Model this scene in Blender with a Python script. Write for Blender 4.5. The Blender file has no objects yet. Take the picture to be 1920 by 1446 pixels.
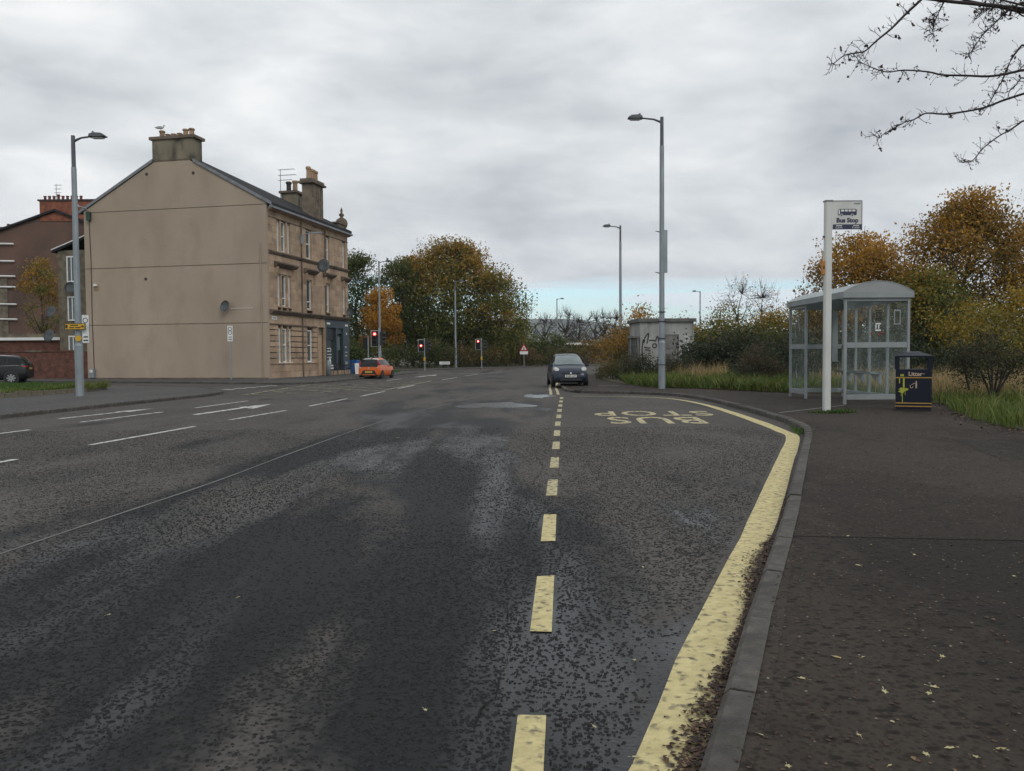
import bpy, bmesh, math, random
import numpy as np
from mathutils import Vector, Matrix
from mathutils.geometry import tessellate_polygon

R = math.radians
PI = math.pi
scene = bpy.context.scene
COL = scene.collection
random.seed(7)
rng = np.random.default_rng(7)

# ------------------------------------------------------------------ camera
cam_data = bpy.data.cameras.new("camera")
cam = bpy.data.objects.new("camera", cam_data)
COL.objects.link(cam)
cam_data.sensor_fit = 'HORIZONTAL'
cam_data.sensor_width = 36.0
cam_data.lens = 36.0 * 1500 / 1920
cam_data.clip_start = 0.05
cam_data.clip_end = 9000
_p, _r = R(2.14), R(0.4)
_F = Vector((0, math.cos(_p), -math.sin(_p)))
_U0 = Vector((0, math.sin(_p), math.cos(_p)))
_R0 = Vector((1, 0, 0))
_Rt = _R0 * math.cos(_r) - _U0 * math.sin(_r)
_U = _U0 * math.cos(_r) + _R0 * math.sin(_r)
_m = Matrix((_Rt, _U, -_F)).transposed().to_4x4()
_m.translation = Vector((0, 0, 1.4))
cam.matrix_world = _m
scene.camera = cam

# ------------------------------------------------------------------ world: sky with an overcast deck that breaks near the horizon
SUN_EL, SUN_AZ = 38.0, 150.0          # azimuth measured clockwise from +Y
world = bpy.data.worlds.new("World")
scene.world = world
world.use_nodes = True
wn, wl = world.node_tree.nodes, world.node_tree.links
wn.clear()


def wnode(t, **kw):
    n = wn.new(t)
    for k, v in kw.items():
        setattr(n, k, v)
    return n


def wmath(op, a, b=None, clamp=False):
    n = wn.new('ShaderNodeMath')
    n.operation = op
    n.use_clamp = clamp
    for i, v in enumerate((a, b)):
        if v is None:
            continue
        if isinstance(v, (int, float)):
            n.inputs[i].default_value = v
        else:
            wl.new(v, n.inputs[i])
    return n.outputs[0]


sky = wnode('ShaderNodeTexSky', sky_type='NISHITA', sun_disc=False)
sky.sun_elevation = R(SUN_EL)
sky.sun_rotation = R(SUN_AZ)
sky.air_density = 1.0
sky.dust_density = 0.6
sky.ozone_density = 1.5
tc = wnode('ShaderNodeTexCoord')
sep = wnode('ShaderNodeSeparateXYZ')
wl.new(tc.outputs['Generated'], sep.inputs[0])
dz = wmath('MAXIMUM', sep.outputs[2], 0.0)
den = wmath('ADD', dz, 0.10)
px_ = wmath('DIVIDE', sep.outputs[0], den)
py_ = wmath('DIVIDE', sep.outputs[1], den)
comb = wnode('ShaderNodeCombineXYZ')
wl.new(px_, comb.inputs[0])
wl.new(py_, comb.inputs[1])


comb2 = wnode('ShaderNodeCombineXYZ')
den2 = wmath('ADD', dz, 0.55)
wl.new(wmath('DIVIDE', sep.outputs[0], den2), comb2.inputs[0])
wl.new(wmath('DIVIDE', sep.outputs[1], den2), comb2.inputs[1])
wl.new(wmath('MULTIPLY', dz, 1.6), comb2.inputs[2])


def wnoise(scale, detail, rough, offs, stretch=(1, 1, 1), distortion=0.0, src=None):
    mp = wnode('ShaderNodeMapping')
    mp.inputs['Location'].default_value = offs
    mp.inputs['Scale'].default_value = stretch
    wl.new((src or comb).outputs[0], mp.inputs['Vector'])
    n = wnode('ShaderNodeTexNoise')
    n.inputs['Scale'].default_value = scale
    n.inputs['Detail'].default_value = detail
    n.inputs['Roughness'].default_value = rough
    n.inputs['Distortion'].default_value = distortion
    wl.new(mp.outputs[0], n.inputs['Vector'])
    return n.outputs['Fac']


n_big = wnoise(1.25, 4, 0.5, (3.1, 1.7, 0), (0.75, 1.0, 1), 0.3, comb2)
n_mid = wnoise(3.3, 8, 0.5, (8.3, 2.2, 0), (0.85, 1.0, 1.2), 0.25, comb2)
n_edge = wnoise(0.8, 5, 0.55, (1.4, 6.1, 0), (0.45, 1.0, 1), 0.2)
n_fine = wnoise(8.0, 6, 0.55, (2.3, 4.2, 1), (0.8, 1.0, 1.5), 0.3, comb2)
mixn = wmath('ADD', wmath('ADD', wmath('MULTIPLY', n_big, 0.32), wmath('MULTIPLY', n_mid, 0.44)), wmath('MULTIPLY', n_fine, 0.24))
ramp = wnode('ShaderNodeValToRGB')
ramp.color_ramp.elements[0].position = 0.33
ramp.color_ramp.elements[0].color = (4.4, 4.7, 5.15, 1)
ramp.color_ramp.elements[1].position = 0.63
ramp.color_ramp.elements[1].color = (10.0, 10.1, 10.15, 1)
e = ramp.color_ramp.elements.new(0.5)
e.color = (7.4, 7.75, 8.05, 1)
wl.new(mixn, ramp.inputs[0])
# the deck ends a few degrees above the horizon, raggedly, with thin bands of cloud in the gap
edge = wmath('ADD', dz, wmath('MULTIPLY', wmath('SUBTRACT', n_edge, 0.5), 0.10))
mrange = wnode('ShaderNodeMapRange', interpolation_type='SMOOTHSTEP')
mrange.inputs['From Min'].default_value = 0.072
mrange.inputs['From Max'].default_value = 0.104
wl.new(edge, mrange.inputs['Value'])
mp2 = wnode('ShaderNodeMapping')
mp2.inputs['Scale'].default_value = (2.2, 2.2, 30)
mp2.inputs['Location'].default_value = (0.3, 0.0, 0.55)
wl.new(tc.outputs['Generated'], mp2.inputs['Vector'])
nb = wnode('ShaderNodeTexNoise')
nb.inputs['Scale'].default_value = 1.3
nb.inputs['Detail'].default_value = 5
nb.inputs['Roughness'].default_value = 0.5
wl.new(mp2.outputs[0], nb.inputs['Vector'])
band = wnode('ShaderNodeMapRange', interpolation_type='SMOOTHSTEP')
band.inputs['From Min'].default_value = 0.45
band.inputs['From Max'].default_value = 0.60
wl.new(nb.outputs['Fac'], band.inputs['Value'])
low = wnode('ShaderNodeMapRange')
low.inputs['From Min'].default_value = 0.0
low.inputs['From Max'].default_value = 0.075
low.inputs['To Min'].default_value = 0.92
low.inputs['To Max'].default_value = 0.05
wl.new(dz, low.inputs['Value'])
gapcloud = wmath('MAXIMUM', wmath('MULTIPLY', band.outputs[0], 0.95), wmath('MULTIPLY', low.outputs[0], 0.8))
cover = wmath('MAXIMUM', mrange.outputs[0], gapcloud, True)
lowcol = wnode('ShaderNodeMixRGB')
lowcol.inputs['Color1'].default_value = (8.6, 9.4, 10.0, 1)
wl.new(ramp.outputs[0], lowcol.inputs['Color2'])
wl.new(mrange.outputs[0], lowcol.inputs['Fac'])
skymul = wnode('ShaderNodeMixRGB', blend_type='MULTIPLY')
skymul.inputs['Fac'].default_value = 1.0
skymul.inputs['Color2'].default_value = (1.35, 1.52, 1.6, 1)
wl.new(sky.outputs[0], skymul.inputs['Color1'])
fin = wnode('ShaderNodeMixRGB')
wl.new(cover, fin.inputs['Fac'])
wl.new(skymul.outputs[0], fin.inputs['Color1'])
wl.new(lowcol.outputs[0], fin.inputs['Color2'])
bg = wnode('ShaderNodeBackground')
bg.inputs['Strength'].default_value = 0.1
wl.new(fin.outputs[0], bg.inputs['Color'])
wo = wnode('ShaderNodeOutputWorld')
wl.new(bg.outputs[0], wo.inputs['Surface'])

# ------------------------------------------------------------------ sun behind thick cloud
sl = bpy.data.lights.new("sun", 'SUN')
sl.energy = 0.95
sl.angle = R(24)
sl.color = (1.0, 0.96, 0.9)
sun = bpy.data.objects.new("sun", sl)
COL.objects.link(sun)
_az, _el = R(SUN_AZ), R(SUN_EL)
_dir = Vector((math.sin(_az) * math.cos(_el), math.cos(_az) * math.cos(_el), math.sin(_el)))
sun.rotation_euler = (-_dir).to_track_quat('-Z', 'Y').to_euler()

vs = scene.view_settings
vs.view_transform = 'Standard'
vs.look = 'None'
vs.exposure = 0.0
vs.gamma = 1.0
vs.use_curve_mapping = False
scene.cycles.max_bounces = 8
scene.cycles.transparent_max_bounces = 16
scene.cycles.caustics_reflective = False
scene.cycles.caustics_refractive = False


# ------------------------------------------------------------------ materials
def new_mat(name):
    m = bpy.data.materials.new(name)
    m.use_nodes = True
    nt = m.node_tree
    return m, nt.nodes, nt.links, nt.nodes['Principled BSDF']


def pm(name, c, c2=None, scale=4.0, rough=0.7, rough2=None, metal=0.0, bump=0.0, bscale=None, detail=4, stretch=None,
       vary=0.0, lo=0.35, hi=0.65, spec=0.5, coat=0.0, c3=None, scale3=1.0, lo3=0.5, hi3=0.7):
    """plain procedural material: two (or three) colours through noise, optional bump and per-object variation"""
    m, N, L, b = new_mat(name)
    b.inputs['Metallic'].default_value = metal
    b.inputs['Roughness'].default_value = rough
    b.inputs['Specular IOR Level'].default_value = spec
    if coat:
        b.inputs['Coat Weight'].default_value = coat
        b.inputs['Coat Roughness'].default_value = 0.06
    t = N.new('ShaderNodeTexCoord')
    mp = N.new('ShaderNodeMapping')
    if stretch:
        mp.inputs['Scale'].default_value = stretch
    L.new(t.outputs['Object'], mp.inputs['Vector'])
    vec = mp.outputs[0]
    c2 = c2 or tuple(min(1, v * 0.8) for v in c)
    n = N.new('ShaderNodeTexNoise')
    n.inputs['Scale'].default_value = scale
    n.inputs['Detail'].default_value = detail
    L.new(vec, n.inputs['Vector'])
    r = N.new('ShaderNodeValToRGB')
    r.color_ramp.elements[0].position = lo
    r.color_ramp.elements[1].position = hi
    r.color_ramp.elements[0].color = (*c2, 1)
    r.color_ramp.elements[1].color = (*c, 1)
    L.new(n.outputs['Fac'], r.inputs[0])
    out = r.outputs[0]
    if c3:
        n3 = N.new('ShaderNodeTexNoise')
        n3.inputs['Scale'].default_value = scale3
        n3.inputs['Detail'].default_value = 5
        L.new(vec, n3.inputs['Vector'])
        mr = N.new('ShaderNodeMapRange')
        mr.inputs['From Min'].default_value = lo3
        mr.inputs['From Max'].default_value = hi3
        L.new(n3.outputs['Fac'], mr.inputs['Value'])
        mx = N.new('ShaderNodeMixRGB')
        L.new(mr.outputs[0], mx.inputs['Fac'])
        L.new(out, mx.inputs['Color1'])
        mx.inputs['Color2'].default_value = (*c3, 1)
        out = mx.outputs[0]
    if vary:
        oi = N.new('ShaderNodeObjectInfo')
        h = N.new('ShaderNodeHueSaturation')
        mr = N.new('ShaderNodeMapRange')
        mr.inputs['To Min'].default_value = 1 - vary
        mr.inputs['To Max'].default_value = 1 + vary
        L.new(oi.outputs['Random'], mr.inputs['Value'])
        L.new(mr.outputs[0], h.inputs['Value'])
        L.new(out, h.inputs['Color'])
        out = h.outputs[0]
    L.new(out, b.inputs['Base Color'])
    if rough2 is not None:
        mr = N.new('ShaderNodeMapRange')
        mr.inputs['To Min'].default_value = rough2
        mr.inputs['To Max'].default_value = rough
        L.new(n.outputs['Fac'], mr.inputs['Value'])
        L.new(mr.outputs[0], b.inputs['Roughness'])
    if bump:
        nb_ = N.new('ShaderNodeTexNoise')
        nb_.inputs['Scale'].default_value = bscale or scale * 6
        nb_.inputs['Detail'].default_value = 3
        L.new(vec, nb_.inputs['Vector'])
        bp = N.new('ShaderNodeBump')
        bp.inputs['Strength'].default_value = bump
        bp.inputs['Distance'].default_value = 0.02
        L.new(nb_.outputs['Fac'], bp.inputs['Height'])
        L.new(bp.outputs[0], b.inputs['Normal'])
    return m


def leafmat(name, stops, rough=0.6, trans=0.33):
    """foliage: colour picked per leaf through the mesh attribute 'rnd'"""
    m, N, L, b = new_mat(name)
    a = N.new('ShaderNodeAttribute')
    a.attribute_name = 'rnd'
    r = N.new('ShaderNodeValToRGB')
    els = r.color_ramp.elements
    els[0].position, els[0].color = stops[0][0], (*stops[0][1], 1)
    els[1].position, els[1].color = stops[-1][0], (*stops[-1][1], 1)
    for p, c in stops[1:-1]:
        q = els.new(p)
        q.color = (*c, 1)
    L.new(a.outputs['Fac'], r.inputs[0])
    L.new(r.outputs[0], b.inputs['Base Color'])
    b.inputs['Roughness'].default_value = rough
    b.inputs['Specular IOR Level'].default_value = 0.3
    tr = N.new('ShaderNodeBsdfTranslucent')
    L.new(r.outputs[0], tr.inputs['Color'])
    mx = N.new('ShaderNodeMixShader')
    mx.inputs[0].default_value = trans
    out = N['Material Output']
    L.new(b.outputs[0], mx.inputs[1])
    L.new(tr.outputs[0], mx.inputs[2])
    L.new(mx.outputs[0], out.inputs['Surface'])
    return m


def glassmat(name, tint=(0.9, 0.95, 0.95), mixf=0.82, rough=0.03):
    """thin flat pane: mostly see-through, with fresnel reflection and a little dirt"""
    m, N, L, b = new_mat(name)
    tr = N.new('ShaderNodeBsdfTransparent')
    tr.inputs[0].default_value = (*tint, 1)
    b.inputs['Base Color'].default_value = (0.55, 0.6, 0.6, 1)
    b.inputs['Roughness'].default_value = rough
    t = N.new('ShaderNodeTexCoord')
    n = N.new('ShaderNodeTexNoise')
    n.inputs['Scale'].default_value = 3.5
    n.inputs['Detail'].default_value = 6
    L.new(t.outputs['Object'], n.inputs['Vector'])
    mr = N.new('ShaderNodeMapRange')
    mr.inputs['From Min'].default_value = 0.35
    mr.inputs['From Max'].default_value = 0.75
    mr.inputs['To Min'].default_value = mixf + 0.02
    mr.inputs['To Max'].default_value = mixf - 0.05
    L.new(n.outputs['Fac'], mr.inputs['Value'])
    mx = N.new('ShaderNodeMixShader')
    L.new(mr.outputs[0], mx.inputs[0])
    L.new(b.outputs[0], mx.inputs[1])
    L.new(tr.outputs[0], mx.inputs[2])
    L.new(mx.outputs[0], N['Material Output'].inputs['Surface'])
    return m


def asphalt(name, dry, dry2, wet, wetness, specks=0.0, flecks=0.85):
    """road surface in world metres: grain, patches and damp streaks that follow the traffic"""
    m, N, L, b = new_mat(name)
    t = N.new('ShaderNodeTexCoord')
    P = t.outputs['Object']

    def noise(scale, detail, stretch=(1, 1, 1), off=(0, 0, 0), rough=0.55):
        mp = N.new('ShaderNodeMapping')
        mp.inputs['Scale'].default_value = stretch
        mp.inputs['Location'].default_value = off
        mp.inputs['Rotation'].default_value = (0, 0, R(6))
        L.new(P, mp.inputs['Vector'])
        n = N.new('ShaderNodeTexNoise')
        n.inputs['Scale'].default_value = scale
        n.inputs['Detail'].default_value = detail
        n.inputs['Roughness'].default_value = rough
        L.new(mp.outputs[0], n.inputs['Vector'])
        return n.outputs['Fac']

    def mth(op, a, bb, clamp=False):
        n = N.new('ShaderNodeMath')
        n.operation = op
        n.use_clamp = clamp
        for i, v in enumerate((a, bb)):
            if isinstance(v, (int, float)):
                n.inputs[i].default_value = v
            else:
                L.new(v, n.inputs[i])
        return n.outputs[0]

    def mrng(v, a, bb, c=0.0, d=1.0, smooth=True):
        n = N.new('ShaderNodeMapRange')
        if smooth:
            n.interpolation_type = 'SMOOTHSTEP'
        n.inputs['From Min'].default_value = a
        n.inputs['From Max'].default_value = bb
        n.inputs['To Min'].default_value = c
        n.inputs['To Max'].default_value = d
        L.new(v, n.inputs['Value'])
        return n.outputs[0]

    def mix(f, a, bb):
        n = N.new('ShaderNodeMixRGB')
        if isinstance(f, (int, float)):
            n.inputs[0].default_value = f
        else:
            L.new(f, n.inputs[0])
        for i, v in ((1, a), (2, bb)):
            if isinstance(v, tuple):
                n.inputs[i].default_value = (*v, 1)
            else:
                L.new(v, n.inputs[i])
        return n.outputs[0]

    big = noise(0.5, 3, (1.0, 0.35, 1), (2, 5, 0))
    fine = noise(38, 3)
    mid = noise(5, 4, (1, 0.6, 1))
    vor = N.new('ShaderNodeTexVoronoi')
    vor.inputs['Scale'].default_value = 42
    L.new(P, vor.inputs['Vector'])
    cellr = N.new('ShaderNodeSeparateColor')
    L.new(vor.outputs['Color'], cellr.inputs[0])
    chip = mth('MULTIPLY', mrng(vor.outputs['Distance'], 0.55, 0.3), mrng(cellr.outputs[0], 0.35, 0.45))
    col = mix(mrng(mth('ADD', mth('MULTIPLY', big, 0.6), mth('MULTIPLY', mid, 0.4)), 0.4, 0.6), dry2, dry)
    col = mix(mrng(fine, 0.3, 0.75, 0.0, 0.45), col, tuple(v * 0.45 for v in dry))
    col = mix(mth('MULTIPLY', chip, 0.55), col, tuple(v * 0.35 for v in dry))
    v3 = N.new('ShaderNodeTexVoronoi')
    v3.inputs['Scale'].default_value = 15
    mp3 = N.new('ShaderNodeMapping')
    mp3.inputs['Scale'].default_value = (0.8, 1.25, 1)
    L.new(P, mp3.inputs['Vector'])
    L.new(mp3.outputs[0], v3.inputs['Vector'])
    s3 = N.new('ShaderNodeSeparateColor')
    L.new(v3.outputs['Color'], s3.inputs[0])
    fleck = mth('MULTIPLY', mrng(v3.outputs['Distance'], 0.40, 0.22), mrng(mth('ADD', s3.outputs[0], mth('MULTIPLY', mid, 0.7)), 0.62, 0.72))
    col = mix(mth('MULTIPLY', fleck, flecks), col, tuple(v * 0.22 for v in dry))
    if specks:
        v2 = N.new('ShaderNodeTexVoronoi')
        v2.inputs['Scale'].default_value = 30
        L.new(P, v2.inputs['Vector'])
        s2 = N.new('ShaderNodeSeparateColor')
        L.new(v2.outputs['Color'], s2.inputs[0])
        sp = mth('MULTIPLY', mrng(v2.outputs['Distance'], 0.22, 0.12), mrng(s2.outputs[1], 0.90, 0.93))
        col = mix(mth('MULTIPLY', sp, specks), col, (0.3, 0.27, 0.22))
    rough = 0.82
    if wetness > 0:
        sx = N.new('ShaderNodeSeparateXYZ')
        L.new(P, sx.inputs[0])
        w = noise(0.75, 6, (1.0, 0.27, 1), (7.3, 1.2, 0), 0.52)
        lane = mth('MULTIPLY', mrng(sx.outputs[0], -4.4, -3.2), mrng(sx.outputs[0], 0.9, -0.3))
        near = mrng(sx.outputs[1], 30, 9, 0.25, 1.0)
        bias = mth('MULTIPLY', mth('MULTIPLY', lane, near), 0.24 * wetness)
        corner = mth('MULTIPLY', mrng(sx.outputs[1], 7.5, 2.8), 0.19 * wetness)
        wet_f = mrng(mth('ADD', mth('ADD', w, mth('MULTIPLY', mth('SUBTRACT', mid, 0.5), 0.22)), mth('MAXIMUM', bias, corner)), 0.545, 0.70)
        w2 = noise(0.8, 7, (1.0, 0.20, 1), (3.1, 8.4, 0), 0.55)
        film = mth('MULTIPLY', mth('MULTIPLY', wet_f, mrng(w2, 0.47, 0.63)), mrng(sx.outputs[1], 19, 9, 0.35, 1.0))
        col = mix(wet_f, col, wet)
        r1 = mth('SUBTRACT', 0.86, mth('MULTIPLY', wet_f, 0.34))
        rough = mth('SUBTRACT', r1, mth('MULTIPLY', film, 0.27))
        L.new(rough, b.inputs['Roughness'])
        bs = mth('SUBTRACT', 0.7, mth('MULTIPLY', film, 0.5))
    else:
        b.inputs['Roughness'].default_value = rough
        bs = 0.6
    L.new(col, b.inputs['Base Color'])
    h = mth('ADD', mth('MULTIPLY', fine, 0.5), mth('MULTIPLY', chip, 0.6))
    bp = N.new('ShaderNodeBump')
    bp.inputs['Distance'].default_value = 0.008
    if isinstance(bs, float):
        bp.inputs['Strength'].default_value = bs
    else:
        L.new(bs, bp.inputs['Strength'])
    L.new(h, bp.inputs['Height'])
    L.new(bp.outputs[0], b.inputs['Normal'])
    if wetness > 0:
        L.new(mth('ADD', mth('SUBTRACT', 0.13, mth('MULTIPLY', wet_f, 0.07)), mth('MULTIPLY', film, 0.20)), b.inputs['Specular IOR Level'])
    else:
        b.inputs['Specular IOR Level'].default_value = 0.12
    return m


def brickmat(name, c1, c2, mortar, scale, bw=0.22, bh=0.075):
    m, N, L, b = new_mat(name)
    t = N.new('ShaderNodeTexCoord')
    mp = N.new('ShaderNodeMapping')
    mp.inputs['Rotation'].default_value = (R(90), 0, 0)
    L.new(t.outputs['Object'], mp.inputs['Vector'])
    br = N.new('ShaderNodeTexBrick')
    br.inputs['Color1'].default_value = (*c1, 1)
    br.inputs['Color2'].default_value = (*c2, 1)
    br.inputs['Mortar'].default_value = (*mortar, 1)
    br.inputs['Scale'].default_value = scale
    br.inputs['Brick Width'].default_value = bw
    br.inputs['Row Height'].default_value = bh
    br.inputs['Mortar Size'].default_value = 0.008
    L.new(mp.outputs[0], br.inputs['Vector'])
    n = N.new('ShaderNodeTexNoise')
    n.inputs['Scale'].default_value = 2.5
    n.inputs['Detail'].default_value = 6
    L.new(t.outputs['Object'], n.inputs['Vector'])
    mx = N.new('ShaderNodeMixRGB')
    mx.blend_type = 'MULTIPLY'
    mx.inputs[0].default_value = 0.8
    L.new(br.outputs['Color'], mx.inputs[1])
    r = N.new('ShaderNodeValToRGB')
    r.color_ramp.elements[0].position = 0.3
    r.color_ramp.elements[0].color = (0.35, 0.33, 0.32, 1)
    r.color_ramp.elements[1].position = 0.65
    r.color_ramp.elements[1].color = (1.1, 1.05, 1.0, 1)
    L.new(n.outputs['Fac'], r.inputs[0])
    L.new(r.outputs[0], mx.inputs[2])
    L.new(mx.outputs[0], b.inputs['Base Color'])
    b.inputs['Roughness'].default_value = 0.85
    return m


def emit(name, c, s):
    m, N, L, b = new_mat(name)
    b.inputs['Base Color'].default_value = (*c, 1)
    b.inputs['Emission Color'].default_value = (*c, 1)
    b.inputs['Emission Strength'].default_value = s
    return m


M = {}
M['road'] = asphalt('road_asphalt', (0.125, 0.115, 0.104), (0.092, 0.086, 0.080), (0.0215, 0.0225, 0.024), 1.0)
M['pave'] = asphalt('pavement_asphalt', (0.064, 0.052, 0.043), (0.038, 0.031, 0.026), (0.03, 0.03, 0.03), 0.0, specks=1.0, flecks=0.6)
M['pave_far'] = asphalt('pavement_grey', (0.12, 0.115, 0.11), (0.095, 0.092, 0.09), (0.03, 0.03, 0.03), 0.0)
M['chips'] = pm('chippings', (0.042, 0.041, 0.041), (0.012, 0.012, 0.013), scale=60, spec=0.12, rough=0.7, lo=0.3, hi=0.7)
M['kerb'] = pm('kerb_concrete', (0.105, 0.092, 0.080), (0.05, 0.045, 0.04), scale=9, rough=0.85, bump=0.5, bscale=90, vary=0.18,
               c3=(0.035, 0.04, 0.025), scale3=6.0, lo3=0.56, hi3=0.8)
M['yellow'] = pm('yellow_line_paint', (0.64, 0.545, 0.27), (0.50, 0.42, 0.20), scale=11, rough=0.7, bump=0.7, bscale=45,
                 c3=(0.13, 0.115, 0.075), scale3=20, lo3=0.53, hi3=0.70, detail=8)
M['yellow_worn'] = pm('worn_yellow_paint', (0.56, 0.48, 0.26), (0.40, 0.35, 0.2), scale=10, rough=0.7, bump=0.4, bscale=60,
                      c3=(0.09, 0.085, 0.08), scale3=16, lo3=0.52, hi3=0.62)
M['white_line'] = pm('white_line_paint', (0.62, 0.62, 0.58), (0.45, 0.45, 0.42), scale=6, rough=0.7,
                     c3=(0.12, 0.12, 0.115), scale3=5, lo3=0.50, hi3=0.64)
M['box_worn'] = pm('worn_box_paint', (0.42, 0.37, 0.22), (0.30, 0.27, 0.17), scale=4, rough=0.75, c3=(0.10, 0.095, 0.09), scale3=3.5, lo3=0.42, hi3=0.56)
M['pave_new'] = asphalt('resurfaced_pavement', (0.056, 0.046, 0.038), (0.031, 0.026, 0.022), (0.03, 0.03, 0.03), 0.0, specks=0.8, flecks=0.7)
M['seam'] = pm('tar_seam', (0.16, 0.155, 0.15), (0.11, 0.105, 0.1), scale=3, rough=0.6)
M['crack'] = pm('tar_crack', (0.016, 0.016, 0.016), (0.03, 0.029, 0.028), scale=5, rough=0.9, spec=0.04)
M['puddle'] = pm('puddle_water', (0.03, 0.033, 0.036), (0.02, 0.022, 0.025), scale=2, rough=0.3, rough2=0.2, spec=1.0)
M['ground'] = pm('rough_ground', (0.055, 0.06, 0.025), (0.07, 0.055, 0.03), scale=0.3, rough=0.95)
M['soil'] = pm('verge_soil', (0.05, 0.055, 0.02), (0.06, 0.045, 0.025), scale=1.5, rough=0.95, bump=0.5)
M['lawn'] = pm('mown_lawn', (0.075, 0.155, 0.018), (0.05, 0.115, 0.014), scale=3, rough=0.9, bump=0.6, bscale=40)
M['hill'] = pm('moorland', (0.15, 0.15, 0.085), (0.05, 0.052, 0.04), scale=0.006, rough=1.0, spec=0.0)
# building
M['render'] = pm('roughcast_render', (0.415, 0.332, 0.258), (0.33, 0.263, 0.205), scale=0.3, rough=0.95, bump=0.8, bscale=24, stretch=(1, 1, 0.55),
                 lo=0.3, hi=0.7, detail=9, c3=(0.305, 0.24, 0.183), scale3=0.9, lo3=0.48, hi3=0.9)
M['render_line'] = pm('render_joint', (0.10, 0.08, 0.06), (0.14, 0.11, 0.08), scale=2, rough=0.95)
M['stone'] = pm('sandstone', (0.43, 0.31, 0.215), (0.33, 0.235, 0.16), scale=1.6, rough=0.9, bump=0.3, bscale=30, vary=0.16,
                c3=(0.22, 0.17, 0.125), scale3=0.9, lo3=0.56, hi3=0.75)
M['stone_dark'] = pm('weathered_stone', (0.075, 0.06, 0.048), (0.17, 0.13, 0.10), scale=1.3, rough=0.95, lo=0.4, hi=0.7)
M['stone_chim'] = pm('chimney_stone', (0.235, 0.19, 0.14), (0.12, 0.10, 0.08), scale=2.0, rough=0.95, vary=0.12)
M['chim_render'] = pm('stained_render', (0.25, 0.215, 0.155), (0.15, 0.13, 0.095), scale=1.2, rough=0.95, stretch=(1, 1, 0.4),
                      c3=(0.028, 0.026, 0.022), scale3=1.4, lo3=0.52, hi3=0.68)
M['slate'] = pm('roof_slate', (0.034, 0.034, 0.037), (0.018, 0.019, 0.02), scale=5, rough=0.85, vary=0.2, spec=0.15)
M['lead'] = pm('lead_flashing', (0.22, 0.23, 0.25), (0.15, 0.16, 0.18), scale=3, rough=0.6)
M['moss'] = pm('mossy_slate', (0.045, 0.05, 0.025), (0.03, 0.03, 0.028), scale=4, rough=0.95)
M['pot'] = pm('chimney_pot_clay', (0.42, 0.28, 0.17), (0.28, 0.19, 0.13), scale=4, rough=0.85, vary=0.2)
M['pot_dark'] = pm('sooty_pot', (0.035, 0.03, 0.032), (0.06, 0.045, 0.04), scale=4, rough=0.8)
M['pot_red'] = pm('red_pot', (0.20, 0.055, 0.04), (0.13, 0.04, 0.035), scale=4, rough=0.85)
M['upvc'] = pm('white_window_frame', (0.78, 0.78, 0.76), (0.68, 0.68, 0.66), scale=2, rough=0.45)
M['pane'] = pm('dark_window_glass', (0.035, 0.045, 0.05), (0.07, 0.085, 0.085), scale=0.8, rough=0.06, spec=0.7)
M['curtain_pane'] = pm('pane_with_blind', (0.20, 0.235, 0.225), (0.10, 0.125, 0.125), scale=0.9, rough=0.1, spec=0.6)
M['shop'] = pm('slate_blue_paint', (0.040, 0.058, 0.072), (0.032, 0.046, 0.058), scale=2, rough=0.5)
M['shop_dark'] = pm('dark_shutter', (0.028, 0.032, 0.038), (0.02, 0.023, 0.028), scale=2, rough=0.5)
M['black'] = pm('black_paint', (0.012, 0.012, 0.014), (0.02, 0.02, 0.02), scale=3, rough=0.45)
M['white'] = pm('white_sign_paint', (0.75, 0.76, 0.74), (0.62, 0.63, 0.62), scale=2.5, rough=0.45)
M['grey_sign'] = pm('grey_sign_back', (0.22, 0.23, 0.24), (0.18, 0.19, 0.2), scale=3, rough=0.5)
M['rust_render'] = pm('red_brown_render', (0.15, 0.088, 0.066), (0.098, 0.062, 0.05), scale=0.35, rough=0.95, detail=7,
                      c3=(0.05, 0.036, 0.033), scale3=0.22, lo3=0.52, hi3=0.7)
M['brick_chim'] = brickmat('red_brick_chimney', (0.30, 0.085, 0.04), (0.24, 0.07, 0.035), (0.2, 0.12, 0.09), 1.0)
M['brick_wall'] = brickmat('red_brick_wall', (0.19, 0.062, 0.038), (0.115, 0.043, 0.03), (0.09, 0.07, 0.055), 1.0)
M['rubble'] = pm('rubble_stone', (0.19, 0.16, 0.115), (0.10, 0.085, 0.062), scale=2.5, rough=0.95, bump=0.6, bscale=8)
M['galv'] = pm('galvanised_steel', (0.30, 0.335, 0.36), (0.23, 0.26, 0.285), scale=5, rough=0.5, metal=0.35, stretch=(1, 1, 0.3))
M['galv_dark'] = pm('dull_galvanised', (0.115, 0.12, 0.135), (0.085, 0.09, 0.10), scale=5, rough=0.5, metal=0.3)
M['lamp_glass'] = pm('lamp_lens', (0.35, 0.37, 0.38), (0.28, 0.3, 0.31), scale=4, rough=0.2)
M['alu'] = pm('shelter_grey_paint', (0.27, 0.29, 0.30), (0.22, 0.24, 0.25), scale=2.5, rough=0.45)
M['roof_grey'] = pm('shelter_roof', (0.29, 0.30, 0.305), (0.25, 0.26, 0.265), scale=2.0, rough=0.5)
M['polyc'] = glassmat('polycarbonate_pane', (0.96, 0.98, 0.975), 0.96, 0.05)
M['polyc_roof'] = glassmat('roof_sheet', (0.75, 0.8, 0.8), 0.5, 0.3)
M['pole_white'] = pm('off_white_pole', (0.63, 0.64, 0.61), (0.52, 0.53, 0.51), scale=2.0, rough=0.45, stretch=(1, 1, 0.5))
M['navy'] = pm('navy_print', (0.015, 0.018, 0.06), (0.02, 0.024, 0.07), scale=3, rough=0.4)
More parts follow.
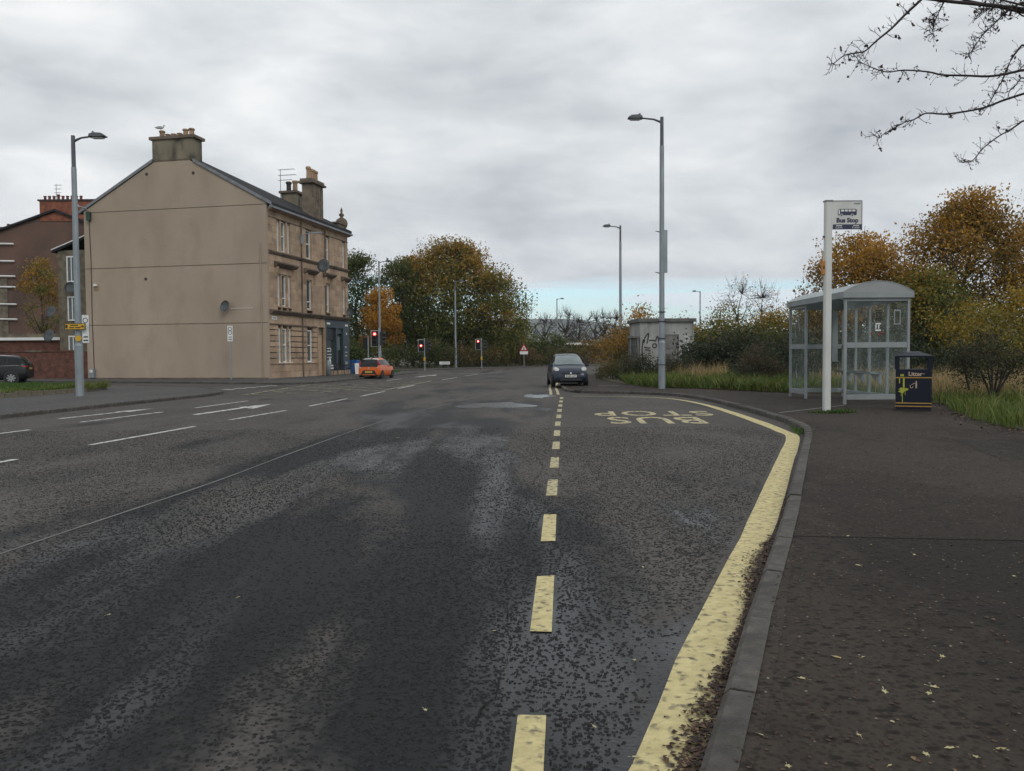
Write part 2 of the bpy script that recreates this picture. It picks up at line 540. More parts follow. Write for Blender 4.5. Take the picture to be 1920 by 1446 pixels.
M['orange_box'] = pm('orange_plastic', (0.55, 0.22, 0.03), (0.45, 0.17, 0.02), scale=4, rough=0.5)
M['bin'] = pm('bin_navy_black', (0.007, 0.010, 0.020), (0.010, 0.013, 0.024), scale=3, rough=0.45, spec=0.25)
M['gold'] = pm('gold_band', (0.42, 0.25, 0.055), (0.33, 0.19, 0.04), scale=6, rough=0.5)
M['litter_text'] = pm('litter_lettering', (0.55, 0.42, 0.30), (0.45, 0.34, 0.24), scale=6, rough=0.5)
M['paint_splash'] = pm('yellow_green_paint', (0.40, 0.42, 0.04), (0.26, 0.29, 0.03), scale=14, rough=0.5)
M['concrete'] = pm('stained_concrete', (0.40, 0.41, 0.395), (0.22, 0.22, 0.21), scale=0.9, rough=0.95, bump=0.3, stretch=(1, 1, 0.35),
                   c3=(0.075, 0.072, 0.068), scale3=1.2, lo3=0.53, hi3=0.68, detail=6)
M['concrete_dark'] = pm('dark_concrete', (0.09, 0.085, 0.08), (0.16, 0.155, 0.145), scale=2.0, rough=0.95)
M['hut_door'] = pm('grey_steel_door', (0.22, 0.21, 0.20), (0.14, 0.135, 0.13), scale=2.5, rough=0.8)
M['spray'] = pm('black_spray', (0.012, 0.012, 0.012), (0.02, 0.02, 0.02), scale=9, rough=0.6)
M['kiosk'] = pm('kiosk_frame', (0.16, 0.15, 0.13), (0.10, 0.095, 0.085), scale=3, rough=0.7)
M['green_steel'] = pm('green_cabinet_paint', (0.02, 0.055, 0.04), (0.016, 0.042, 0.03), scale=2, rough=0.55)
M['timber'] = pm('brown_boards', (0.13, 0.10, 0.085), (0.085, 0.065, 0.055), scale=2, rough=0.9, vary=0.15)
M['brown_render'] = pm('brown_roughcast', (0.20, 0.145, 0.10), (0.15, 0.11, 0.078), scale=0.6, rough=0.95)
M['roof_tile'] = pm('grey_tile', (0.12, 0.115, 0.11), (0.085, 0.08, 0.078), scale=2, rough=0.9)
M['bark'] = pm('bark', (0.055, 0.045, 0.036), (0.03, 0.025, 0.021), scale=5, rough=0.95, stretch=(1, 1, 0.3))
M['twig'] = pm('dark_twig', (0.022, 0.017, 0.016), (0.03, 0.022, 0.02), scale=6, rough=0.85)
M['berry'] = pm('haw_berry', (0.05, 0.012, 0.012), (0.03, 0.01, 0.01), scale=8, rough=0.4)
M['tyre'] = pm('tyre_rubber', (0.012, 0.012, 0.012), (0.018, 0.018, 0.018), scale=8, rough=0.8)
M['rim'] = pm('alloy_rim', (0.42, 0.43, 0.44), (0.32, 0.33, 0.34), scale=5, rough=0.35, metal=0.6)
M['rim_dark'] = pm('dark_rim', (0.05, 0.05, 0.055), (0.035, 0.035, 0.04), scale=5, rough=0.4, metal=0.4)
M['car_blue'] = pm('midnight_blue_paint', (0.009, 0.016, 0.036), (0.008, 0.014, 0.03), scale=1, rough=0.4, metal=0.0, coat=0.45, spec=0.3)
M['car_orange'] = pm('orange_paint', (0.66, 0.13, 0.012), (0.60, 0.11, 0.010), scale=1, rough=0.4, coat=0.3, spec=0.3)
M['car_black'] = pm('black_car_paint', (0.010, 0.011, 0.014), (0.008, 0.009, 0.011), scale=1, rough=0.45, coat=0.12, spec=0.3)
M['car_glass'] = pm('car_window', (0.008, 0.010, 0.011), (0.012, 0.014, 0.015), scale=1, rough=0.06, spec=0.35)
M['screen_glass'] = pm('windscreen', (0.20, 0.245, 0.25), (0.13, 0.165, 0.17), scale=1.4, rough=0.05, spec=0.8)
M['plastic'] = pm('black_plastic', (0.014, 0.014, 0.015), (0.02, 0.02, 0.02), scale=5, rough=0.6)
M['headlamp'] = pm('headlamp_lens', (0.55, 0.55, 0.50), (0.40, 0.40, 0.37), scale=9, rough=0.15)
M['tail_red'] = pm('tail_lamp', (0.35, 0.012, 0.02), (0.25, 0.01, 0.015), scale=9, rough=0.2)
M['plate_white'] = pm('white_plate', (0.72, 0.72, 0.68), (0.66, 0.66, 0.62), scale=4, rough=0.4)
M['plate_yellow'] = pm('yellow_plate', (0.66, 0.50, 0.10), (0.6, 0.45, 0.09), scale=4, rough=0.4)
M['chrome'] = pm('chrome', (0.7, 0.7, 0.72), (0.6, 0.6, 0.62), scale=4, rough=0.15, metal=1.0)
M['sign_yellow'] = pm('yellow_sign', (0.62, 0.36, 0.02), (0.55, 0.32, 0.02), scale=3, rough=0.45)
M['sign_red'] = pm('red_sign_border', (0.42, 0.02, 0.02), (0.36, 0.018, 0.018), scale=3, rough=0.45)
M['tl_black'] = pm('signal_black', (0.010, 0.010, 0.011), (0.016, 0.016, 0.017), scale=3, rough=0.55)
M['red_light'] = emit('red_signal_lamp', (1.0, 0.05, 0.03), 2.5)
M['red_core'] = emit('red_signal_core', (1.0, 0.5, 0.45), 3.5)
M['blue_bit'] = pm('blue_plastic', (0.02, 0.14, 0.42), (0.02, 0.11, 0.35), scale=4, rough=0.5)
M['gull_white'] = pm('gull_white', (0.6, 0.6, 0.58), (0.5, 0.5, 0.49), scale=6, rough=0.8)
M['gull_grey'] = pm('gull_grey', (0.24, 0.26, 0.28), (0.2, 0.21, 0.23), scale=6, rough=0.8)
M['dish'] = pm('dish_grey', (0.075, 0.085, 0.09), (0.055, 0.062, 0.066), scale=3, rough=0.6)
# foliage
M['lf_mixed'] = leafmat('leaves_green_to_ochre', [(0.0, (0.032, 0.049, 0.014)), (0.35, (0.101, 0.132, 0.030)), (0.6, (0.223, 0.189, 0.038)),
                                                (0.8, (0.311, 0.169, 0.027)), (1.0, (0.432, 0.223, 0.032))])
M['lf_green'] = leafmat('leaves_dark_green', [(0.0, (0.022, 0.038, 0.012)), (0.5, (0.065, 0.095, 0.024)), (0.85, (0.135, 0.135, 0.034)), (1.0, (0.203, 0.121, 0.027))])
M['lf_orange'] = leafmat('leaves_orange', [(0.0, (0.09, 0.05, 0.012)), (0.5, (0.36, 0.165, 0.018)), (1.0, (0.52, 0.26, 0.024))])
M['lf_rust'] = leafmat('leaves_rust', [(0.0, (0.050, 0.048, 0.015)), (0.4, (0.163, 0.115, 0.025)), (0.7, (0.350, 0.188, 0.030)), (1.0, (0.525, 0.275, 0.040))])
M['lf_yellow'] = leafmat('leaves_yellow_green', [(0.0, (0.05, 0.055, 0.014)), (0.5, (0.19, 0.165, 0.03)), (0.8, (0.32, 0.22, 0.03)), (1.0, (0.42, 0.23, 0.03))])
M['lf_gorse'] = leafmat('gorse_needles', [(0.0, (0.018, 0.029, 0.016)), (0.6, (0.042, 0.058, 0.029)), (0.85, (0.078, 0.058, 0.033)), (1.0, (0.104, 0.065, 0.039))])
M['lf_bramble'] = leafmat('bramble_leaves', [(0.0, (0.029, 0.044, 0.013)), (0.4, (0.065, 0.085, 0.023)), (0.7, (0.124, 0.086, 0.034)), (1.0, (0.208, 0.114, 0.046))])
M['lf_brown'] = leafmat('dead_leaves', [(0.0, (0.018, 0.012, 0.009)), (0.5, (0.055, 0.028, 0.018)), (0.85, (0.10, 0.055, 0.03)), (1.0, (0.20, 0.13, 0.07))], trans=0.05)
M['lf_pale'] = leafmat('pale_fallen_leaf', [(0.0, (0.20, 0.13, 0.06)), (0.5, (0.36, 0.29, 0.13)), (1.0, (0.46, 0.42, 0.24))], trans=0.05)
M['grass_green'] = leafmat('grass_blades', [(0.0, (0.04, 0.07, 0.013)), (0.5, (0.10, 0.145, 0.028)), (0.8, (0.17, 0.19, 0.045)), (1.0, (0.34, 0.27, 0.12))], trans=0.3)
M['grass_dry'] = leafmat('dry_grass', [(0.0, (0.08, 0.07, 0.025)), (0.4, (0.29, 0.21, 0.10)), (0.8, (0.44, 0.33, 0.17)), (1.0, (0.55, 0.43, 0.24))], trans=0.3)
M['weed'] = leafmat('weeds', [(0.0, (0.025, 0.055, 0.010)), (0.6, (0.06, 0.12, 0.02)), (1.0, (0.12, 0.16, 0.04))], trans=0.3)


# ------------------------------------------------------------------ mesh helpers
class MB:
    """collects simple shapes into one mesh"""

    def __init__(self):
        self.v, self.f = [], []

    def add(self, vs_, fs_):
        o = len(self.v)
        self.v += [tuple(p) for p in vs_]
        self.f += [tuple(i + o for i in f) for f in fs_]
        return self

    def box(self, x0, x1, y0, y1, z0, z1, rz=0.0, c=None):
        p = [(x0, y0, z0), (x1, y0, z0), (x1, y1, z0), (x0, y1, z0), (x0, y0, z1), (x1, y0, z1), (x1, y1, z1), (x0, y1, z1)]
        if rz:
            cx, cy = c or ((x0 + x1) / 2, (y0 + y1) / 2)
            s, k = math.sin(rz), math.cos(rz)
            p = [(cx + (x - cx) * k - (y - cy) * s, cy + (x - cx) * s + (y - cy) * k, z) for x, y, z in p]
        return self.add(p, [(0, 3, 2, 1), (4, 5, 6, 7), (0, 1, 5, 4), (1, 2, 6, 5), (2, 3, 7, 6), (3, 0, 4, 7)])

    def prism(self, poly, z0, z1):
        """vertical prism over an xy polygon (any winding, may be concave)"""
        n = len(poly)
        area = sum(poly[i][0] * poly[(i + 1) % n][1] - poly[(i + 1) % n][0] * poly[i][1] for i in range(n))
        if area < 0:
            poly = poly[::-1]
        tris = tessellate_polygon([[Vector((x, y, 0)) for x, y in poly]])
        vs_ = [(x, y, z0) for x, y in poly] + [(x, y, z1) for x, y in poly]
        fs_ = []
        for a, b, c in tris:
            pa, pb, pc = poly[a], poly[b], poly[c]
            if (pb[0] - pa[0]) * (pc[1] - pa[1]) - (pb[1] - pa[1]) * (pc[0] - pa[0]) < 0:
                b, c = c, b
            fs_.append((a + n, b + n, c + n))
            fs_.append((a, c, b))
        fs_ += [(i, (i + 1) % n, (i + 1) % n + n, i + n) for i in range(n)]
        return self.add(vs_, fs_)

    def sheet(self, poly, z):
        n = len(poly)
        tris = tessellate_polygon([[Vector((x, y, 0)) for x, y in poly]])
        fs_ = []
        for a, b, c in tris:
            pa, pb, pc = poly[a], poly[b], poly[c]
            if (pb[0] - pa[0]) * (pc[1] - pa[1]) - (pb[1] - pa[1]) * (pc[0] - pa[0]) < 0:
                b, c = c, b
            fs_.append((a, b, c))
        return self.add([(x, y, z) for x, y in poly], fs_)

    def extr(self, poly, axis, a0, a1):
        """prism of a 2-D polygon along x or y; poly is (y,z) for 'x', (x,z) for 'y'"""
        n = len(poly)
        mk = (lambda p, a: (a, p[0], p[1])) if axis == 'x' else (lambda p, a: (p[0], a, p[1]))
        vs_ = [mk(p, a0) for p in poly] + [mk(p, a1) for p in poly]
        fs_ = [tuple(range(n)), tuple(range(2 * n - 1, n - 1, -1))] + [(i, i + n, (i + 1) % n + n, (i + 1) % n) for i in range(n)]
        return self.add(vs_, fs_)

    def tube(self, pts, rad, n=8, caps=True):
        pts = [Vector(p) for p in pts]
        if not isinstance(rad, (list, tuple)):
            rad = [rad] * len(pts)
        o = len(self.v)
        for i, p in enumerate(pts):
            d = (pts[min(i + 1, len(pts) - 1)] - pts[max(i - 1, 0)])
            if d.length < 1e-9:
                d = Vector((0, 0, 1))
            d.normalize()
            a = d.cross(Vector((0, 0, 1)) if abs(d.z) < 0.9 else Vector((1, 0, 0))).normalized()
            b = d.cross(a)
            for k in range(n):
                t = 2 * PI * k / n
                self.v.append(tuple(p + (a * math.cos(t) + b * math.sin(t)) * rad[i]))
        for i in range(len(pts) - 1):
            for k in range(n):
                k2 = (k + 1) % n
                self.f.append((o + i * n + k, o + (i + 1) * n + k, o + (i + 1) * n + k2, o + i * n + k2))
        if caps:
            self.f.append(tuple(o + k for k in range(n)))
            self.f.append(tuple(o + (len(pts) - 1) * n + k for k in range(n - 1, -1, -1)))
        return self

    def cyl(self, x, y, z0, z1, r0, r1=None, n=12):
        return self.tube([(x, y, z0), (x, y, z1)], [r0, r0 if r1 is None else r1], n)

    def lathe(self, prof, x=0, y=0, n=12):
        o = len(self.v)
        for r, z in prof:
            for k in range(n):
                t = 2 * PI * k / n
                self.v.append((x + r * math.cos(t), y + r * math.sin(t), z))
        for i in range(len(prof) - 1):
            for k in range(n):
                k2 = (k + 1) % n
                self.f.append((o + i * n + k, o + i * n + k2, o + (i + 1) * n + k2, o + (i + 1) * n + k))
        self.f.append(tuple(o + k for k in range(n - 1, -1, -1)))
        self.f.append(tuple(o + (len(prof) - 1) * n + k for k in range(n)))
        return self

    def disc(self, c, nrm, r, n=16, thick=0.01):
        c, nrm = Vector(c), Vector(nrm).normalized()
        return self.tube([c - nrm * thick / 2, c + nrm * thick / 2], r, n)

    def build(self, name, mat, parent=None, smooth=False):
        me = bpy.data.meshes.new(name)
        me.from_pydata(self.v, [], self.f)
        me.update()
        return link(name, me, mat, parent, smooth)


def link(name, me, mat, parent=None, smooth=False):
    if mat is not None and not me.materials:
        me.materials.append(M[mat] if isinstance(mat, str) else mat)
    if smooth:
        me.shade_smooth()
    o = bpy.data.objects.new(name, me)
    COL.objects.link(o)
    if parent is not None:
        o.parent = parent
    return o


def thing(name, label, cat, loc=(0, 0, 0), rz=0.0, group=None, scale=1.0):
    o = bpy.data.objects.new(name, None)
    COL.objects.link(o)
    o.empty_display_size = 0.2
    o.location = loc
    o.rotation_euler = (0, 0, rz)
    o.scale = (scale,) * 3
    return tag(o, label, cat, group)


def tag(o, label, cat, group=None):
    o['label'] = label
    o['category'] = cat
    if group:
        o['group'] = group
    return o


def struct(o, label=None):
    o['kind'] = 'structure'
    if label:
        o['label'] = label
    return o


def box(name, mat, parent, *a, **k):
    return MB().box(*a, **k).build(name, mat, parent)


def arrays_mesh(name, verts, faces, rnd=None):
    """fast mesh from numpy arrays; faces is (n,k); rnd is one value for each face"""
    me = bpy.data.meshes.new(name)
    nf, k = faces.shape
    me.vertices.add(len(verts))
    me.vertices.foreach_set('co', np.ascontiguousarray(verts, dtype=np.float32).ravel())
    me.loops.add(nf * k)
    me.loops.foreach_set('vertex_index', np.ascontiguousarray(faces, dtype=np.int32).ravel())
    me.polygons.add(nf)
    me.polygons.foreach_set('loop_start', np.arange(0, nf * k, k, dtype=np.int32))
    me.update(calc_edges=True)
    if rnd is not None:
        at = me.attributes.new('rnd', 'FLOAT', 'FACE')
        at.data.foreach_set('value', np.clip(rnd, 0, 1).astype(np.float32))
    return me


def text_mesh(s, size=1.0, bold=0.0, name='lettering', spacing=1.0):
    cu = bpy.data.curves.new(name, 'FONT')
    cu.body = s
    cu.size = size
    cu.align_x = 'CENTER'
    cu.align_y = 'CENTER'
    cu.offset = bold
    cu.space_character = spacing
    cu.resolution_u = 3
    ob = bpy.data.objects.new('tmp', cu)
    COL.objects.link(ob)
    dg = bpy.context.evaluated_depsgraph_get()
    me = bpy.data.meshes.new_from_object(ob.evaluated_get(dg))
    bpy.data.objects.remove(ob)
    return me


def text_on(s, mat, parent, loc, size, rot=(R(90), 0, 0), bold=0.0, sx=1.0, name='lettering', spacing=1.0, sy=1.0):
    me = text_mesh(s, size, bold, name, spacing)
    o = link(name, me, mat, parent)
    o.location = loc
    o.rotation_euler = rot
    o.scale = (sx, sy, 1)
    return o


def strip(pts, widths, z):
    """flat painted ribbon along a polyline"""
    mb = MB()
    P = [Vector((x, y, 0)) for x, y in pts]
    if not isinstance(widths, (list, tuple)):
        widths = [widths] * len(P)
    L_, R_ = [], []
    for i, p in enumerate(P):
        d1 = (P[i] - P[i - 1]).normalized() if i else (P[1] - P[0]).normalized()
        d2 = (P[i + 1] - P[i]).normalized() if i < len(P) - 1 else d1
        d = (d1 + d2).normalized()
        nrm = Vector((-d.y, d.x, 0))
        k = 1.0 / max(0.6, nrm.dot(Vector((-d1.y, d1.x, 0))))
        L_.append(p + nrm * widths[i] / 2 * k)
        R_.append(p - nrm * widths[i] / 2 * k)
    vs_ = [(p.x, p.y, z) for p in L_] + [(p.x, p.y, z) for p in R_]
    n = len(P)
    mb.add(vs_, [(i + n, i + 1 + n, i + 1, i) for i in range(n - 1)])
    return mb


def resample(pts, step):
    P = [Vector((p[0], p[1])) for p in pts]
    out = [P[0]]
    need = step
    for a, b in zip(P[:-1], P[1:]):
        d = (b - a).length
        pos = 0.0
        while pos + need <= d:
            pos += need
            out.append(a + (b - a) * (pos / d))
            need = step
        need -= d - pos
    if (out[-1] - P[-1]).length > step * 0.3:
        out.append(P[-1])
    return [(p.x, p.y) for p in out]


def smooth_line(pts, k=6):
    """Catmull-Rom through the points"""
    P = [Vector(p) for p in pts]
    out = []
    for i in range(len(P) - 1):
        p0, p1, p2, p3 = P[max(i - 1, 0)], P[i], P[i + 1], P[min(i + 2, len(P) - 1)]
        for j in range(k):
            t = j / k
            out.append(0.5 * ((2 * p1) + (p2 - p0) * t + (2 * p0 - 5 * p1 + 4 * p2 - p3) * t * t + (3 * p1 - p0 - 3 * p2 + p3) * t ** 3))
    out.append(P[-1])
    return [tuple(p) for p in out]


def in_poly(x, y, poly):
    poly = np.asarray(poly, dtype=float)
    inside = np.zeros(len(x), bool)
    j = len(poly) - 1
    for i in range(len(poly)):
        xi, yi = poly[i]
        xj, yj = poly[j]
        c = ((yi > y) != (yj > y)) & (x < (xj - xi) * (y - yi) / (yj - yi + 1e-12) + xi)
        inside ^= c
        j = i
    return inside


# ------------------------------------------------------------------ foliage helpers
def leaf_arrays(cent, size, rnd, up=0.3, aspect=0.62):
    """one kite-shaped leaf for each centre, random orientation"""
    n = len(cent)
    d = rng.normal(size=(n, 3))
    d[:, 2] += up * rng.normal(size=n)
    d /= np.linalg.norm(d, axis=1, keepdims=True) + 1e-9
    q = rng.normal(size=(n, 3))
    s = np.cross(d, q)
    s /= np.linalg.norm(s, axis=1, keepdims=True) + 1e-9
    size = np.asarray(size).reshape(-1, 1) * np.ones((n, 1))
    v = np.empty((n, 4, 3))
    v[:, 0] = cent - d * size * 0.5
    v[:, 1] = cent + s * size * aspect * 0.5 - d * size * 0.05
    v[:, 2] = cent + d * size * 0.5
    v[:, 3] = cent - s * size * aspect * 0.5 - d * size * 0.05
    f = np.arange(n * 4).reshape(n, 4)
    return v.reshape(-1, 3), f, rnd


def blade_arrays(x, y, z0, h, w, rnd, lean=0.35):
    """grass blades: a bent two-segment tapering strip each"""
    n = len(x)
    a = rng.uniform(0, 2 * PI, n)
    b = rng.uniform(0, 2 * PI, n)
    l = rng.uniform(0, lean, n) * h
    base = np.stack([x, y, z0 * np.ones(n)], 1)
    sx, sy = np.cos(a) * w / 2, np.sin(a) * w / 2
    v = np.empty((n, 5, 3))
    v[:, 0] = base + np.stack([sx, sy, 0 * sx], 1)
    v[:, 1] = base - np.stack([sx, sy, 0 * sx], 1)
    mid = base + np.stack([np.cos(b) * l * 0.35, np.sin(b) * l * 0.35, h * 0.6], 1)
    v[:, 2] = mid - np.stack([sx, sy, 0 * sx], 1) * 0.7
    v[:, 3] = mid + np.stack([sx, sy, 0 * sx], 1) * 0.7
    v[:, 4] = base + np.stack([np.cos(b) * l, np.sin(b) * l, h], 1)
    i = np.arange(n)[:, None] * 5
    tri = np.concatenate([i + np.array([[0, 1, 2]]), i + np.array([[0, 2, 3]]), i + np.array([[3, 2, 4]])], 1).reshape(-1, 3)
    return v.reshape(-1, 3), tri, np.repeat(rnd, 3)


def make_tree(name, label, loc, H, W, mat, seed, leaf=0.25, nl=9000, clumps=90, base=0.25, trunk=0.22, grad=0.35, bias=0.1,
              depth=None, group=None, clump_r=None, limbs=9, twigs=25, top=0.0, cat='tree', shape=0.75):
    """trunk with limbs, and a crown of leaf clumps hung on twigs"""
    r = np.random.default_rng(seed)
    rd = random.Random(seed)
    D = depth or W
    root = thing(name, label, cat, loc, 0, group)
    cz, hz = H * (base + (1 - base) * 0.5), H * (1 - base) * 0.5

    def env(u):            # envelope half-width factor for height 0..1 of the crown
        return max(0.08, math.sin(PI * min(1, max(0, u ** shape * 0.94 + 0.04))) ** 0.62)
    tb = MB()
    tp = [(0, 0, -0.1)]
    for i in range(1, 6):
        tp.append((rd.uniform(-1, 1) * W * 0.018 * i, rd.uniform(-1, 1) * W * 0.018 * i, H * 0.86 * i / 5))
    tb.tube(tp, [trunk * (1.25 if i == 0 else 1 - 0.17 * i) for i in range(6)], 7)
    nodes = [Vector(p) for p in tp[1:]]
    for k in range(limbs):
        a = 2 * PI * (k + rd.uniform(-.3, .3)) / limbs * 1.0 + seed
        h0 = H * rd.uniform(base * 0.75, 0.6)
        u1 = min(0.93, max(0.12, (h0 / H - base) / (1 - base) + rd.uniform(0.15, 0.45)))
        rr = env(u1) * rd.uniform(0.6, 0.86)
        e_ = Vector((math.cos(a) * W / 2 * rr, math.sin(a) * D / 2 * rr, H * (base + (1 - base) * u1)))
        s_ = Vector((0, 0, h0))
        m_ = s_.lerp(e_, 0.5) + Vector((0, 0, -0.04 * H * rd.random()))
        pts = smooth_line([s_, m_, e_], 3)
        tb.tube(pts, [trunk * (0.5 - 0.42 * i / (len(pts) - 1)) for i in range(len(pts))], 5)
        nodes += [Vector(p) for p in pts[1:]]
    cl = []
    nn = np.array([tuple(p) for p in nodes])
    for i in range(clumps):
        u = rd.random() ** 0.85
        a = rd.uniform(0, 2 * PI)
        q = env(u) * (rd.random() ** 0.42) * rd.uniform(0.82, 1.08)
        c = np.array([math.cos(a) * W / 2 * q, math.sin(a) * D / 2 * q, H * (base + (1 - base) * u * (1 + top * rd.random()))])
        cl.append(c)
        j = int(np.argmin(((nn - c) ** 2).sum(1)))
        s_ = nodes[j]
        tb.tube([s_, s_.lerp(Vector(c), 0.55) + Vector((0, 0, 0.02 * H * rd.random())), c], [trunk * 0.13, trunk * 0.09, trunk * 0.05], 3, caps=False)
    for i in range(twigs):
        c = Vector(cl[rd.randrange(len(cl))])
        o_ = Vector((c.x, c.y, (c.z - cz) * 1.4)).normalized()
        e_ = c + (o_ + Vector((rd.uniform(-.3, .3), rd.uniform(-.3, .3), rd.uniform(0, .6)))) * H * rd.uniform(0.04, 0.10)
        tb.tube([c, e_], [trunk * 0.06, trunk * 0.03], 3, caps=False)
    tb.build('trunk', 'bark', root)
    if nl:
        cl = np.array(cl)
        wgt = r.uniform(0.25, 1.75, len(cl))
        idx = r.choice(len(cl), nl, p=wgt / wgt.sum())
        cr = (clump_r or W * 0.085) * r.uniform(0.55, 1.35, len(cl))
        off = np.clip(r.normal(size=(nl, 3)), -1.55, 1.55) * cr[idx][:, None] * np.array([1, 1, 0.72])
        cen = cl[idx] + off
        cen[:, 2] = np.maximum(cen[:, 2], 0.1)
        tone = r.uniform(-0.25, 0.25, len(cl))[idx]
        hrel = (cen[:, 2] - H * base) / (H * (1 - base))
        rnd = 0.42 + bias + tone + grad * (hrel - 0.5) + r.normal(size=nl) * 0.09
        v, f, rr = leaf_arrays(cen, leaf * r.uniform(0.6, 1.3, nl), rnd)
        link('crown', arrays_mesh('crown', v, f, rr), mat, root)
    return root


def make_bush(name, label, loc, size, mat, seed, leaf=0.15, nl=4000, clumps=50, cat='bush', stems=14, bias=0.0, grad=0.2, flat=0.5, group=None,
              rz=0.0, clump_r=None, spike=0):
    """a rounded or hedge-shaped mass of leaf clumps on stems, uneven on top"""
    r = np.random.default_rng(seed)
    root = thing(name, label, cat, loc, rz, group)
    sx, sy, sz = size
    cx = r.uniform(-1, 1, clumps)
    cy = r.uniform(-1, 1, clumps)
    prof = 1 - flat * np.abs(cx) ** 2.2
    topz = sz * prof * (0.78 + 0.3 * np.sin(cx * 5.1 + seed) * 0.5 + r.uniform(-0.12, 0.16, clumps))
    cz = topz * r.uniform(0.08, 1.0, clumps) ** 0.6
    cl = np.stack([cx * sx / 2, cy * sy / 2, cz], 1)
    mb = MB()
    for i in range(stems):
        c = cl[r.integers(0, clumps)]
        b = (c[0] * 0.75 + r.uniform(-.1, .1) * sx * 0.2, c[1] * 0.75, 0)
        mb.tube([b, ((b[0] + c[0]) / 2, (b[1] + c[1]) / 2, c[2] * 0.55), tuple(c)], [0.035, 0.025, 0.01], 4, caps=False)
    for i in range(spike):
        c = cl[r.integers(0, clumps)]
        mb.tube([tuple(c), (c[0] + r.uniform(-.3, .3), c[1], c[2] + r.uniform(.4, 1.1))], [0.02, 0.008], 3, caps=False)
    mb.build('stem', 'bark', root)
    idx = r.integers(0, clumps, nl)
    cr = (clump_r or min(sx, sz) * 0.16) * r.uniform(0.6, 1.3, clumps)
    cen = cl[idx] + r.normal(size=(nl, 3)) * cr[idx][:, None] * np.array([1, 1, 0.75])
    cen[:, 2] = np.abs(cen[:, 2]) + 0.02
    rnd = 0.42 + bias + r.uniform(-.24, .24, clumps)[idx] + grad * (cen[:, 2] / sz - 0.5) + r.normal(size=nl) * 0.09
    v, f, rr = leaf_arrays(cen, leaf * r.uniform(0.6, 1.3, nl), rnd)
    link('foliage', arrays_mesh('foliage', v, f, rr), mat, root)
    return root

# ------------------------------------------------------------------ ground, road, pavements
struct(MB().sheet([(-4500, -600), (4500, -600), (4500, 5200), (-4500, 5200)], -0.03).build('ground', 'ground'))
road = struct(MB().sheet([(-75, -10), (60, -10), (60, 135), (-75, 135)], 0.0).build('road', 'road'))

KR = [(-2.35, -4.6), (-0.43, 0.0), (0.65, 2.64), (1.13, 3.87), (2.09, 6.2), (4.88, 13.3), (5.28, 14.5), (5.55, 16.3), (5.78, 19.8),
      (5.86, 23.1), (5.74, 25.6), (5.25, 27.3), (4.3, 28.3), (3.2, 28.9), (2.35, 29.6), (2.04, 30.7), (2.08, 34.0), (2.3, 38.0),
      (3.0, 46.0), (4.2, 52.0), (6.5, 59.0), (10.0, 66.0), (16.0, 74.0), (30.0, 88.0), (55, 110)]
PR_BACK = [(58, 107), (33, 85), (19, 72), (12.4, 64), (8.6, 57), (6.2, 50.5), (4.9, 45), (4.7, 41.5), (5.0, 34.4), (5.6, 31.6), (7.0, 30.5),
           (9.2, 26.4), (10.7, 25.2), (10.75, 19.6), (10.0, 17.9), (9.0, 15.4), (8.4, 13.2), (7.6, 8), (7.0, 2), (6.4, -4.6)]
KL = [(-14.6, 2), (-13.6, 8), (-12.6, 13.5), (-12.0, 18.7), (-11.6, 22.9), (-11.2, 26.7), (-10.95, 28.6), (-11.1, 30.8), (-12.3, 33.5),
      (-15.2, 36.8), (-20, 39.4), (-26, 41.6), (-58, 52)]
KB = [(-62, 58.5), (-24.1, 46.3), (-16.6, 43.1), (-12.7, 41.2), (-11.2, 40.7), (-10.3, 41.5), (-9.75, 45), (-9.3, 50), (-8.6, 57),
      (-7.7, 65), (-7.9, 67.5), (-10, 69.6), (-14, 71), (-40, 76)]
KF = [(-42, 83), (-15, 77.5), (-9.5, 78.2), (-6.2, 82.5), (-2.2, 89.5), (4, 97), (12, 105), (28, 119), (50, 134)]


def offset(pts, d):
    """polyline moved d to its right"""
    out = []
    P = [Vector(p) for p in pts]
    for i, p in enumerate(P):
        t = (P[min(i + 1, len(P) - 1)] - P[max(i - 1, 0)]).normalized()
        out.append((p.x + t.y * d, p.y - t.x * d))
    return out


def kerb(name, line, step, side, label, H=0.108, until=None, wd=0.14):
    """each kerb stone a piece of its own; side +1: stones lie to the right of the line"""
    root = struct(bpy.data.objects.new(name, None), label)
    COL.objects.link(root)
    pts = resample(line, step)
    rd = random.Random(len(pts))
    for a, b in zip(pts[:-1], pts[1:]):
        a, b = Vector(a), Vector(b)
        L_ = (b - a).length
        if until and max(a.y, b.y) > until:
            continue
        me = KERBS.get((round(L_, 1), side, wd))
        if me is None:
            g = 0.007
            w0, w1 = (0, -wd) if side > 0 else (0, wd)
            ch = -0.025 if side > 0 else 0.025
            prof = [(w0, -0.05), (w0, H - 0.025), (w0 + ch, H), (w1, H), (w1, -0.05)]
            me_mb = MB().extr(prof, 'x', g, round(L_, 1) - g)
            me = bpy.data.meshes.new('kerb_stone')
            me.from_pydata(me_mb.v, [], me_mb.f)
            bm = bmesh.new()
            bm.from_mesh(me)
            bmesh.ops.recalc_face_normals(bm, faces=bm.faces)
            bm.to_mesh(me)
            bm.free()
            me.materials.append(M['kerb'])
            KERBS[(round(L_, 1), side, wd)] = me
        o = bpy.data.objects.new('kerb_stone', me)
        COL.objects.link(o)
        o.parent = root
        o.location = (a.x, a.y, rd.uniform(-0.006, 0.006))
        o.rotation_euler = (rd.uniform(-.01, .01), rd.uniform(-.004, .004), math.atan2(b.y - a.y, b.x - a.x))
        o.scale = (L_ / round(L_, 1), 1, 1)
    return root


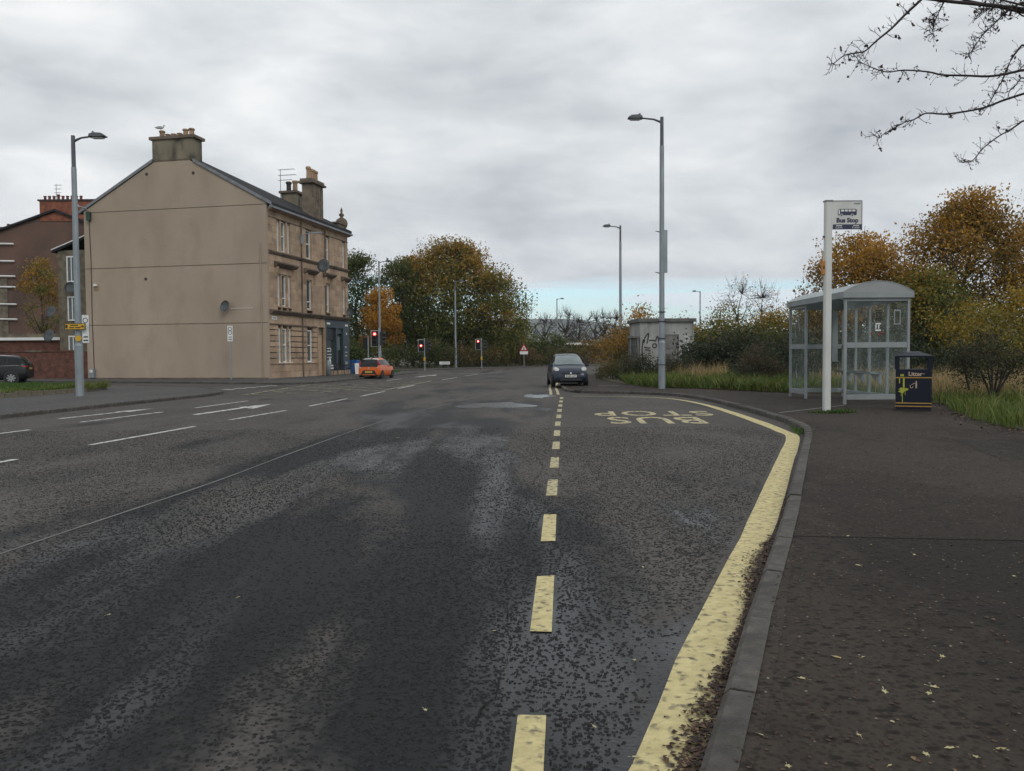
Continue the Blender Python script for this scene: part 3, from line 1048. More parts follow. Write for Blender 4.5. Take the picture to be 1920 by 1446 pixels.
KERBS = {}
kerb('kerb_right', KR, 0.92, +1, 'grey concrete kerb round the bus lay-by', wd=0.118)
kerb('kerb_left', KL, 0.92, -1, 'grey kerb of the left pavement corner', until=56)
kerb('kerb_building', KB, 0.92, -1, 'grey kerb in front of the tenement')
kerb('kerb_far', KF, 1.8, -1, 'grey kerb along the far hedge')

ko = offset(KR, 0.07)
pave_right = struct(MB().prism(ko + PR_BACK, -0.02, 0.1).build('pavement_right', 'pave'))
kl = offset(KL, -0.07)
struct(MB().prism(kl + [(-58, 40), (-27, 40), (-19.6, 38.4), (-17.2, 34), (-16.6, 31.5), (-17.2, 26.8), (-18.6, 14), (-19.6, 2)], -0.02, 0.1)
       .build('pavement_left', 'pave_far'))
kb = offset(KB, -0.07)
struct(MB().prism(kb + [(-40, 90), (-62, 90)], -0.02, 0.1).build('pavement_building', 'pave_far'))
kf = offset(KF, -0.07)
struct(MB().prism(kf + [(47, 138), (26, 122), (10.5, 108), (2.5, 100), (-4.5, 92), (-8.5, 85), (-11, 81.5), (-42, 86)], -0.02, 0.1)
       .build('pavement_far', 'pave_far'))
# repaired strip and manhole on the right pavement
s_ = MB().sheet([(1.96, 5.645), (3.4, 5.46), (4.9, 5.30), (6.85, 5.05), (6.85, 5.072), (4.9, 5.317), (3.4, 5.485), (1.97, 5.66)], 0.105).build('trench_joint', 'crack', pave_right)
MB().sheet([(5.9, 17.55), (8.3, 19.9), (8.28, 19.98), (5.86, 17.63)], 0.104).build('concrete_edging', 'seam', pave_right)
MB().sheet([(2.0, 5.63), (6.9, 5.04), (6.3, -3), (-1.4, -2.2), (0.83, 2.64), (1.33, 3.87)], 0.1025).build('resurfaced_panel', 'pave_new', pave_right)
MB().sheet([(5.9, 9.6), (7.6, 9.3), (8.0, 11.6), (6.6, 12.0)], 0.1025).build('repair_patch', 'pave_new', pave_right)
cov = MB().box(3.6, 4.5, 33.2, 33.9, 0.09, 0.112)
cov.build('inspection_cover', 'kerb', pave_right)

# verges
struct(MB().prism(PR_BACK[::-1] + [(90, 107), (90, -6), (8, -6)], -0.02, 0.13).build('verge_right', 'soil'))
struct(MB().prism([(-42, 86), (-11, 81.5), (-8.5, 85), (-4.5, 92), (2.5, 100), (10.5, 108), (26, 122), (47, 138), (47, 300), (-200, 300), (-200, 86)],
                  -0.02, 0.12).build('verge_far', 'soil'))
LAWN = [(-18.4, 14), (-17.3, 26.8), (-16.75, 31.2), (-17.3, 33.6), (-19.8, 38.0), (-27, 39.6), (-58, 39.6), (-58, 14)]
lawn = struct(MB().prism(LAWN, 0, 0.235).build('lawn', 'lawn'))
# rough stone edging in front of the lawn
edg = struct(bpy.data.objects.new('lawn_edging', None), 'low mossy stone edging along the lawn')
COL.objects.link(edg)
ep = resample([(-18.35, 14), (-17.22, 26.8), (-16.66, 31.2), (-17.2, 33.7), (-19.75, 38.1)], 0.62)
for a, b in zip(ep[:-1], ep[1:]):
    L_ = math.dist(a, b)
    o = MB().box(0.01, L_ - 0.015, -0.08, 0.09, 0.05, 0.27 + random.uniform(-.03, .03)).build('edging_stone', 'rubble', edg)
    o.location = (a[0], a[1], 0)
    o.rotation_euler = (0, 0, math.atan2(b[1] - a[1], b[0] - a[0]))

# ------------------------------------------------------------------ painted markings: parts of the road, 6 mm above it
ZM = 0.006


def mark(mb, name, mat):
    return mb.build(name, mat, road)


dash_line = [(0.0, 2.0), (0.04, 2.65), (0.17, 4.45), (0.29, 6.4), (0.41, 8.3), (0.55, 10.4), (0.68, 12.4), (0.80, 14.3), (0.93, 16.3), (1.07, 18.3),
             (1.21, 20.4), (1.5, 24.5), (1.75, 28)]


def dl_x(y):
    return float(np.interp(y, [p[1] for p in dash_line], [p[0] for p in dash_line]))


DASHES = []
for k in range(-1, 13):
    y0 = 2.03 + 1.965 * k
    y1 = y0 + 1.02
    w = 0.11
    e_ = [random.uniform(-.012, .012) for _ in range(4)]
    mark(MB().sheet([(dl_x(y0) - w / 2, y0 + e_[0]), (dl_x(y0) + w / 2, y0 + e_[1]), (dl_x(y1) + w / 2, y1 + e_[2]), (dl_x(y1) - w / 2, y1 + e_[3])], ZM),
         'bay_dash', 'yellow' if k < 3 else 'yellow_worn')
    DASHES.append((y0, y1))
YL = [(-1.75, -2.9), (-0.2, 1.0), (0.50, 2.64), (0.98, 3.9), (2.07, 6.6), (3.4, 10.0), (4.66, 13.25), (4.86, 14.4), (5.06, 16.4), (5.27, 19.8),
      (5.33, 22.4), (5.15, 24.6), (4.7, 25.9), (3.9, 26.6), (2.83, 27.0), (2.05, 27.3)]
YW = [0.225] * 7 + [0.23, 0.24, 0.22, 0.18, 0.14, 0.12, 0.10, 0.10, 0.10]
ys = smooth_line([(x, y, 0) for x, y in YL], 5)
yw = list(np.interp(np.linspace(0, len(YL) - 1, len(ys)), range(len(YL)), YW))
yw = [w * random.uniform(0.94, 1.06) for w in yw]
mark(strip([(p[0], p[1]) for p in ys], yw, ZM), 'edge_line', 'yellow')
for dx in (-0.26, 0.0):
    mark(strip([(1.64 + dx, 28.4), (1.76 + dx, 31), (1.86 + dx, 34), (2.1 + dx, 38), (2.8 + dx, 46), (4.0 + dx, 52)], 0.1, ZM), 'double_yellow_line', 'yellow_worn')
for x0, y0, x1, y1 in [(-7.45, 7.2, -6.92, 11.1), (-6.83, 12.9, -6.47, 16.25), (-6.33, 17.9, -5.93, 20.95), (-5.77, 22.7, -5.5, 26.6), (-5.33, 28.2, -5.1, 32.0),
                       (-4.95, 34.5, -4.7, 38.5), (-4.1, 47, -3.6, 52), (-3.3, 56, -2.6, 61), (-2.1, 65, -0.8, 70), (-10.1, 11.5, -9.52, 15.75), (-9.49, 17.56, -9.05, 20.67),
                       (-8.85, 22.3, -8.5, 25.7), (-7.2, 46, -6.9, 50), (-6.5, 53.5, -6.2, 57.5)]:
    mark(strip([(x0, y0), ((x0 + x1) / 2, (y0 + y1) / 2), (x1, y1)], 0.11, ZM), 'lane_dash', 'white_line')


def arrow(x0, y0, x1, y1, turn):
    d = Vector((x1 - x0, y1 - y0))
    L_ = d.length
    mb = MB()
    pts = [(-.10, 0), (.10, 0), (.13, L_ * .58), (.52, L_ * .50), (.10, L_), (-.22, L_ * .66), (-.08, L_ * .62)] if turn > 0 else \
        [(-.07, 0), (.07, 0), (.07, L_ * .62), (.22, L_ * .62), (0, L_), (-.22, L_ * .62), (-.07, L_ * .62)]
    a = math.atan2(-d.x, d.y)
    s, k = math.sin(a), math.cos(a)
    mb.sheet([(x0 + x * k - y * s, y0 + x * s + y * k) for x, y in pts], ZM)
    return mark(mb, 'lane_arrow', 'white_line')


arrow(-7.8, 19.6, -7.3, 23.9, 1)
arrow(-10.55, 18.6, -9.95, 22.2, 0)
arrow(-6.3, 54, -5.7, 60, 1)
# yellow box junction
BOX = [(-10.0, 29.6), (-5.3, 32.6), (-4.5, 45.2), (-10.2, 40.3)]


def clip(p, d, poly):
    t0, t1 = -1e9, 1e9
    n = len(poly)
    for i in range(n):
        a, b = Vector(poly[i]), Vector(poly[(i + 1) % n])
        e_ = b - a
        nr = Vector((e_.y, -e_.x))
        num, dn = nr.dot(a - p), nr.dot(d)
        if abs(dn) < 1e-9:
            continue
        t = num / dn
        if dn > 0:
            t1 = min(t1, t)
        else:
            t0 = max(t0, t)
    return (p + d * t0, p + d * t1) if t1 - t0 > 0.4 else None


for sgn in (1, -1):
    d = Vector((math.sin(R(6 + 45 * sgn)), math.cos(R(6 + 45 * sgn))))
    nrm = Vector((d.y, -d.x))
    for k in range(-7, 8):
        r_ = clip(Vector((-7.4, 37)) + nrm * k * 1.5, d, BOX)
        if r_:
            mark(strip([tuple(r_[0]), tuple((r_[0] + r_[1]) / 2), tuple(r_[1])], 0.12, ZM + 0.0015 * (sgn + 1)), 'box_line', 'box_worn')
for i in range(4):
    a, b = BOX[i], BOX[(i + 1) % 4]
    mark(strip([a, ((a[0] + b[0]) / 2, (a[1] + b[1]) / 2), b], 0.16, ZM + 0.005), 'box_line', 'box_worn')
for a, b in [((-12.3, 34.6), (-11.6, 40.2)), ((-12.6, 34.8), (-11.9, 40.3))]:
    for k in range(5):
        t0, t1 = k / 5, k / 5 + 0.12
        mark(strip([(a[0] + (b[0] - a[0]) * t0, a[1] + (b[1] - a[1]) * t0), (a[0] + (b[0] - a[0]) * t1, a[1] + (b[1] - a[1]) * t1)], 0.2, ZM), 'give_way_mark', 'white_line')
mark(strip([(-8.2, 61), (-5, 62.5), (-2, 64)], 0.2, ZM), 'stop_line', 'white_line')
# lay-by lettering, read by a driver coming towards the camera
for s, cx, cy, w, h in [('BUS', 3.05, 17.0, 2.0, 1.75), ('STOP', 3.33, 19.0, 2.75, 1.5)]:
    me = text_mesh(s, 1.0, 0.012, 'bus_stop_lettering', 1.1)
    co = np.array([v.co[:] for v in me.vertices])
    ext = co.max(0) - co.min(0)
    o = link('bus_stop_lettering', me, 'yellow_worn', road)
    mid = (co.max(0) + co.min(0)) / 2
    o.scale = (w / ext[0], h / ext[1], 1)
    o.rotation_euler = (0, 0, R(180 - 4))
    o.location = (cx + mid[0] * w / ext[0], cy + mid[1] * h / ext[1], ZM)
# seam between two laid widths, and a tarred crack by the dashes
sm = smooth_line([(-3.95, 2.0, 0), (-3.68, 5.7, 0), (-3.36, 8.93, 0), (-3.2, 11.95, 0), (-2.78, 17.3, 0), (-1.6, 25, 0), (0.0, 33.3, 0)], 8)
mark(strip([(p[0], p[1]) for p in sm], [0.022 + 0.012 * random.random() for _ in sm], 0.005), 'surface_seam', 'seam')
cr = [(dl_x(y) - 0.20 + 0.05 * math.sin(y * 2.1) + random.uniform(-.02, .02), y) for y in np.arange(2.4, 24, 0.12)]
mark(strip(cr, [random.choice([0.0, 0.0, 0.003, 0.006, 0.010]) for _ in cr], 0.0045), 'surface_crack', 'crack')

# standing water: irregular thin sheets
def puddle(name, label, cx, cy, rx, ry, seed, n=40):
    rd = random.Random(seed)
    ph = [rd.uniform(0, 6.28) for _ in range(6)]
    pts = []
    for i in range(n):
        a = 2 * PI * i / n
        k = 1 + 0.22 * math.sin(2 * a + ph[0]) + 0.16 * math.sin(3 * a + ph[1]) + 0.10 * math.sin(5 * a + ph[2]) + 0.07 * math.sin(9 * a + ph[3])
        pts.append((cx + rx * k * math.cos(a), cy + ry * k * math.sin(a)))
    o = MB().sheet(pts, 0.0035).build(name, 'puddle')
    struct(o, label)
    return o


puddle('puddle', 'bright shallow puddle in the carriageway beyond the lay-by', -0.45, 22.6, 0.85, 1.5, 3)
puddle('puddle', 'small puddle beside the end of the lay-by kerb', 0.9, 27.5, 0.45, 1.3, 4)

# ------------------------------------------------------------------ loose chippings standing proud of the worn surface near the camera
def kerb_x(y):
    return np.interp(y, [p[1] for p in KR[:7]], [p[0] for p in KR[:7]])


def line_x(y):
    return np.interp(y, [p[1] for p in YL[:8]], [p[0] for p in YL[:8]])


N0 = 300000
cy_ = 2.1 + (15.5 - 2.1) * rng.random(N0)
cx_ = rng.uniform(-0.72, 0.5, N0) * cy_
keep = (cx_ < line_x(cy_) - 0.17) & (rng.random(N0) < np.clip((cy_ / 15.5) * (1 + 2.2 * np.exp(-(cy_ - 2) / 2.5)), 0, 1) * np.clip(1.5 - cy_ / 15, 0.35, 1.0) * 0.9)
dd = np.array([min((abs((y - a) - 0.5) - 0.5) for a, b in DASHES) for y in cy_[:1]])
ind = np.zeros(N0, bool)
for a, b in DASHES:
    ind |= (cy_ > a - 0.01) & (cy_ < b + 0.01)
dlx = np.interp(cy_, [p[1] for p in dash_line], [p[0] for p in dash_line])
keep &= ~(ind & (np.abs(cx_ - dlx) < 0.075))
cx_, cy_ = cx_[keep], cy_[keep]
# fewer chips where the binder is smooth
patch = np.sin(cx_ * 2.3 + np.sin(cy_ * 0.9) * 1.4) * np.sin(cy_ * 1.1 + cx_ * 0.7) + rng.normal(size=len(cx_)) * 0.55
cx_, cy_ = cx_[patch > -0.55], cy_[patch > -0.55]
n = len(cx_)
K = 5
ang = (np.arange(K)[None, :] + rng.uniform(-.28, .28, (n, K))) * 2 * PI / K + rng.uniform(0, 6.28, (n, 1))
rad = rng.uniform(0.0045, 0.0125, (n, 1)) * rng.uniform(0.75, 1.25, (n, K))
asp = rng.uniform(0.6, 1.0, (n, 1))
hh = rng.uniform(0.0012, 0.0042, (n, 1))
bx_, by_ = np.cos(ang) * rad, np.sin(ang) * rad * asp
bot = np.stack([cx_[:, None] + bx_, cy_[:, None] + by_, np.full((n, K), -0.002)], 2)
topz = hh + rng.uniform(-.0012, .0012, (n, K))
topv = np.stack([cx_[:, None] + bx_ * 0.72, cy_[:, None] + by_ * 0.72, topz], 2)
V = np.concatenate([bot, topv], 1).reshape(-1, 3)
i0 = (np.arange(n) * 2 * K)[:, None]
quads = []
for k in range(K):
    k2 = (k + 1) % K
    quads.append(np.stack([i0[:, 0] + k, i0[:, 0] + k2, i0[:, 0] + K + k2, i0[:, 0] + K + k], 1))
me = bpy.data.meshes.new('road_chippings')
allq = np.concatenate(quads, 0)
pent = i0 + K + np.arange(K)[None, :]
loops = np.concatenate([allq.ravel(), pent.ravel()])
starts = np.concatenate([np.arange(len(allq)) * 4, len(allq) * 4 + np.arange(n) * K])
me.vertices.add(len(V))
me.vertices.foreach_set('co', V.astype(np.float32).ravel())
me.loops.add(len(loops))
me.loops.foreach_set('vertex_index', loops.astype(np.int32))
me.polygons.add(len(starts))
me.polygons.foreach_set('loop_start', starts.astype(np.int32))
me.update(calc_edges=True)
ch = link('road_chippings', me, 'chips')
ch['kind'] = 'stuff'
ch['label'] = 'dark stone chippings standing proud of the worn wet asphalt'
print('chips', n)

# ------------------------------------------------------------------ fallen leaves
def curled(x, y, z, size, rnd):
    """small curled dead leaves lying about: two bent triangles pairs each"""
    n = len(x)
    a = rng.uniform(0, 2 * PI, n)
    d = np.stack([np.cos(a), np.sin(a), np.zeros(n)], 1)
    s = np.stack([-np.sin(a), np.cos(a), np.zeros(n)], 1)
    c = np.stack([x, y, z], 1)
    up = np.array([0, 0, 1.0])
    h = (size * rng.uniform(0.08, 0.45, n))[:, None] * up
    w = (size * rng.uniform(0.25, 0.5, n))[:, None]
    l = (size * 0.5)[:, None]
    v = np.empty((n, 4, 3))
    v[:, 0] = c - d * l + h * rng.random((n, 1))
    v[:, 1] = c + s * w + h
    v[:, 2] = c + d * l + h * rng.random((n, 1)) * 0.8
    v[:, 3] = c - s * w + h * rng.random((n, 1))
    i = np.arange(n)[:, None] * 4
    f = np.concatenate([i + np.array([[0, 1, 3]]), i + np.array([[1, 2, 3]])], 1).reshape(-1, 3)
    return v.reshape(-1, 3), f, np.repeat(rnd, 2)


n = 6500
ly = 2.2 + (7.6 - 2.2) * rng.random(n) ** 0.9
wid = (0.028 + 0.075 * np.clip(np.sin(ly * 2.6 + 0.6) * 0.5 + 0.55, 0.12, 1)) * np.clip((7.7 - ly) / 2.0, 0.2, 1)
lx = kerb_x(ly) - 0.005 - np.abs(rng.normal(size=n)) * wid * 0.62
lz = 0.008 + 0.022 * rng.random(n) * np.exp(-(kerb_x(ly) - lx) / 0.1)
v, f, rr = curled(lx, ly, lz, rng.uniform(0.010, 0.032, n), np.clip(rng.normal(0.45, 0.28, n), 0, 1))
o = link('gutter_leaf_litter', arrays_mesh('gutter_leaf_litter', v, f, rr), 'lf_brown')
o['kind'] = 'stuff'
o['label'] = 'brown dead leaves piled in the gutter between yellow line and kerb'
# crumbs of leaf on the pavement
n = 7000
ly = 2.0 + 20 * rng.random(n) ** 1.7
lx = kerb_x(np.minimum(ly, 13)) + 0.1 + rng.random(n) ** 1.1 * (0.62 * ly + 1.5)
ok = in_poly(lx, ly, ko + PR_BACK)
lx, ly = lx[ok], ly[ok]
n = len(lx)
v, f, rr = curled(lx, ly, np.full(n, 0.1045), rng.uniform(0.006, 0.022, n) * (1 + ly * 0.03), np.clip(rng.normal(0.45, 0.3, n), 0, 1))
o = link('leaf_crumbs', arrays_mesh('leaf_crumbs', v, f, rr), 'lf_brown')
o['kind'] = 'stuff'
o['label'] = 'crumbs of dead leaf strewn over the right pavement'
n = 2600
edge = resample([(x, y) for x, y in PR_BACK if y < 32][::-1], 0.05)
ei = rng.integers(0, len(edge), n)
ex = np.array([edge[i][0] for i in ei]) - np.abs(rng.normal(size=n)) * 0.3
ey = np.array([edge[i][1] for i in ei]) - rng.normal(size=n) * 0.2
v, f, rr = curled(ex, ey, np.full(n, 0.108), rng.uniform(0.03, 0.07, n), np.clip(rng.normal(0.5, 0.28, n), 0, 1))
o = link('verge_leaf_litter', arrays_mesh('verge_leaf_litter', v, f, rr), 'lf_brown')
o['kind'] = 'stuff'
o['label'] = 'dead leaves gathered along the pavement edge by the grass'


# pale lobed leaves that can be picked out one by one
def lobed(name, seed):
    rd = random.Random(seed)
    pts = []
    for i in range(10):
        a = 2 * PI * i / 10
        r_ = (0.5 if i % 2 == 0 else (0.26 if seed % 2 else 0.42)) * (1.25 if i == 0 else 1) * rd.uniform(0.85, 1.1)
        pts.append((math.cos(a) * r_, math.sin(a) * r_ * (0.8 if seed % 2 else 0.5)))
    vs_ = [(0, 0, 0.06)] + [(x, y, 0.02 + 0.2 * abs(y) * rd.random()) for x, y in pts] + [(-0.9, rd.uniform(-.1, .1), 0.03), (-0.9, rd.uniform(-.1, .1) + .04, 0.03)]
    fs_ = [(0, i + 1, (i + 1) % 10 + 1) for i in range(10)] + [(6, 11, 12)]
    me = bpy.data.meshes.new(name)
    me.from_pydata(vs_, [], fs_)
    at = me.attributes.new('rnd', 'FLOAT', 'FACE')
    t = rd.uniform(0.1, 1)
    at.data.foreach_set('value', [min(1, max(0, t + rd.uniform(-.12, .12))) for _ in fs_])
    me.materials.append(M['lf_pale'])
    return me


protos = [lobed('fallen_leaf', i) for i in range(6)]
spots = []
spots += [(1.33, 2.77, 0.104), (1.42, 3.02, 0.104), (1.38, 3.37, 0.104), (1.15, 3.15, 0.104), (0.84, 2.68, 0.104), (1.17, 2.67, 0.104), (0.77, 2.74, 0.104), (1.63, 3.06, 0.104), (1.59, 2.57, 0.104), (1.58, 3.0, 0.104), (1.18, 2.47, 0.104), (0.86, 2.47, 0.104), (2.11, 4.85, 0.104), (2.58, 5.1, 0.104), (2.69, 4.96, 0.104), (1.83, 3.37, 0.104), (1.49, 3.37, 0.104), (1.48, 2.52, 0.104), (1.43, 2.58, 0.104), (1.33, 2.54, 0.104), (2.38, 5.64, 0.104), (2.9, 4.59, 0.104)]
for x, y in [(0.30, 2.95), (0.55, 3.6), (0.42, 2.72), (-0.35, 3.1), (-1.6, 4.6), (0.1, 2.5), (-0.1, 4.0), (-1.3, 9.2), (0.85, 5.2), (-2.2, 4.3)]:
    spots.append((x, y, 0.009))
for i, p in enumerate(spots):
    o = bpy.data.objects.new('fallen_leaf', protos[i % 6])
    COL.objects.link(o)
    o.location = p
    s = random.uniform(0.022, 0.04) * (0.8 if i > 20 else 1)
    o.scale = (s, s, s)
    o.rotation_euler = (random.uniform(-.15, .15), random.uniform(-.15, .15), random.uniform(0, 6.28))
    if p[2] > 0.05:
        tag(o, 'pale yellow fallen leaf lying flat on the dark pavement', 'leaf', 'pale leaves on the pavement')
    else:
        tag(o, 'pale fallen leaf lying on the wet carriageway', 'leaf', 'pale leaves on the road')
# the single larger crumpled leaf out in the lane
o = bpy.data.objects.new('fallen_leaf', protos[2])
COL.objects.link(o)
o.location = (-1.95, 13.6, 0.01)
o.scale = (0.07, 0.07, 0.16)
tag(o, 'lone crumpled pale leaf out in the middle of the carriageway', 'leaf')

# ------------------------------------------------------------------ the sandstone tenement (local x: right along the gable, local y: away along the street front)
ten = thing('tenement_building', 'three-storey sandstone corner tenement with blank tan roughcast gable and slate roof', 'building', (-14.86, 49.0, 0), R(-12))
GW, FL, EZ, AX, AZ = -12.8, 12.05, 10.8, -6.4, 14.35
gw = MB().extr([(GW, 0), (0, 0), (0, EZ), (AX, AZ), (GW, EZ)], 'y', 0.0, 0.16).build('gable_wall', 'render', ten)
for z in (10.72, 7.15, 3.53):
    o = MB().box(GW + (0.02 if z < 10 else 0.1), -0.02, -0.006, 0.01, z - 0.022, z + 0.022).build('wall_joint', 'render_line', gw)
MB().box(GW + 0.01, -0.005, -0.035, 0.0, 0.0, 0.16).build('plinth', 'stone_dark', gw)
for u, z in ((-8.16, 12.95), (-4.9, 12.85), (-8.4, 6.4)):
    MB().disc((u, -0.01, z), (0, 1, 0), 0.09, 12, 0.04).build('vent', 'pot_dark', gw)
MB().box(-12.15, -11.85, -0.03, 0.0, 5.75, 6.15).build('patch', 'pot', gw)
MB().box(-12.1, -11.9, -0.16, -0.03, 6.02, 6.16).build('wall_light', 'upvc', gw)
# main body behind the walls
MB().box(GW + 0.02, -0.30, 0.16, FL - 0.02, 0, EZ - 0.3).build('inner_wall', 'stone_dark', ten)
# roof
for sx, nm in ((1, 'roof'), (-1, 'roof')):
    ex = 0.32 if sx > 0 else GW - 0.32
    sl_ = (AZ - EZ) / 6.4
    ez = EZ - 0.32 * sl_ + 0.06
    # the roof is piended: each slope runs from the gable peak down to the far eaves corner
    MB().add([(ex, 0.02, ez), (ex, FL + 0.1, ez), (AX, 0.02, AZ + 0.06), (ex, 0.02, ez + 0.14), (ex, FL + 0.1, ez + 0.14), (AX, 0.02, AZ + 0.2)],
             [(0, 1, 2), (3, 5, 4), (0, 3, 4, 1), (1, 4, 5, 2), (2, 5, 3, 0)]).build('roof', 'slate', ten)
    cxs = -4.88 if sx > 0 else -7.72
    cz_ = EZ + abs(cxs if sx > 0 else GW - cxs) * sl_ + 0.06
    MB().extr([(ex + 0.02 * sx, ez - 0.03), (cxs, cz_ - 0.03), (cxs, cz_ + 0.16), (ex + 0.02 * sx, ez + 0.16)], 'y', -0.09, 0.018).build('verge_flashing', 'lead', ten)
MB().add([(GW - 0.32, FL + 0.1, EZ - 0.1), (0.32, FL + 0.1, EZ - 0.1), (AX, 0.02, AZ + 0.06), (GW - 0.32, FL + 0.1, EZ + 0.06), (0.32, FL + 0.1, EZ + 0.06), (AX, 0.02, AZ + 0.19)],
         [(0, 2, 1), (3, 4, 5), (0, 1, 4, 3), (1, 2, 5, 4), (2, 0, 3, 5)]).build('roof', 'slate', ten)
MB().box(0.24, 0.42, -0.1, FL + 0.08, EZ - 0.3, EZ - 0.17).build('gutter', 'lead', ten)


def pots(parent, spec, axis='x'):
    for x, y, z, h, r_, m_ in spec:
        MB().lathe([(r_ * 0.95, z), (r_ * 0.85, z + h * 0.75), (r_ * 1.15, z + h * 0.8), (r_ * 1.15, z + h * 0.93), (r_ * 0.95, z + h)], x, y, 10).build('chimney_pot', m_, parent)


ch = MB().box(-7.72, -4.88, -0.014, 0.95, 13.66, 15.02).build('chimney_stack', 'chim_render', ten)
MB().box(-7.88, -4.72, -0.12, 1.07, 15.02, 15.2).build('chimney_cap', 'stone_dark', ch)
MB().box(-7.73, -4.87, -0.022, -0.014, 13.70, 13.75).build('flashing', 'render_line', ch)
pots(ch, [(-7.32, 0.45, 15.2, 0.5, 0.17, 'pot'), (-6.92, 0.45, 15.2, 0.26, 0.16, 'pot'), (-6.5, 0.45, 15.2, 0.26, 0.16, 'pot'), (-6.08, 0.45, 15.2, 0.27, 0.16, 'pot'),
          (-5.66, 0.45, 15.2, 0.5, 0.17, 'pot'), (-5.24, 0.45, 15.2, 0.52, 0.17, 'pot')])
# wallhead chimney of panelled stone
wc = MB().box(-0.78, -0.02, 6.3, 7.95, 10.3, 13.3).build('chimney_stack', 'stone_chim', ten)
MB().box(-0.98, 0.16, 6.1, 8.15, 13.3, 13.44).build('chimney_cap', 'stone_dark', wc)
MB().box(-0.88, 0.06, 6.2, 8.05, 13.44, 13.62).build('chimney_cap', 'stone_chim', wc)
MB().box(-0.84, 0.05, 6.24, 8.01, 10.3, 10.95).build('chimney_base', 'stone_chim', wc)
for k in range(6):
    y = 6.42 + k * 0.28
    MB().box(-0.03, 0.03, y, y + 0.07, 11.0, 13.2).build('pilaster_strip', 'stone_chim', wc)
for z in (11.6, 12.4):
    MB().box(-0.03, 0.012, 6.33, 7.93, z, z + 0.05).build('string_course', 'stone_dark', wc)
pots(wc, [(-0.4, 6.55, 13.62, 0.85, 0.16, 'pot'), (-0.4, 6.95, 13.62, 0.78, 0.16, 'pot'), (-0.4, 7.3, 13.62, 0.8, 0.15, 'pot'), (-0.4, 7.68, 13.62, 0.78, 0.15, 'pot')])
rc = MB().box(-3.55, -2.4, 8.6, 9.6, 10.4, 13.2).build('chimney_stack', 'chim_render', ten)
MB().box(-3.68, -2.27, 8.47, 9.73, 13.2, 13.36).build('chimney_cap', 'stone_dark', rc)
pots(rc, [(-3.2, 9.1, 13.36, 0.75, 0.19, 'pot_dark'), (-2.7, 9.1, 13.36, 0.8, 0.19, 'pot')])
# corner pedestal with urn finial
tu = MB().box(-0.7, 0.05, 10.35, 11.35, 10.5, 11.2).build('parapet_pedestal', 'stone_dark', ten)
MB().box(-0.78, 0.13, 10.27, 11.43, 11.2, 11.32).build('cap', 'stone_dark', tu)
MB().lathe([(0.33, 10.5), (0.30, 11.0), (0.42, 11.2), (0.46, 11.45), (0.36, 11.7), (0.16, 11.82), (0.10, 11.9), (0.2, 12.0), (0.17, 12.12), (0.06, 12.2), (0.1, 12.35), (0.02, 12.6)],
           -0.3, 11.72, 12).build('finial', 'stone_dark', ten, True)

# openings in the street front: y0, y1, z0, z1
TRI = [(1.22, 1.66), (1.80, 2.46), (2.60, 3.02)]
OPEN = []
for z0, z1 in ((8.05, 9.98), (4.62, 6.66), (1.07, 3.22)):
    for a, b in TRI:
        OPEN.append((a, b, z0, z1))
    OPEN.append((5.2, 6.04, z0, z1))
for z0, z1 in ((8.05, 9.92), (4.6, 6.62)):
    OPEN.append((8.12, 8.87, z0, z1))
    OPEN.append((11.05, 11.62, z0, z1))
for i, (a, b, z0, z1) in enumerate(OPEN):
    w = MB()
    t = 0.075
    x0, x1 = -0.24, -0.13
    w.box(x0, x1, a, a + t, z0, z1).box(x0, x1, b - t, b, z0, z1).box(x0, x1, a + t, b - t, z0, z0 + t).box(x0, x1, a + t, b - t, z1 - t, z1)
    top = z0 > 7 or z0 < 2
    zm = z0 + (z1 - z0) * (0.52 if top else 0.26)
    w.box(x0 + 0.01, x1 - 0.008, a + t, b - t, zm - 0.035, zm + 0.035)
    wo_ = w.build('window', 'upvc', ten)
    MB().box(-0.222, -0.205, a + t, b - t, z0 + t, z1 - t).build('pane', random.choice(['pane', 'pane', 'curtain_pane']), wo_)
    MB().box(-0.24, 0.03, a - 0.04, b + 0.04, z0 - 0.09, z0 - 0.004).build('sill', 'upvc' if z0 < 2 else 'stone', wo_)
    MB().box(-0.29, -0.265, a + 0.02, b - 0.02, z0, z1).build('blind', 'curtain_pane', wo_)

# the wall of ashlar: every block its own piece; ground floor courses are channelled
front = MB().box(-0.30, -0.285, 0.16, FL - 0.02, 0, 10.4).build('street_front', 'stone_dark', ten)


def courses(z_from, z_to, h, y_from, y_to, wmin, wmax, gap, deep, mat='stone', jit=0.004, seed=1):
    rd = random.Random(seed)
    z = z_from
    row = 0
    while z < z_to - 0.05:
        z1 = min(z + h, z_to)
        if z_to - z1 < 0.12:
            z1 = z_to
        cuts = []
        for a, b, o0, o1 in OPEN + [(6.66, 7.95, 0, 3.48), (8.0, 12.2, 0, 4.08)]:
            if o0 < z1 - 0.03 and o1 > z + 0.03:
                cuts.append((a, b))
        cuts.sort()
        y = y_from
        spans = []
        for a, b in cuts:
            if a > y + 0.02:
                spans.append((y, min(a, y_to)))
            y = max(y, b)
        if y < y_to - 0.02:
            spans.append((y, y_to))
        for a, b in spans:
            L_ = b - a
            k = max(1, round(L_ / rd.uniform(wmin, wmax)))
            ed = [a + L_ * j / k + (rd.uniform(-.1, .1) * L_ / k if 0 < j < k else 0) for j in range(k + 1)]
            for c, d in zip(ed[:-1], ed[1:]):
                x1 = rd.uniform(-jit, jit)
                MB().box(-0.284, x1, c + gap / 2, d - gap / 2, z + deep / 2, z1 - deep / 2).build('stone_block', mat, front)
        z = z1
        row += 1


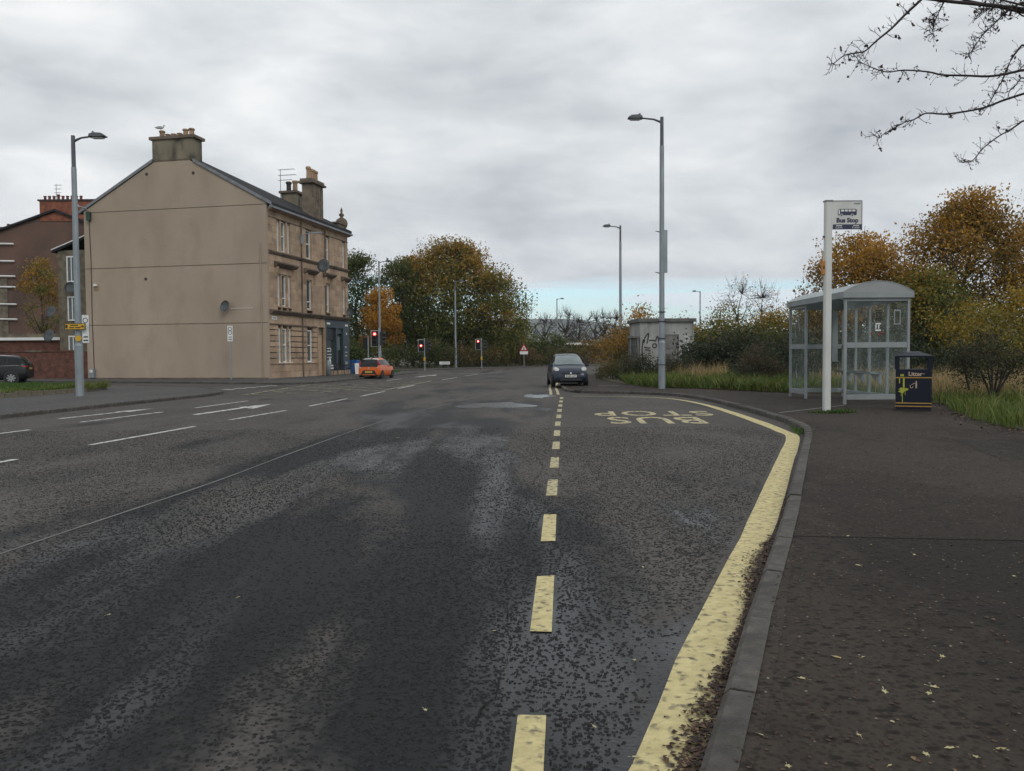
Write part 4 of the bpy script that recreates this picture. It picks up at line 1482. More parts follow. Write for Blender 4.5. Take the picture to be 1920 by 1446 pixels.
courses(0.0, 0.98, 0.49, 0.17, FL, 0.7, 1.1, 0.012, 0.012, seed=2)
courses(0.98, 3.46, 0.355, 0.17, 8.0, 1.0, 1.6, 0.012, 0.055, seed=3)
courses(3.46, 4.08, 0.62, 0.17, 8.0, 0.9, 1.3, 0.012, 0.012, seed=4)
courses(4.36, 7.76, 0.38, 0.17, FL, 0.6, 1.0, 0.008, 0.008, seed=5)
courses(8.0, 10.02, 0.38, 0.17, FL, 0.6, 1.0, 0.008, 0.008, seed=6)
courses(10.02, 10.42, 0.4, 0.17, FL, 0.9, 1.4, 0.008, 0.008, seed=7)
MB().extr([(-0.28, 4.08), (0.12, 4.08), (0.30, 4.26), (0.30, 4.33), (-0.28, 4.40)], 'y', 0.17, FL + 0.2).build('ledge', 'stone_dark', ten)
MB().extr([(-0.28, 7.77), (0.05, 7.77), (0.15, 7.9), (0.15, 7.95), (-0.28, 7.99)], 'y', 0.17, FL + 0.08).build('sill_course', 'stone_dark', ten)
MB().extr([(-0.28, 3.44), (0.07, 3.42), (0.07, 3.50), (-0.28, 3.52)], 'y', 0.17, 6.6).build('lintel_band', 'stone_dark', ten)
MB().extr([(-0.28, 1.0), (0.05, 0.97), (0.05, 1.04), (-0.28, 1.07)], 'y', 0.17, 6.6).build('cill_band', 'stone', ten)
MB().extr([(-0.28, 10.42), (0.08, 10.42), (0.30, 10.52), (0.30, 10.60), (-0.28, 10.62)], 'y', 0.17, FL + 0.15).build('cornice', 'stone', ten)
MB().box(-0.05, 0.03, 0.17, FL, 10.0, 10.06).build('frieze_moulding', 'stone_dark', ten)
for a, b in ((0.8, 3.45), (4.75, 6.5), (7.7, 9.3), (10.75, 12.05)):
    h_ = MB().extr([(0.0, 7.02), (0.16, 7.06), (0.36, 7.22), (0.36, 7.30), (0.0, 7.36)], 'y', a, b).build('window_hood', 'stone_dark', ten)
    for y in (a + 0.1, b - 0.28):
        if y < 11.5:
            MB().extr([(0.0, 6.35), (0.06, 6.4), (0.22, 7.04), (0.0, 7.04)], 'y', y, y + 0.18).build('console', 'stone', h_)
for y in (4.42, 8.02):
    MB().tube([(0.07, y, 0.1 if y < 5 else 4.4), (0.07, y, 10.35)], 0.045, 7).build('downpipe', 'stone_dark', ten)
# door recess and shop front
d_ = MB().box(-0.27, -0.2, 6.75, 7.85, 0.1, 2.95).build('street_door', 'stone', ten)
MB().box(-0.27, -0.19, 6.68, 7.93, 2.95, 3.46).build('fanlight', 'stone_chim', d_)
MB().box(-0.12, 0.04, 6.68, 6.8, 0.1, 3.46).build('jamb', 'stone', d_)
MB().box(-0.12, 0.04, 7.82, 7.94, 0.1, 3.46).build('jamb', 'stone', d_)
MB().box(-0.2, -0.19, 7.1, 7.14, 1.0, 1.3).build('handle', 'black', d_)
sh = MB().box(-0.28, 0.02, 8.02, 12.1, 3.5, 4.06).box(-0.28, 0.02, 8.02, 8.2, 0.4, 3.5).box(-0.28, 0.02, 9.76, 9.95, 0.4, 3.5).box(-0.28, 0.02, 11.0, 12.1, 0.4, 3.5) \
    .box(-0.28, -0.2, 8.2, 9.76, 0.4, 1.0).build('shop_front', 'shop', ten)
MB().box(-0.28, 0.05, 8.0, 12.13, 0.0, 0.4).build('stallriser', 'stone', ten)
MB().box(-0.28, -0.1, 9.95, 11.0, 3.1, 3.5).build('transom', 'shop', sh)
for k in range(9):
    MB().box(-0.2, -0.13 + 0.012 * (k % 2), 8.2, 9.76, 2.62 + k * 0.098, 2.62 + k * 0.098 + 0.085).build('shutter_slat', 'shop_dark', sh)
MB().box(-0.26, -0.2, 8.2, 9.76, 1.0, 2.62).build('shop_window', 'pane', sh)
MB().box(-0.27, -0.2, 9.95, 11.0, 0.4, 3.1).build('shop_door', 'black', sh)
MB().box(-0.2, -0.19, 10.1, 10.85, 1.9, 2.9).build('door_pane', 'curtain_pane', sh)
for (y0, y1, z0, z1) in ((8.2, 8.75, 3.72, 3.86), (11.35, 11.85, 3.68, 3.82), (8.3, 9.3, 1.98, 2.04), (8.3, 9.3, 1.78, 1.84), (8.3, 8.38, 1.78, 2.04), (9.22, 9.3, 1.78, 2.04), (8.3, 9.35, 1.55, 1.6), (8.3, 9.35, 1.35, 1.4),
                       (8.55, 9.25, 0.72, 0.82), (8.55, 9.25, 0.52, 0.64), (11.3, 11.55, 2.1, 2.16), (11.3, 11.7, 1.72, 1.76), (11.3, 11.65, 1.45, 1.5), (11.3, 11.75, 0.98, 1.02), (11.3, 11.7, 0.86, 0.9), (11.5, 11.65, 3.05, 3.2)):
    MB().box(-0.19 if y1 < 9.6 else 0.02, (-0.188 if y1 < 9.6 and z0 > 1.0 and z0 < 3 else 0.026), y0, y1, z0, z1).build('shop_print', 'white', sh)
MB().lathe([(0.09, 0), (0.09, 0.22), (0.06, 0.34), (0.03, 0.42), (0.03, 0.5)], 0, 0, 8).build('bottle_print', 'white', sh).location = (-0.12, 8.9, 0.88)
MB().box(0.004, 0.02, 0.42, 1.05, 3.74, 3.94).build('street_nameplate', 'white', ten)
MB().box(0.02, 0.023, 0.5, 0.68, 3.81, 3.87).box(0.02, 0.023, 0.71, 0.97, 3.81, 3.87).build('illegible_print', 'black', ten)

# rear wing at the back court
wing = MB().box(-16.6, GW, 2.0, 7.0, 0, 8.7).build('rear_wing', 'rubble', ten)
MB().extr([(-16.9, 8.55), (GW, 9.9), (GW, 10.05), (-16.9, 8.7)], 'y', 1.8, 7.1).build('wing_roof', 'slate', ten)
MB().extr([(-16.9, 8.7), (GW, 10.05), (GW, 10.12), (-16.9, 8.77)], 'y', 1.75, 1.82).build('verge_flashing', 'upvc', ten)
for z0, z1 in ((6.55, 8.3), (3.95, 5.6), (1.6, 2.95)):
    w = MB()
    w.box(-15.85, -15.77, 1.92, 2.0, z0, z1).box(-15.2, -15.12, 1.92, 2.0, z0, z1).box(-15.77, -15.2, 1.92, 2.0, z0, z0 + .09).box(-15.77, -15.2, 1.92, 2.0, z1 - .09, z1).box(-15.52, -15.46, 1.93, 2.0, z0 + .09, z1 - .09)
    wo_ = w.build('window', 'upvc', ten)
    MB().box(-15.77, -15.2, 1.96, 1.985, z0 + .09, z1 - .09).build('pane', 'pane', wo_)


def dish(name, label, loc, aim, r_=0.32, parent=None):
    """satellite dish: shallow bowl, feed arm and wall bracket"""
    t = thing(name, label, 'satellite dish', loc) if parent is None else parent
    a = Vector(aim).normalized()
    q = a.to_track_quat('Z', 'Y')
    n = 16
    vs_, fs_ = [], []
    for j, (rr_, zz) in enumerate(((0.0, 0.0), (0.5, 0.03), (0.85, 0.09), (1.0, 0.13), (1.0, 0.145), (0.5, 0.045), (0.0, 0.012))):
        for k in range(n):
            v_ = q @ Vector((rr_ * r_ * math.cos(2 * PI * k / n), rr_ * r_ * 1.1 * math.sin(2 * PI * k / n), zz * r_ * 2.2 - 0.012 * (j > 3)))
            vs_.append(tuple(v_))
    for j in range(6):
        for k in range(n):
            fs_.append((j * n + k, j * n + (k + 1) % n, (j + 1) * n + (k + 1) % n, (j + 1) * n + k))
    MB().add(vs_, fs_).build('bowl', 'dish', t, True)
    MB().tube([(0, 0, -r_ * 0.8), tuple(a * 0.34 + Vector((0, 0, -0.06)))], 0.014, 6).build('feed_arm', 'galv', t)
    MB().tube([tuple(-a * 0.02), tuple(-a * 0.16), (0, 0.28, -0.1)], 0.02, 6).build('bracket', 'galv_dark', t)
    return t


def wpt(u, v, z):
    """tenement local to world"""
    a = R(12)
    return (-14.86 + math.cos(a) * u + math.sin(a) * v, 49.0 - math.sin(a) * u + math.cos(a) * v, z)


dish('satellite_dish', 'grey satellite dish on the blank tan gable', wpt(-2.7, -0.28, 4.55), (-0.3, -0.9, 0.25))
dish('satellite_dish', 'grey satellite dish below the hoods at the gable corner', wpt(1.75, 4.2, 7.35), (-0.1, -1, 0.25), 0.42)
dish('satellite_dish', 'small dark satellite dish at the far end of the stone ledge', wpt(0.35, 11.7, 4.75), (-0.2, -1, 0.2), 0.32)
dish('satellite_dish', 'grey satellite dish between the rear wing windows', wpt(-15.4, 1.72, 6.15), (0.2, -1, 0.25), 0.36)
dish('satellite_dish', 'upper dark dish beside the rear wing low down', wpt(-16.9, 1.72, 4.55), (-0.3, -1, 0.3), 0.38)
dish('satellite_dish', 'lower dark dish beside the rear wing above the brick wall', wpt(-17.1, 1.7, 2.95), (-0.2, -1, 0.3), 0.4)
# pole and cable on the gable
MB().tube([(-0.42, -0.06, 0.15), (-0.42, -0.06, 8.4)], 0.028, 6).build('downpipe', 'render', gw)
MB().tube([(-12.3, -0.02, 0.6), (-12.36, -0.02, 4), (-12.33, -0.02, 7.5), (-12.4, -0.02, 10.2)], 0.022, 5).build('cable', 'pot_dark', gw)
MB().tube([(-2.5, -0.02, 4.42), (-1.0, -0.02, 4.42)], 0.015, 5).build('cable', 'upvc', gw)
mt = MB().box(-12.55, -12.2, -0.2, 0.0, 0.16, 0.75).build('meter_box', 'galv', gw)
MB().box(-12.5, -12.28, -0.21, -0.2, 0.5, 0.68).build('meter_label', 'upvc', mt)
fl = thing('wall_floodlight', 'teal floodlight box with curved arm high on the gable corner', 'lamp', wpt(-12.35, -0.02, 10.2))
MB().box(-0.12, 0.12, -0.22, -0.02, 0.0, 0.55).build('housing', 'green_steel', fl)
MB().tube([(0, -0.1, 0.5), (-0.1, -0.25, 0.75), (-0.35, -0.5, 0.82)], [0.05, 0.05, 0.04], 7).build('arm', 'galv', fl)
MB().lathe([(0.10, 0), (0.12, 0.06), (0.05, 0.16)], -0.42, -0.58, 10).build('lamp_head', 'lamp_glass', fl).location = (0, 0, 0.76)
fl2 = thing('wall_floodlight', 'grey wall lantern on bracket beside the top floor windows', 'lamp', wpt(0.02, 4.45, 8.9))
MB().box(0.0, 0.14, -0.12, 0.12, 0.0, 0.6).build('housing', 'galv', fl2)
MB().tube([(0.07, 0, 0.55), (0.5, 0.1, 0.72), (1.15, 0.2, 0.74)], 0.035, 7).build('arm', 'galv', fl2)
MB().box(0.7, 1.3, 0.1, 0.3, 0.70, 0.80).build('lamp_head', 'galv', fl2)


def aerial(label, loc, h, bars, yaw=0.0, name='tv_aerial'):
    t = thing(name, label, 'aerial', loc, yaw)
    MB().tube([(0, 0, 0), (0, 0, h)], 0.022, 5).build('mast', 'galv_dark', t)
    for z, l, n_ in bars:
        b_ = MB().tube([(-0.15, 0, z), (l, 0, z + 0.03)], 0.016, 4).build('boom', 'galv_dark', t)
        for k in range(n_):
            x = -0.1 + (l + 0.05) * k / max(1, n_ - 1)
            MB().tube([(x, -0.22, z + 0.01), (x, 0.22, z + 0.01)], 0.009, 4).build('element', 'galv_dark', b_)
    return t


aerial('tall aerial with three booms beside the dark-potted chimney', wpt(-3.75, 8.9, 11.6), 3.4, [(3.35, 1.1, 7), (2.95, 1.2, 8), (2.6, 0.9, 5)], R(-10))
aerial('small aerial poking over the far slope of the gable', wpt(-9.2, 4.0, 12.4), 2.0, [(1.9, 0.9, 6)], R(5))
aerial('spiky aerial above the red brick chimney', (-42.35, 75.2, 16.2), 1.5, [(1.35, 0.5, 4), (1.0, 0.45, 4), (0.65, 0.4, 4), (0.3, 0.4, 3)], R(0))
# seagull on the gable chimney
gl = thing('seagull', 'white and grey seagull standing on the leftmost chimney pot', 'bird', wpt(-7.42, 0.45, 15.7))
bm = bmesh.new()
bmesh.ops.create_uvsphere(bm, u_segments=10, v_segments=7, radius=0.1)
for v_ in bm.verts:
    x, y, z = v_.co
    v_.co = (x * 2.3 - (0.06 if x < -0.05 else 0), y * 0.9, z * 0.85 + 0.2 + (0.03 if x > 0.05 else 0) - (0.02 if x < -.07 else 0))
h2 = bmesh.ops.create_uvsphere(bm, u_segments=8, v_segments=6, radius=0.055)
for v_ in h2['verts']:
    v_.co += Vector((0.2, 0, 0.33))
me = bpy.data.meshes.new('body')
bm.to_mesh(me)
bm.free()
link('body', me, 'gull_white', gl, True)
MB().add([(0.12, -0.085, 0.27), (-0.12, -0.10, 0.26), (-0.42, -0.04, 0.2), (-0.1, -0.09, 0.17), (0.12, 0.085, 0.27), (-0.12, 0.10, 0.26), (-0.42, 0.04, 0.2), (-0.1, 0.09, 0.17)],
         [(0, 1, 2, 3), (7, 6, 5, 4)]).build('wing', 'gull_grey', gl)
MB().tube([(0.24, 0, 0.325), (0.33, 0, 0.31)], [0.02, 0.006], 5).build('beak', 'gold', gl)
MB().tube([(0.02, -0.03, 0.0), (0.02, -0.03, 0.14)], 0.008, 4).tube([(0.02, 0.03, 0.0), (0.02, 0.03, 0.14)], 0.008, 4).build('leg', 'gold', gl)

# ------------------------------------------------------------------ neighbour with the rust-brown gable
rt = thing('tenement_building', 'rust-brown rendered tenement gable behind with long red brick chimney', 'building', (-42.3, 75, 0))
MB().extr([(-16, 0), (7, 0), (7, 12.3), (0, 15.1), (-16, 9.6)], 'y', 0, 9).build('gable_wall', 'rust_render', rt)
MB().extr([(-16.3, 9.5), (0.0, 15.1), (0.0, 15.3), (-16.3, 9.7)], 'y', -0.3, 9.2).build('roof', 'slate', rt)
MB().extr([(7.3, 12.2), (0.0, 15.1), (0.0, 15.3), (7.3, 12.4)], 'y', -0.3, 9.2).build('roof', 'slate', rt)
c_ = MB().box(-1.5, 4.0, -0.06, 1.0, 14.2, 16.05).build('chimney_stack', 'brick_chim', rt)
MB().box(-1.65, 4.1, -0.15, 1.1, 16.05, 16.2).build('chimney_cap', 'pot_dark', c_)
pots(c_, [(-1.25 + 0.42 * k, 0.45, 16.2, 0.42 if k != 3 else 0.55, 0.13, 'pot_red') for k in range(9)])
c_ = MB().box(-7.6, -5.2, 4.0, 5.2, 11.5, 14.2).build('chimney_stack', 'chim_render', rt)
MB().box(-7.75, -5.05, 3.9, 5.3, 14.2, 14.35).build('chimney_cap', 'pot_dark', c_)
pots(c_, [(-7.35 + 0.4 * k, 4.6, 14.35, 0.4, 0.13, 'pot_red') for k in range(6)])
MB().box(-16, -4.7, -0.12, 0.0, 0, 8.9).build('stone_return', 'rubble', rt)
for z in (12.1, 10.5, 9.1, 8.1, 6.5, 5.1):
    MB().tube([(-9, -0.2, z + 0.12), (-3.7 - 0.02 * z, -0.2, z)], 0.085, 6).build('rail', 'upvc', rt)
# low garage with flat roof, and the red brick yard wall
ga = thing('garage_row', 'low flat-roofed brick outbuilding behind the yard wall', 'building', (-45, 58, 0))
MB().box(-18, 14.6, 0, 5, 0, 2.75).build('wall', 'brick_wall', ga)
MB().box(-18, 14.8, -0.25, 5, 2.75, 2.95).build('fascia', 'upvc', ga)
MB().box(-18, 14.7, -0.15, 5, 2.95, 3.2).build('roof', 'rubble', ga)
yw_ = thing('brick_wall', 'old red brick yard wall running left from the gable', 'wall', wpt(GW, 0.25, 0), R(-12))
MB().box(-32, -0.03, 0, 0.3, 0, 1.86).build('brickwork', 'brick_wall', yw_)
for k in range(27):
    x = -0.05 - k * 1.2
    MB().box(x - 1.19, x, -0.05, 0.35, 1.86, 1.96).build('coping_stone', 'brick_wall' if k % 3 else 'rubble', yw_)

# ------------------------------------------------------------------ street lamps
def lamp(label, x, y, z0, H, arm, group='street lamps along the road', extras=False, r0=0.105):
    """arm: signed horizontal reach in x"""
    t = thing('street_lamp', label, 'street lamp', (x, y, z0), 0, group)
    s = 1 if arm > 0 else -1
    MB().cyl(0, 0, -0.05, 1.75, r0 * 1.28, r0 * 1.28, 12).cyl(0, 0, 1.75, 1.83, r0 * 1.28, r0, 12).build('base', 'galv', t, False)
    MB().tube([(0, 0, 1.8), (0, 0, H - 1.1)], [r0, r0 * 0.80], 12, caps=False).build('pole', 'galv', t, True)
    MB().cyl(0, 0, H - 1.12, H - 0.02, r0 * 0.68, r0 * 0.62, 10).build('top_section', 'galv_dark', t)
    a = abs(arm)
    MB().tube([(0, 0, H - 0.22), (s * a * 0.25, 0, H - 0.10), (s * (a - 0.45), 0, H - 0.05)], [0.05, 0.035, 0.032], 8).build('arm', 'galv_dark', t)
    hd = MB()
    prof = [(a - 0.52, -0.09), (a - 0.50, 0.02), (a - 0.36, 0.07), (a - 0.1, 0.05), (a + 0.02, -0.03), (a + 0.04, -0.07), (a - 0.1, -0.10)]
    pts = [(s * q, H + w) for q, w in prof]
    n = len(pts)
    vs_ = []
    for yy, k in ((-0.14, 0.75), (-0.10, 1.0), (0.10, 1.0), (0.14, 0.75)):
        cxm = sum(p[0] for p in pts) / n
        czm = sum(p[1] for p in pts) / n
        vs_ += [(cxm + (p[0] - cxm) * (0.9 + 0.1 * k), yy, czm + (p[1] - czm) * k) for p in pts]
    fs_ = [tuple(range(n)), tuple(range(4 * n - 1, 3 * n - 1, -1))]
    for j in range(3):
        fs_ += [(j * n + i, (j + 1) * n + i, (j + 1) * n + (i + 1) % n, j * n + (i + 1) % n) for i in range(n)]
    h_ = hd.add(vs_, fs_).build('lantern', 'galv_dark', t)
    MB().box(min(s * (a - 0.42), s * (a - 0.06)), max(s * (a - 0.42), s * (a - 0.06)), -0.09, 0.09, H - 0.125, H - 0.085).build('lens', 'lamp_glass', h_)
    MB().cyl(s * (a - 0.42), 0, H + 0.05, H + 0.13, 0.04, 0.03, 8).build('photocell', 'galv_dark', h_)
    if extras:
        MB().box(0.06, 0.2, -0.06, 0.06, 4.4, 6.0).build('sign_rail', 'galv', t)
        for z in (6.0, 4.45):
            MB().tube([(0, 0, z - 0.08), (-0.25, 0, z - 0.03)], [0.03, 0.012], 5).build('bracket', 'galv_dark', t)
        for z in (2.9, 2.55, 1.9, 0.9):
            MB().tube([(0, 0, z), (0, 0, z + 0.03)], r0 * 1.42, 12).build('strap', 'black', t)
    return t


lamp('tall grey street lamp in front of the graffiti hut', 5.71, 30.46, 0.1, 10.25, -1.25, extras=True)
lamp('grey street lamp behind the graffiti hut, second along the right kerb', 7.65, 56.3, 0.1, 10.35, -1.2)
lamp('small far street lamp over the bend before the bare trees', 7.2, 127, 0.0, 10.4, 1.1)
lamp('far street lamp above the shrubs right of the hut', 26.8, 114, 0.0, 10.4, -1.1)
lamp('grey street lamp rising behind the orange car', -12.5, 76, 0.1, 10.35, 1.15)
lamp('grey street lamp in front of the big tree across the junction', -6.2, 96 - 7.5, 0.1, 9.6, 0.95)
lampL = lamp('street lamp at the lawn corner carrying the yellow sign', -14.97, 27.69, 0.1, 8.95, 1.1)

# signs fixed on the left lamp
sg = thing('direction_sign', 'narrow yellow sign with black border and arrow on the left lamp', 'sign', (-14.97, 27.5, 2.5))
MB().box(-0.36, 0.36, -0.02, 0.0, -0.11, 0.11).build('plate', 'black', sg)
MB().box(-0.335, 0.335, -0.024, -0.02, -0.09, 0.09).build('face', 'sign_yellow', sg)
MB().box(-0.15, 0.12, -0.027, -0.024, 0.025, 0.06).build('illegible_print', 'black', sg)
MB().box(-0.19, -0.02, -0.027, -0.024, -0.055, -0.02).box(0.01, 0.19, -0.027, -0.024, -0.055, -0.02).build('illegible_print', 'black', sg)
MB().extr([(0.2, -0.015), (0.26, -0.015), (0.26, -0.05), (0.32, 0.0), (0.26, 0.05), (0.26, 0.015), (0.2, 0.015)], 'y', -0.029, -0.024).build('arrow', 'black', sg)
MB().box(-0.32, -0.25, -0.029, -0.024, -0.06, 0.06).build('symbol', 'black', sg)


def zone_sign(label, loc, w, h, rings, bars, pole=0):
    t = thing('zone_sign', label, 'sign', loc)
    MB().box(-w / 2, w / 2, -0.015, 0.0, -h / 2, h / 2).build('plate', 'grey_sign', t)
    MB().box(-w / 2 + 0.012, w / 2 - 0.012, -0.019, -0.015, -h / 2 + 0.012, h / 2 - 0.012).build('face', 'white', t)
    n = 20
    r1, r2 = w * 0.36, w * 0.27
    for cz in rings:
        cz = cz * h
        vs_ = [(r1 * math.cos(2 * PI * k / n), -0.022, cz + r1 * math.sin(2 * PI * k / n)) for k in range(n)] + [(r2 * math.cos(2 * PI * k / n), -0.022, cz + r2 * math.sin(2 * PI * k / n)) for k in range(n)]
        MB().add(vs_, [(k, (k + 1) % n, (k + 1) % n + n, k + n) for k in range(n)]).build('ring', 'black', t)
    for z in bars:
        MB().box(-w * 0.3, w * 0.3, -0.022, -0.019, z * h - 0.022, z * h + 0.022).build('illegible_print', 'black', t)
    if pole:
        MB().cyl(0, 0.05, pole, h / 2, 0.035, 0.035, 8).build('post', 'galv', t)
    return t


zone_sign('white speed zone plate behind the yellow sign on the left lamp', (-14.68, 27.64, 2.42), 0.26, 0.98, [0.3], [-0.28, -0.4])
ys_ = thing('round_tag', 'small round yellow tag on the left lamp', 'sign', (-14.9, 27.55, 2.1))
MB().disc((0, 0, 0), (0.2, -1, 0), 0.1, 16, 0.015).build('plate', 'sign_yellow', ys_)
zone_sign('white zone sign on a slim post against the tan gable', wpt(-1.62, -1.6, 2.83), 0.34, 0.95, [0.29, 0.05], [-0.22, -0.36], pole=-2.75)


# ------------------------------------------------------------------ bus stop pole
bs = thing('bus_stop_pole', 'off-white bus stop pole with Bus Stop flag at the lay-by kerb', 'bus stop', (6.96, 17.68, 0.1))
MB().prism([(-0.075, -0.045), (-0.05, -0.065), (0.05, -0.065), (0.075, -0.045), (0.075, 0.045), (0.05, 0.065), (-0.05, 0.065), (-0.075, 0.045)], -0.05, 4.62).build('pole', 'pole_white', bs)
MB().box(-0.085, 0.085, -0.075, 0.075, 4.62, 4.65).build('cap', 'grey_sign', bs)
fg = MB().box(0.07, 0.73, -0.022, 0.022, 4.02, 4.63).build('flag', 'pole_white', bs)
MB().box(0.09, 0.735, -0.03, 0.03, 4.63, 4.645).box(0.73, 0.742, -0.03, 0.03, 4.0, 4.63).build('flag_edge', 'grey_sign', fg)
MB().box(0.1, 0.728, -0.026, -0.022, 4.02, 4.125).build('navy_strip', 'navy', fg)
text_on('Bus Stop', 'navy', fg, (0.415, -0.026, 4.21), 0.135, bold=0.006)
text_on('G3/93', 'white', fg, (0.23, -0.029, 4.052), 0.06)
text_on('E14003', 'white', fg, (0.6, -0.029, 4.052), 0.055)
MB().box(0.17, 0.30, -0.0285, -0.026, 4.09, 4.105).build('illegible_print', 'white', fg)
MB().box(0.54, 0.67, -0.0285, -0.026, 4.09, 4.105).build('illegible_print', 'white', fg)
MB().extr([(0.21 + a_, 4.325 + b_) for a_, b_ in ((0, 0), (0.40, 0), (0.41, 0.03), (0.41, 0.12), (0.38, 0.135), (0.02, 0.135), (0, 0.11))], 'y', -0.026, -0.023).build('bus_pictogram', 'navy', fg)
for k in range(4):
    MB().box(0.275 + k * 0.082, 0.34 + k * 0.082, -0.0285, -0.0265, 4.405, 4.445).build('pictogram_window', 'white', fg)
MB().box(0.222, 0.25, -0.0285, -0.0265, 4.345, 4.445).build('pictogram_door', 'white', fg)
for x in (0.29, 0.52):
    MB().disc((x, -0.0275, 4.325), (0, 1, 0), 0.03, 14, 0.002).build('pictogram_wheel', 'white', fg)
    MB().disc((x, -0.0295, 4.325), (0, 1, 0), 0.02, 14, 0.002).build('pictogram_wheel', 'navy', fg)
MB().box(0.56, 0.7, -0.0245, -0.0225, 4.56, 4.59).build('small_print', 'grey_sign', fg)
ob = MB().box(-0.125, -0.075, -0.055, 0.055, 3.03, 3.34).build('orange_box', 'orange_box', bs)
MB().box(-0.118, -0.085, -0.058, -0.055, 3.15, 3.22).build('label', 'pot_dark', ob)
MB().box(-0.105, -0.074, -0.03, 0.03, 3.84, 3.88).build('clip', 'galv_dark', bs)

# ------------------------------------------------------------------ bus shelter
sh_ = thing('bus_shelter', 'grey framed bus shelter with clear panels and curved roof', 'bus shelter', (8.47, 20.35, 0.1))
SW, SLN = 1.60, 3.98
for x, y in ((0, 0), (0, 2.7), (0, SLN), (SW, 0), (SW, 1.12), (SW, 2.2), (SW, 3.1), (SW, SLN)):
    lo = -0.02
    MB().box(x - 0.032, x + 0.032, y - 0.032, y + 0.032, lo if (x == 0 or y in (0, SLN)) else 0.1, 2.72).build('post', 'alu', sh_)
for y in (0.0, SLN):
    for z0, z1 in ((1.44, 1.575), (0.12, 0.25), (2.62, 2.70)):
        MB().box(0.04, SW - 0.04, y - 0.026, y + 0.026, z0, z1).build('rail', 'alu', sh_)
for y0, y1 in ((0.04, 1.08), (1.16, 2.16), (2.24, 3.06), (3.14, SLN - 0.04)):
    for z0, z1 in ((1.47, 1.55), (0.12, 0.2), (2.62, 2.70)):
        MB().box(SW - 0.026, SW + 0.026, y0, y1, z0, z1).build('rail', 'alu', sh_)
    for z0, z1 in ((0.2, 1.47), (1.55, 2.62)):
        MB().box(SW - 0.006, SW + 0.006, y0, y1, z0, z1).build('pane', 'polyc', sh_)
for z0, z1 in ((1.44, 1.575), (0.12, 0.25), (2.62, 2.70)):
    MB().box(-0.026, 0.026, 2.74, SLN - 0.04, z0, z1).build('rail', 'alu', sh_)
for z0, z1 in ((0.25, 1.44), (1.575, 2.62)):
    MB().box(-0.006, 0.006, 2.74, SLN - 0.04, z0, z1).build('pane', 'polyc', sh_)
    for y in (0.0, SLN):
        MB().box(0.04, SW - 0.04, y - 0.006, y + 0.006, z0, z1).build('pane', 'polyc', sh_)
# roof: fascia frame, arched ends and vault sheet
X0, X1, Y0, Y1 = -0.09, SW + 0.10, -0.09, SLN + 0.09


def arch(x):
    q = (x - X0) / (X1 - X0) * 2 - 1
    return 2.84 + 0.27 * (1 - q * q)


for y0, y1 in ((Y0, Y0 + 0.07), (Y1 - 0.07, Y1)):
    MB().box(X0, X1, y0, y1, 2.70, 2.84).build('fascia', 'alu', sh_)
    xs = [X0 + (X1 - X0) * k / 14 for k in range(15)]
    MB().extr([(X0, 2.841)] + [(x, arch(x) + 0.002) for x in xs[1:-1]] + [(X1, 2.841)], 'y', y0 + 0.012, y1 - 0.012).build('arched_end', 'roof_grey', sh_)
for x0, x1 in ((X0, X0 + 0.07), (X1 - 0.07, X1)):
    MB().box(x0, x1, Y0 + 0.07, Y1 - 0.07, 2.70, 2.84).build('fascia', 'alu', sh_)
xs = [X0 + (X1 - X0) * k / 16 for k in range(17)]
va = MB()
va.extr([(x, arch(x) + 0.006) for x in xs] + [(x, arch(x) + 0.02) for x in xs[::-1]], 'y', Y0, Y1)
va.build('roof_sheet', 'polyc_roof', sh_)
for k in range(5):
    y = Y0 + 0.06 + (Y1 - Y0 - 0.12) * k / 4
    rb = MB()
    rb.extr([(x, arch(x) - 0.03) for x in xs[1:-1]] + [(x, arch(x) + 0.004) for x in xs[1:-1][::-1]], 'y', y - 0.02, y + 0.02).build('roof_rib', 'alu', sh_)
MB().extr([(1.2, 0.80), (1.24, 0.74), (1.58, 0.72), (1.58, 0.77)], 'y', 1.3, 3.7).build('bench', 'alu', sh_)
for y in (1.5, 2.5, 3.4):
    MB().extr([(1.3, 0.75), (1.6, 0.45), (1.63, 0.45), (1.63, 0.74)], 'y', y, y + 0.04).build('bench_bracket', 'alu', sh_)
MB().box(1.10, 1.22, SLN - 0.1, SLN - 0.03, 1.05, 2.6).build('timetable_case', 'black', sh_)
MB().box(1.22, 1.40, SLN - 0.08, SLN - 0.03, 1.05, 2.6).build('timetable_sheet', 'alu', sh_)
# sprayed and stuck marks on the near end panel
stk = MB().box(1.23, 1.40, -0.012, -0.008, 2.02, 2.05).box(1.23, 1.40, -0.012, -0.008, 2.36, 2.40).box(1.23, 1.255, -0.012, -0.008, 2.05, 2.36).box(1.375, 1.40, -0.012, -0.008, 2.05, 2.36).build('sticker', 'alu', sh_)
MB().box(0.76, 0.90, -0.012, -0.008, 1.86, 1.90).box(0.76, 0.79, -0.012, -0.008, 1.92, 2.02).box(0.83, 0.86, -0.012, -0.008, 1.92, 2.02).box(0.76, 0.90, -0.012, -0.008, 2.03, 2.06).build('sticker', 'white', sh_)
text_on('IDE', 'spray', sh_, (0.83, -0.013, 2.26), 0.2, (R(90), R(90), 0), bold=0.006)
for x, z, a in ((0.66, 1.80, 0.5), (0.86, 1.77, -0.5), (0.95, 1.82, -0.4)):
    MB().tube([(x - 0.03, -0.012, z + 0.03 * a), (x + 0.03, -0.012, z - 0.03 * a)], 0.012, 5).build('paint_dab', 'sign_red', sh_)
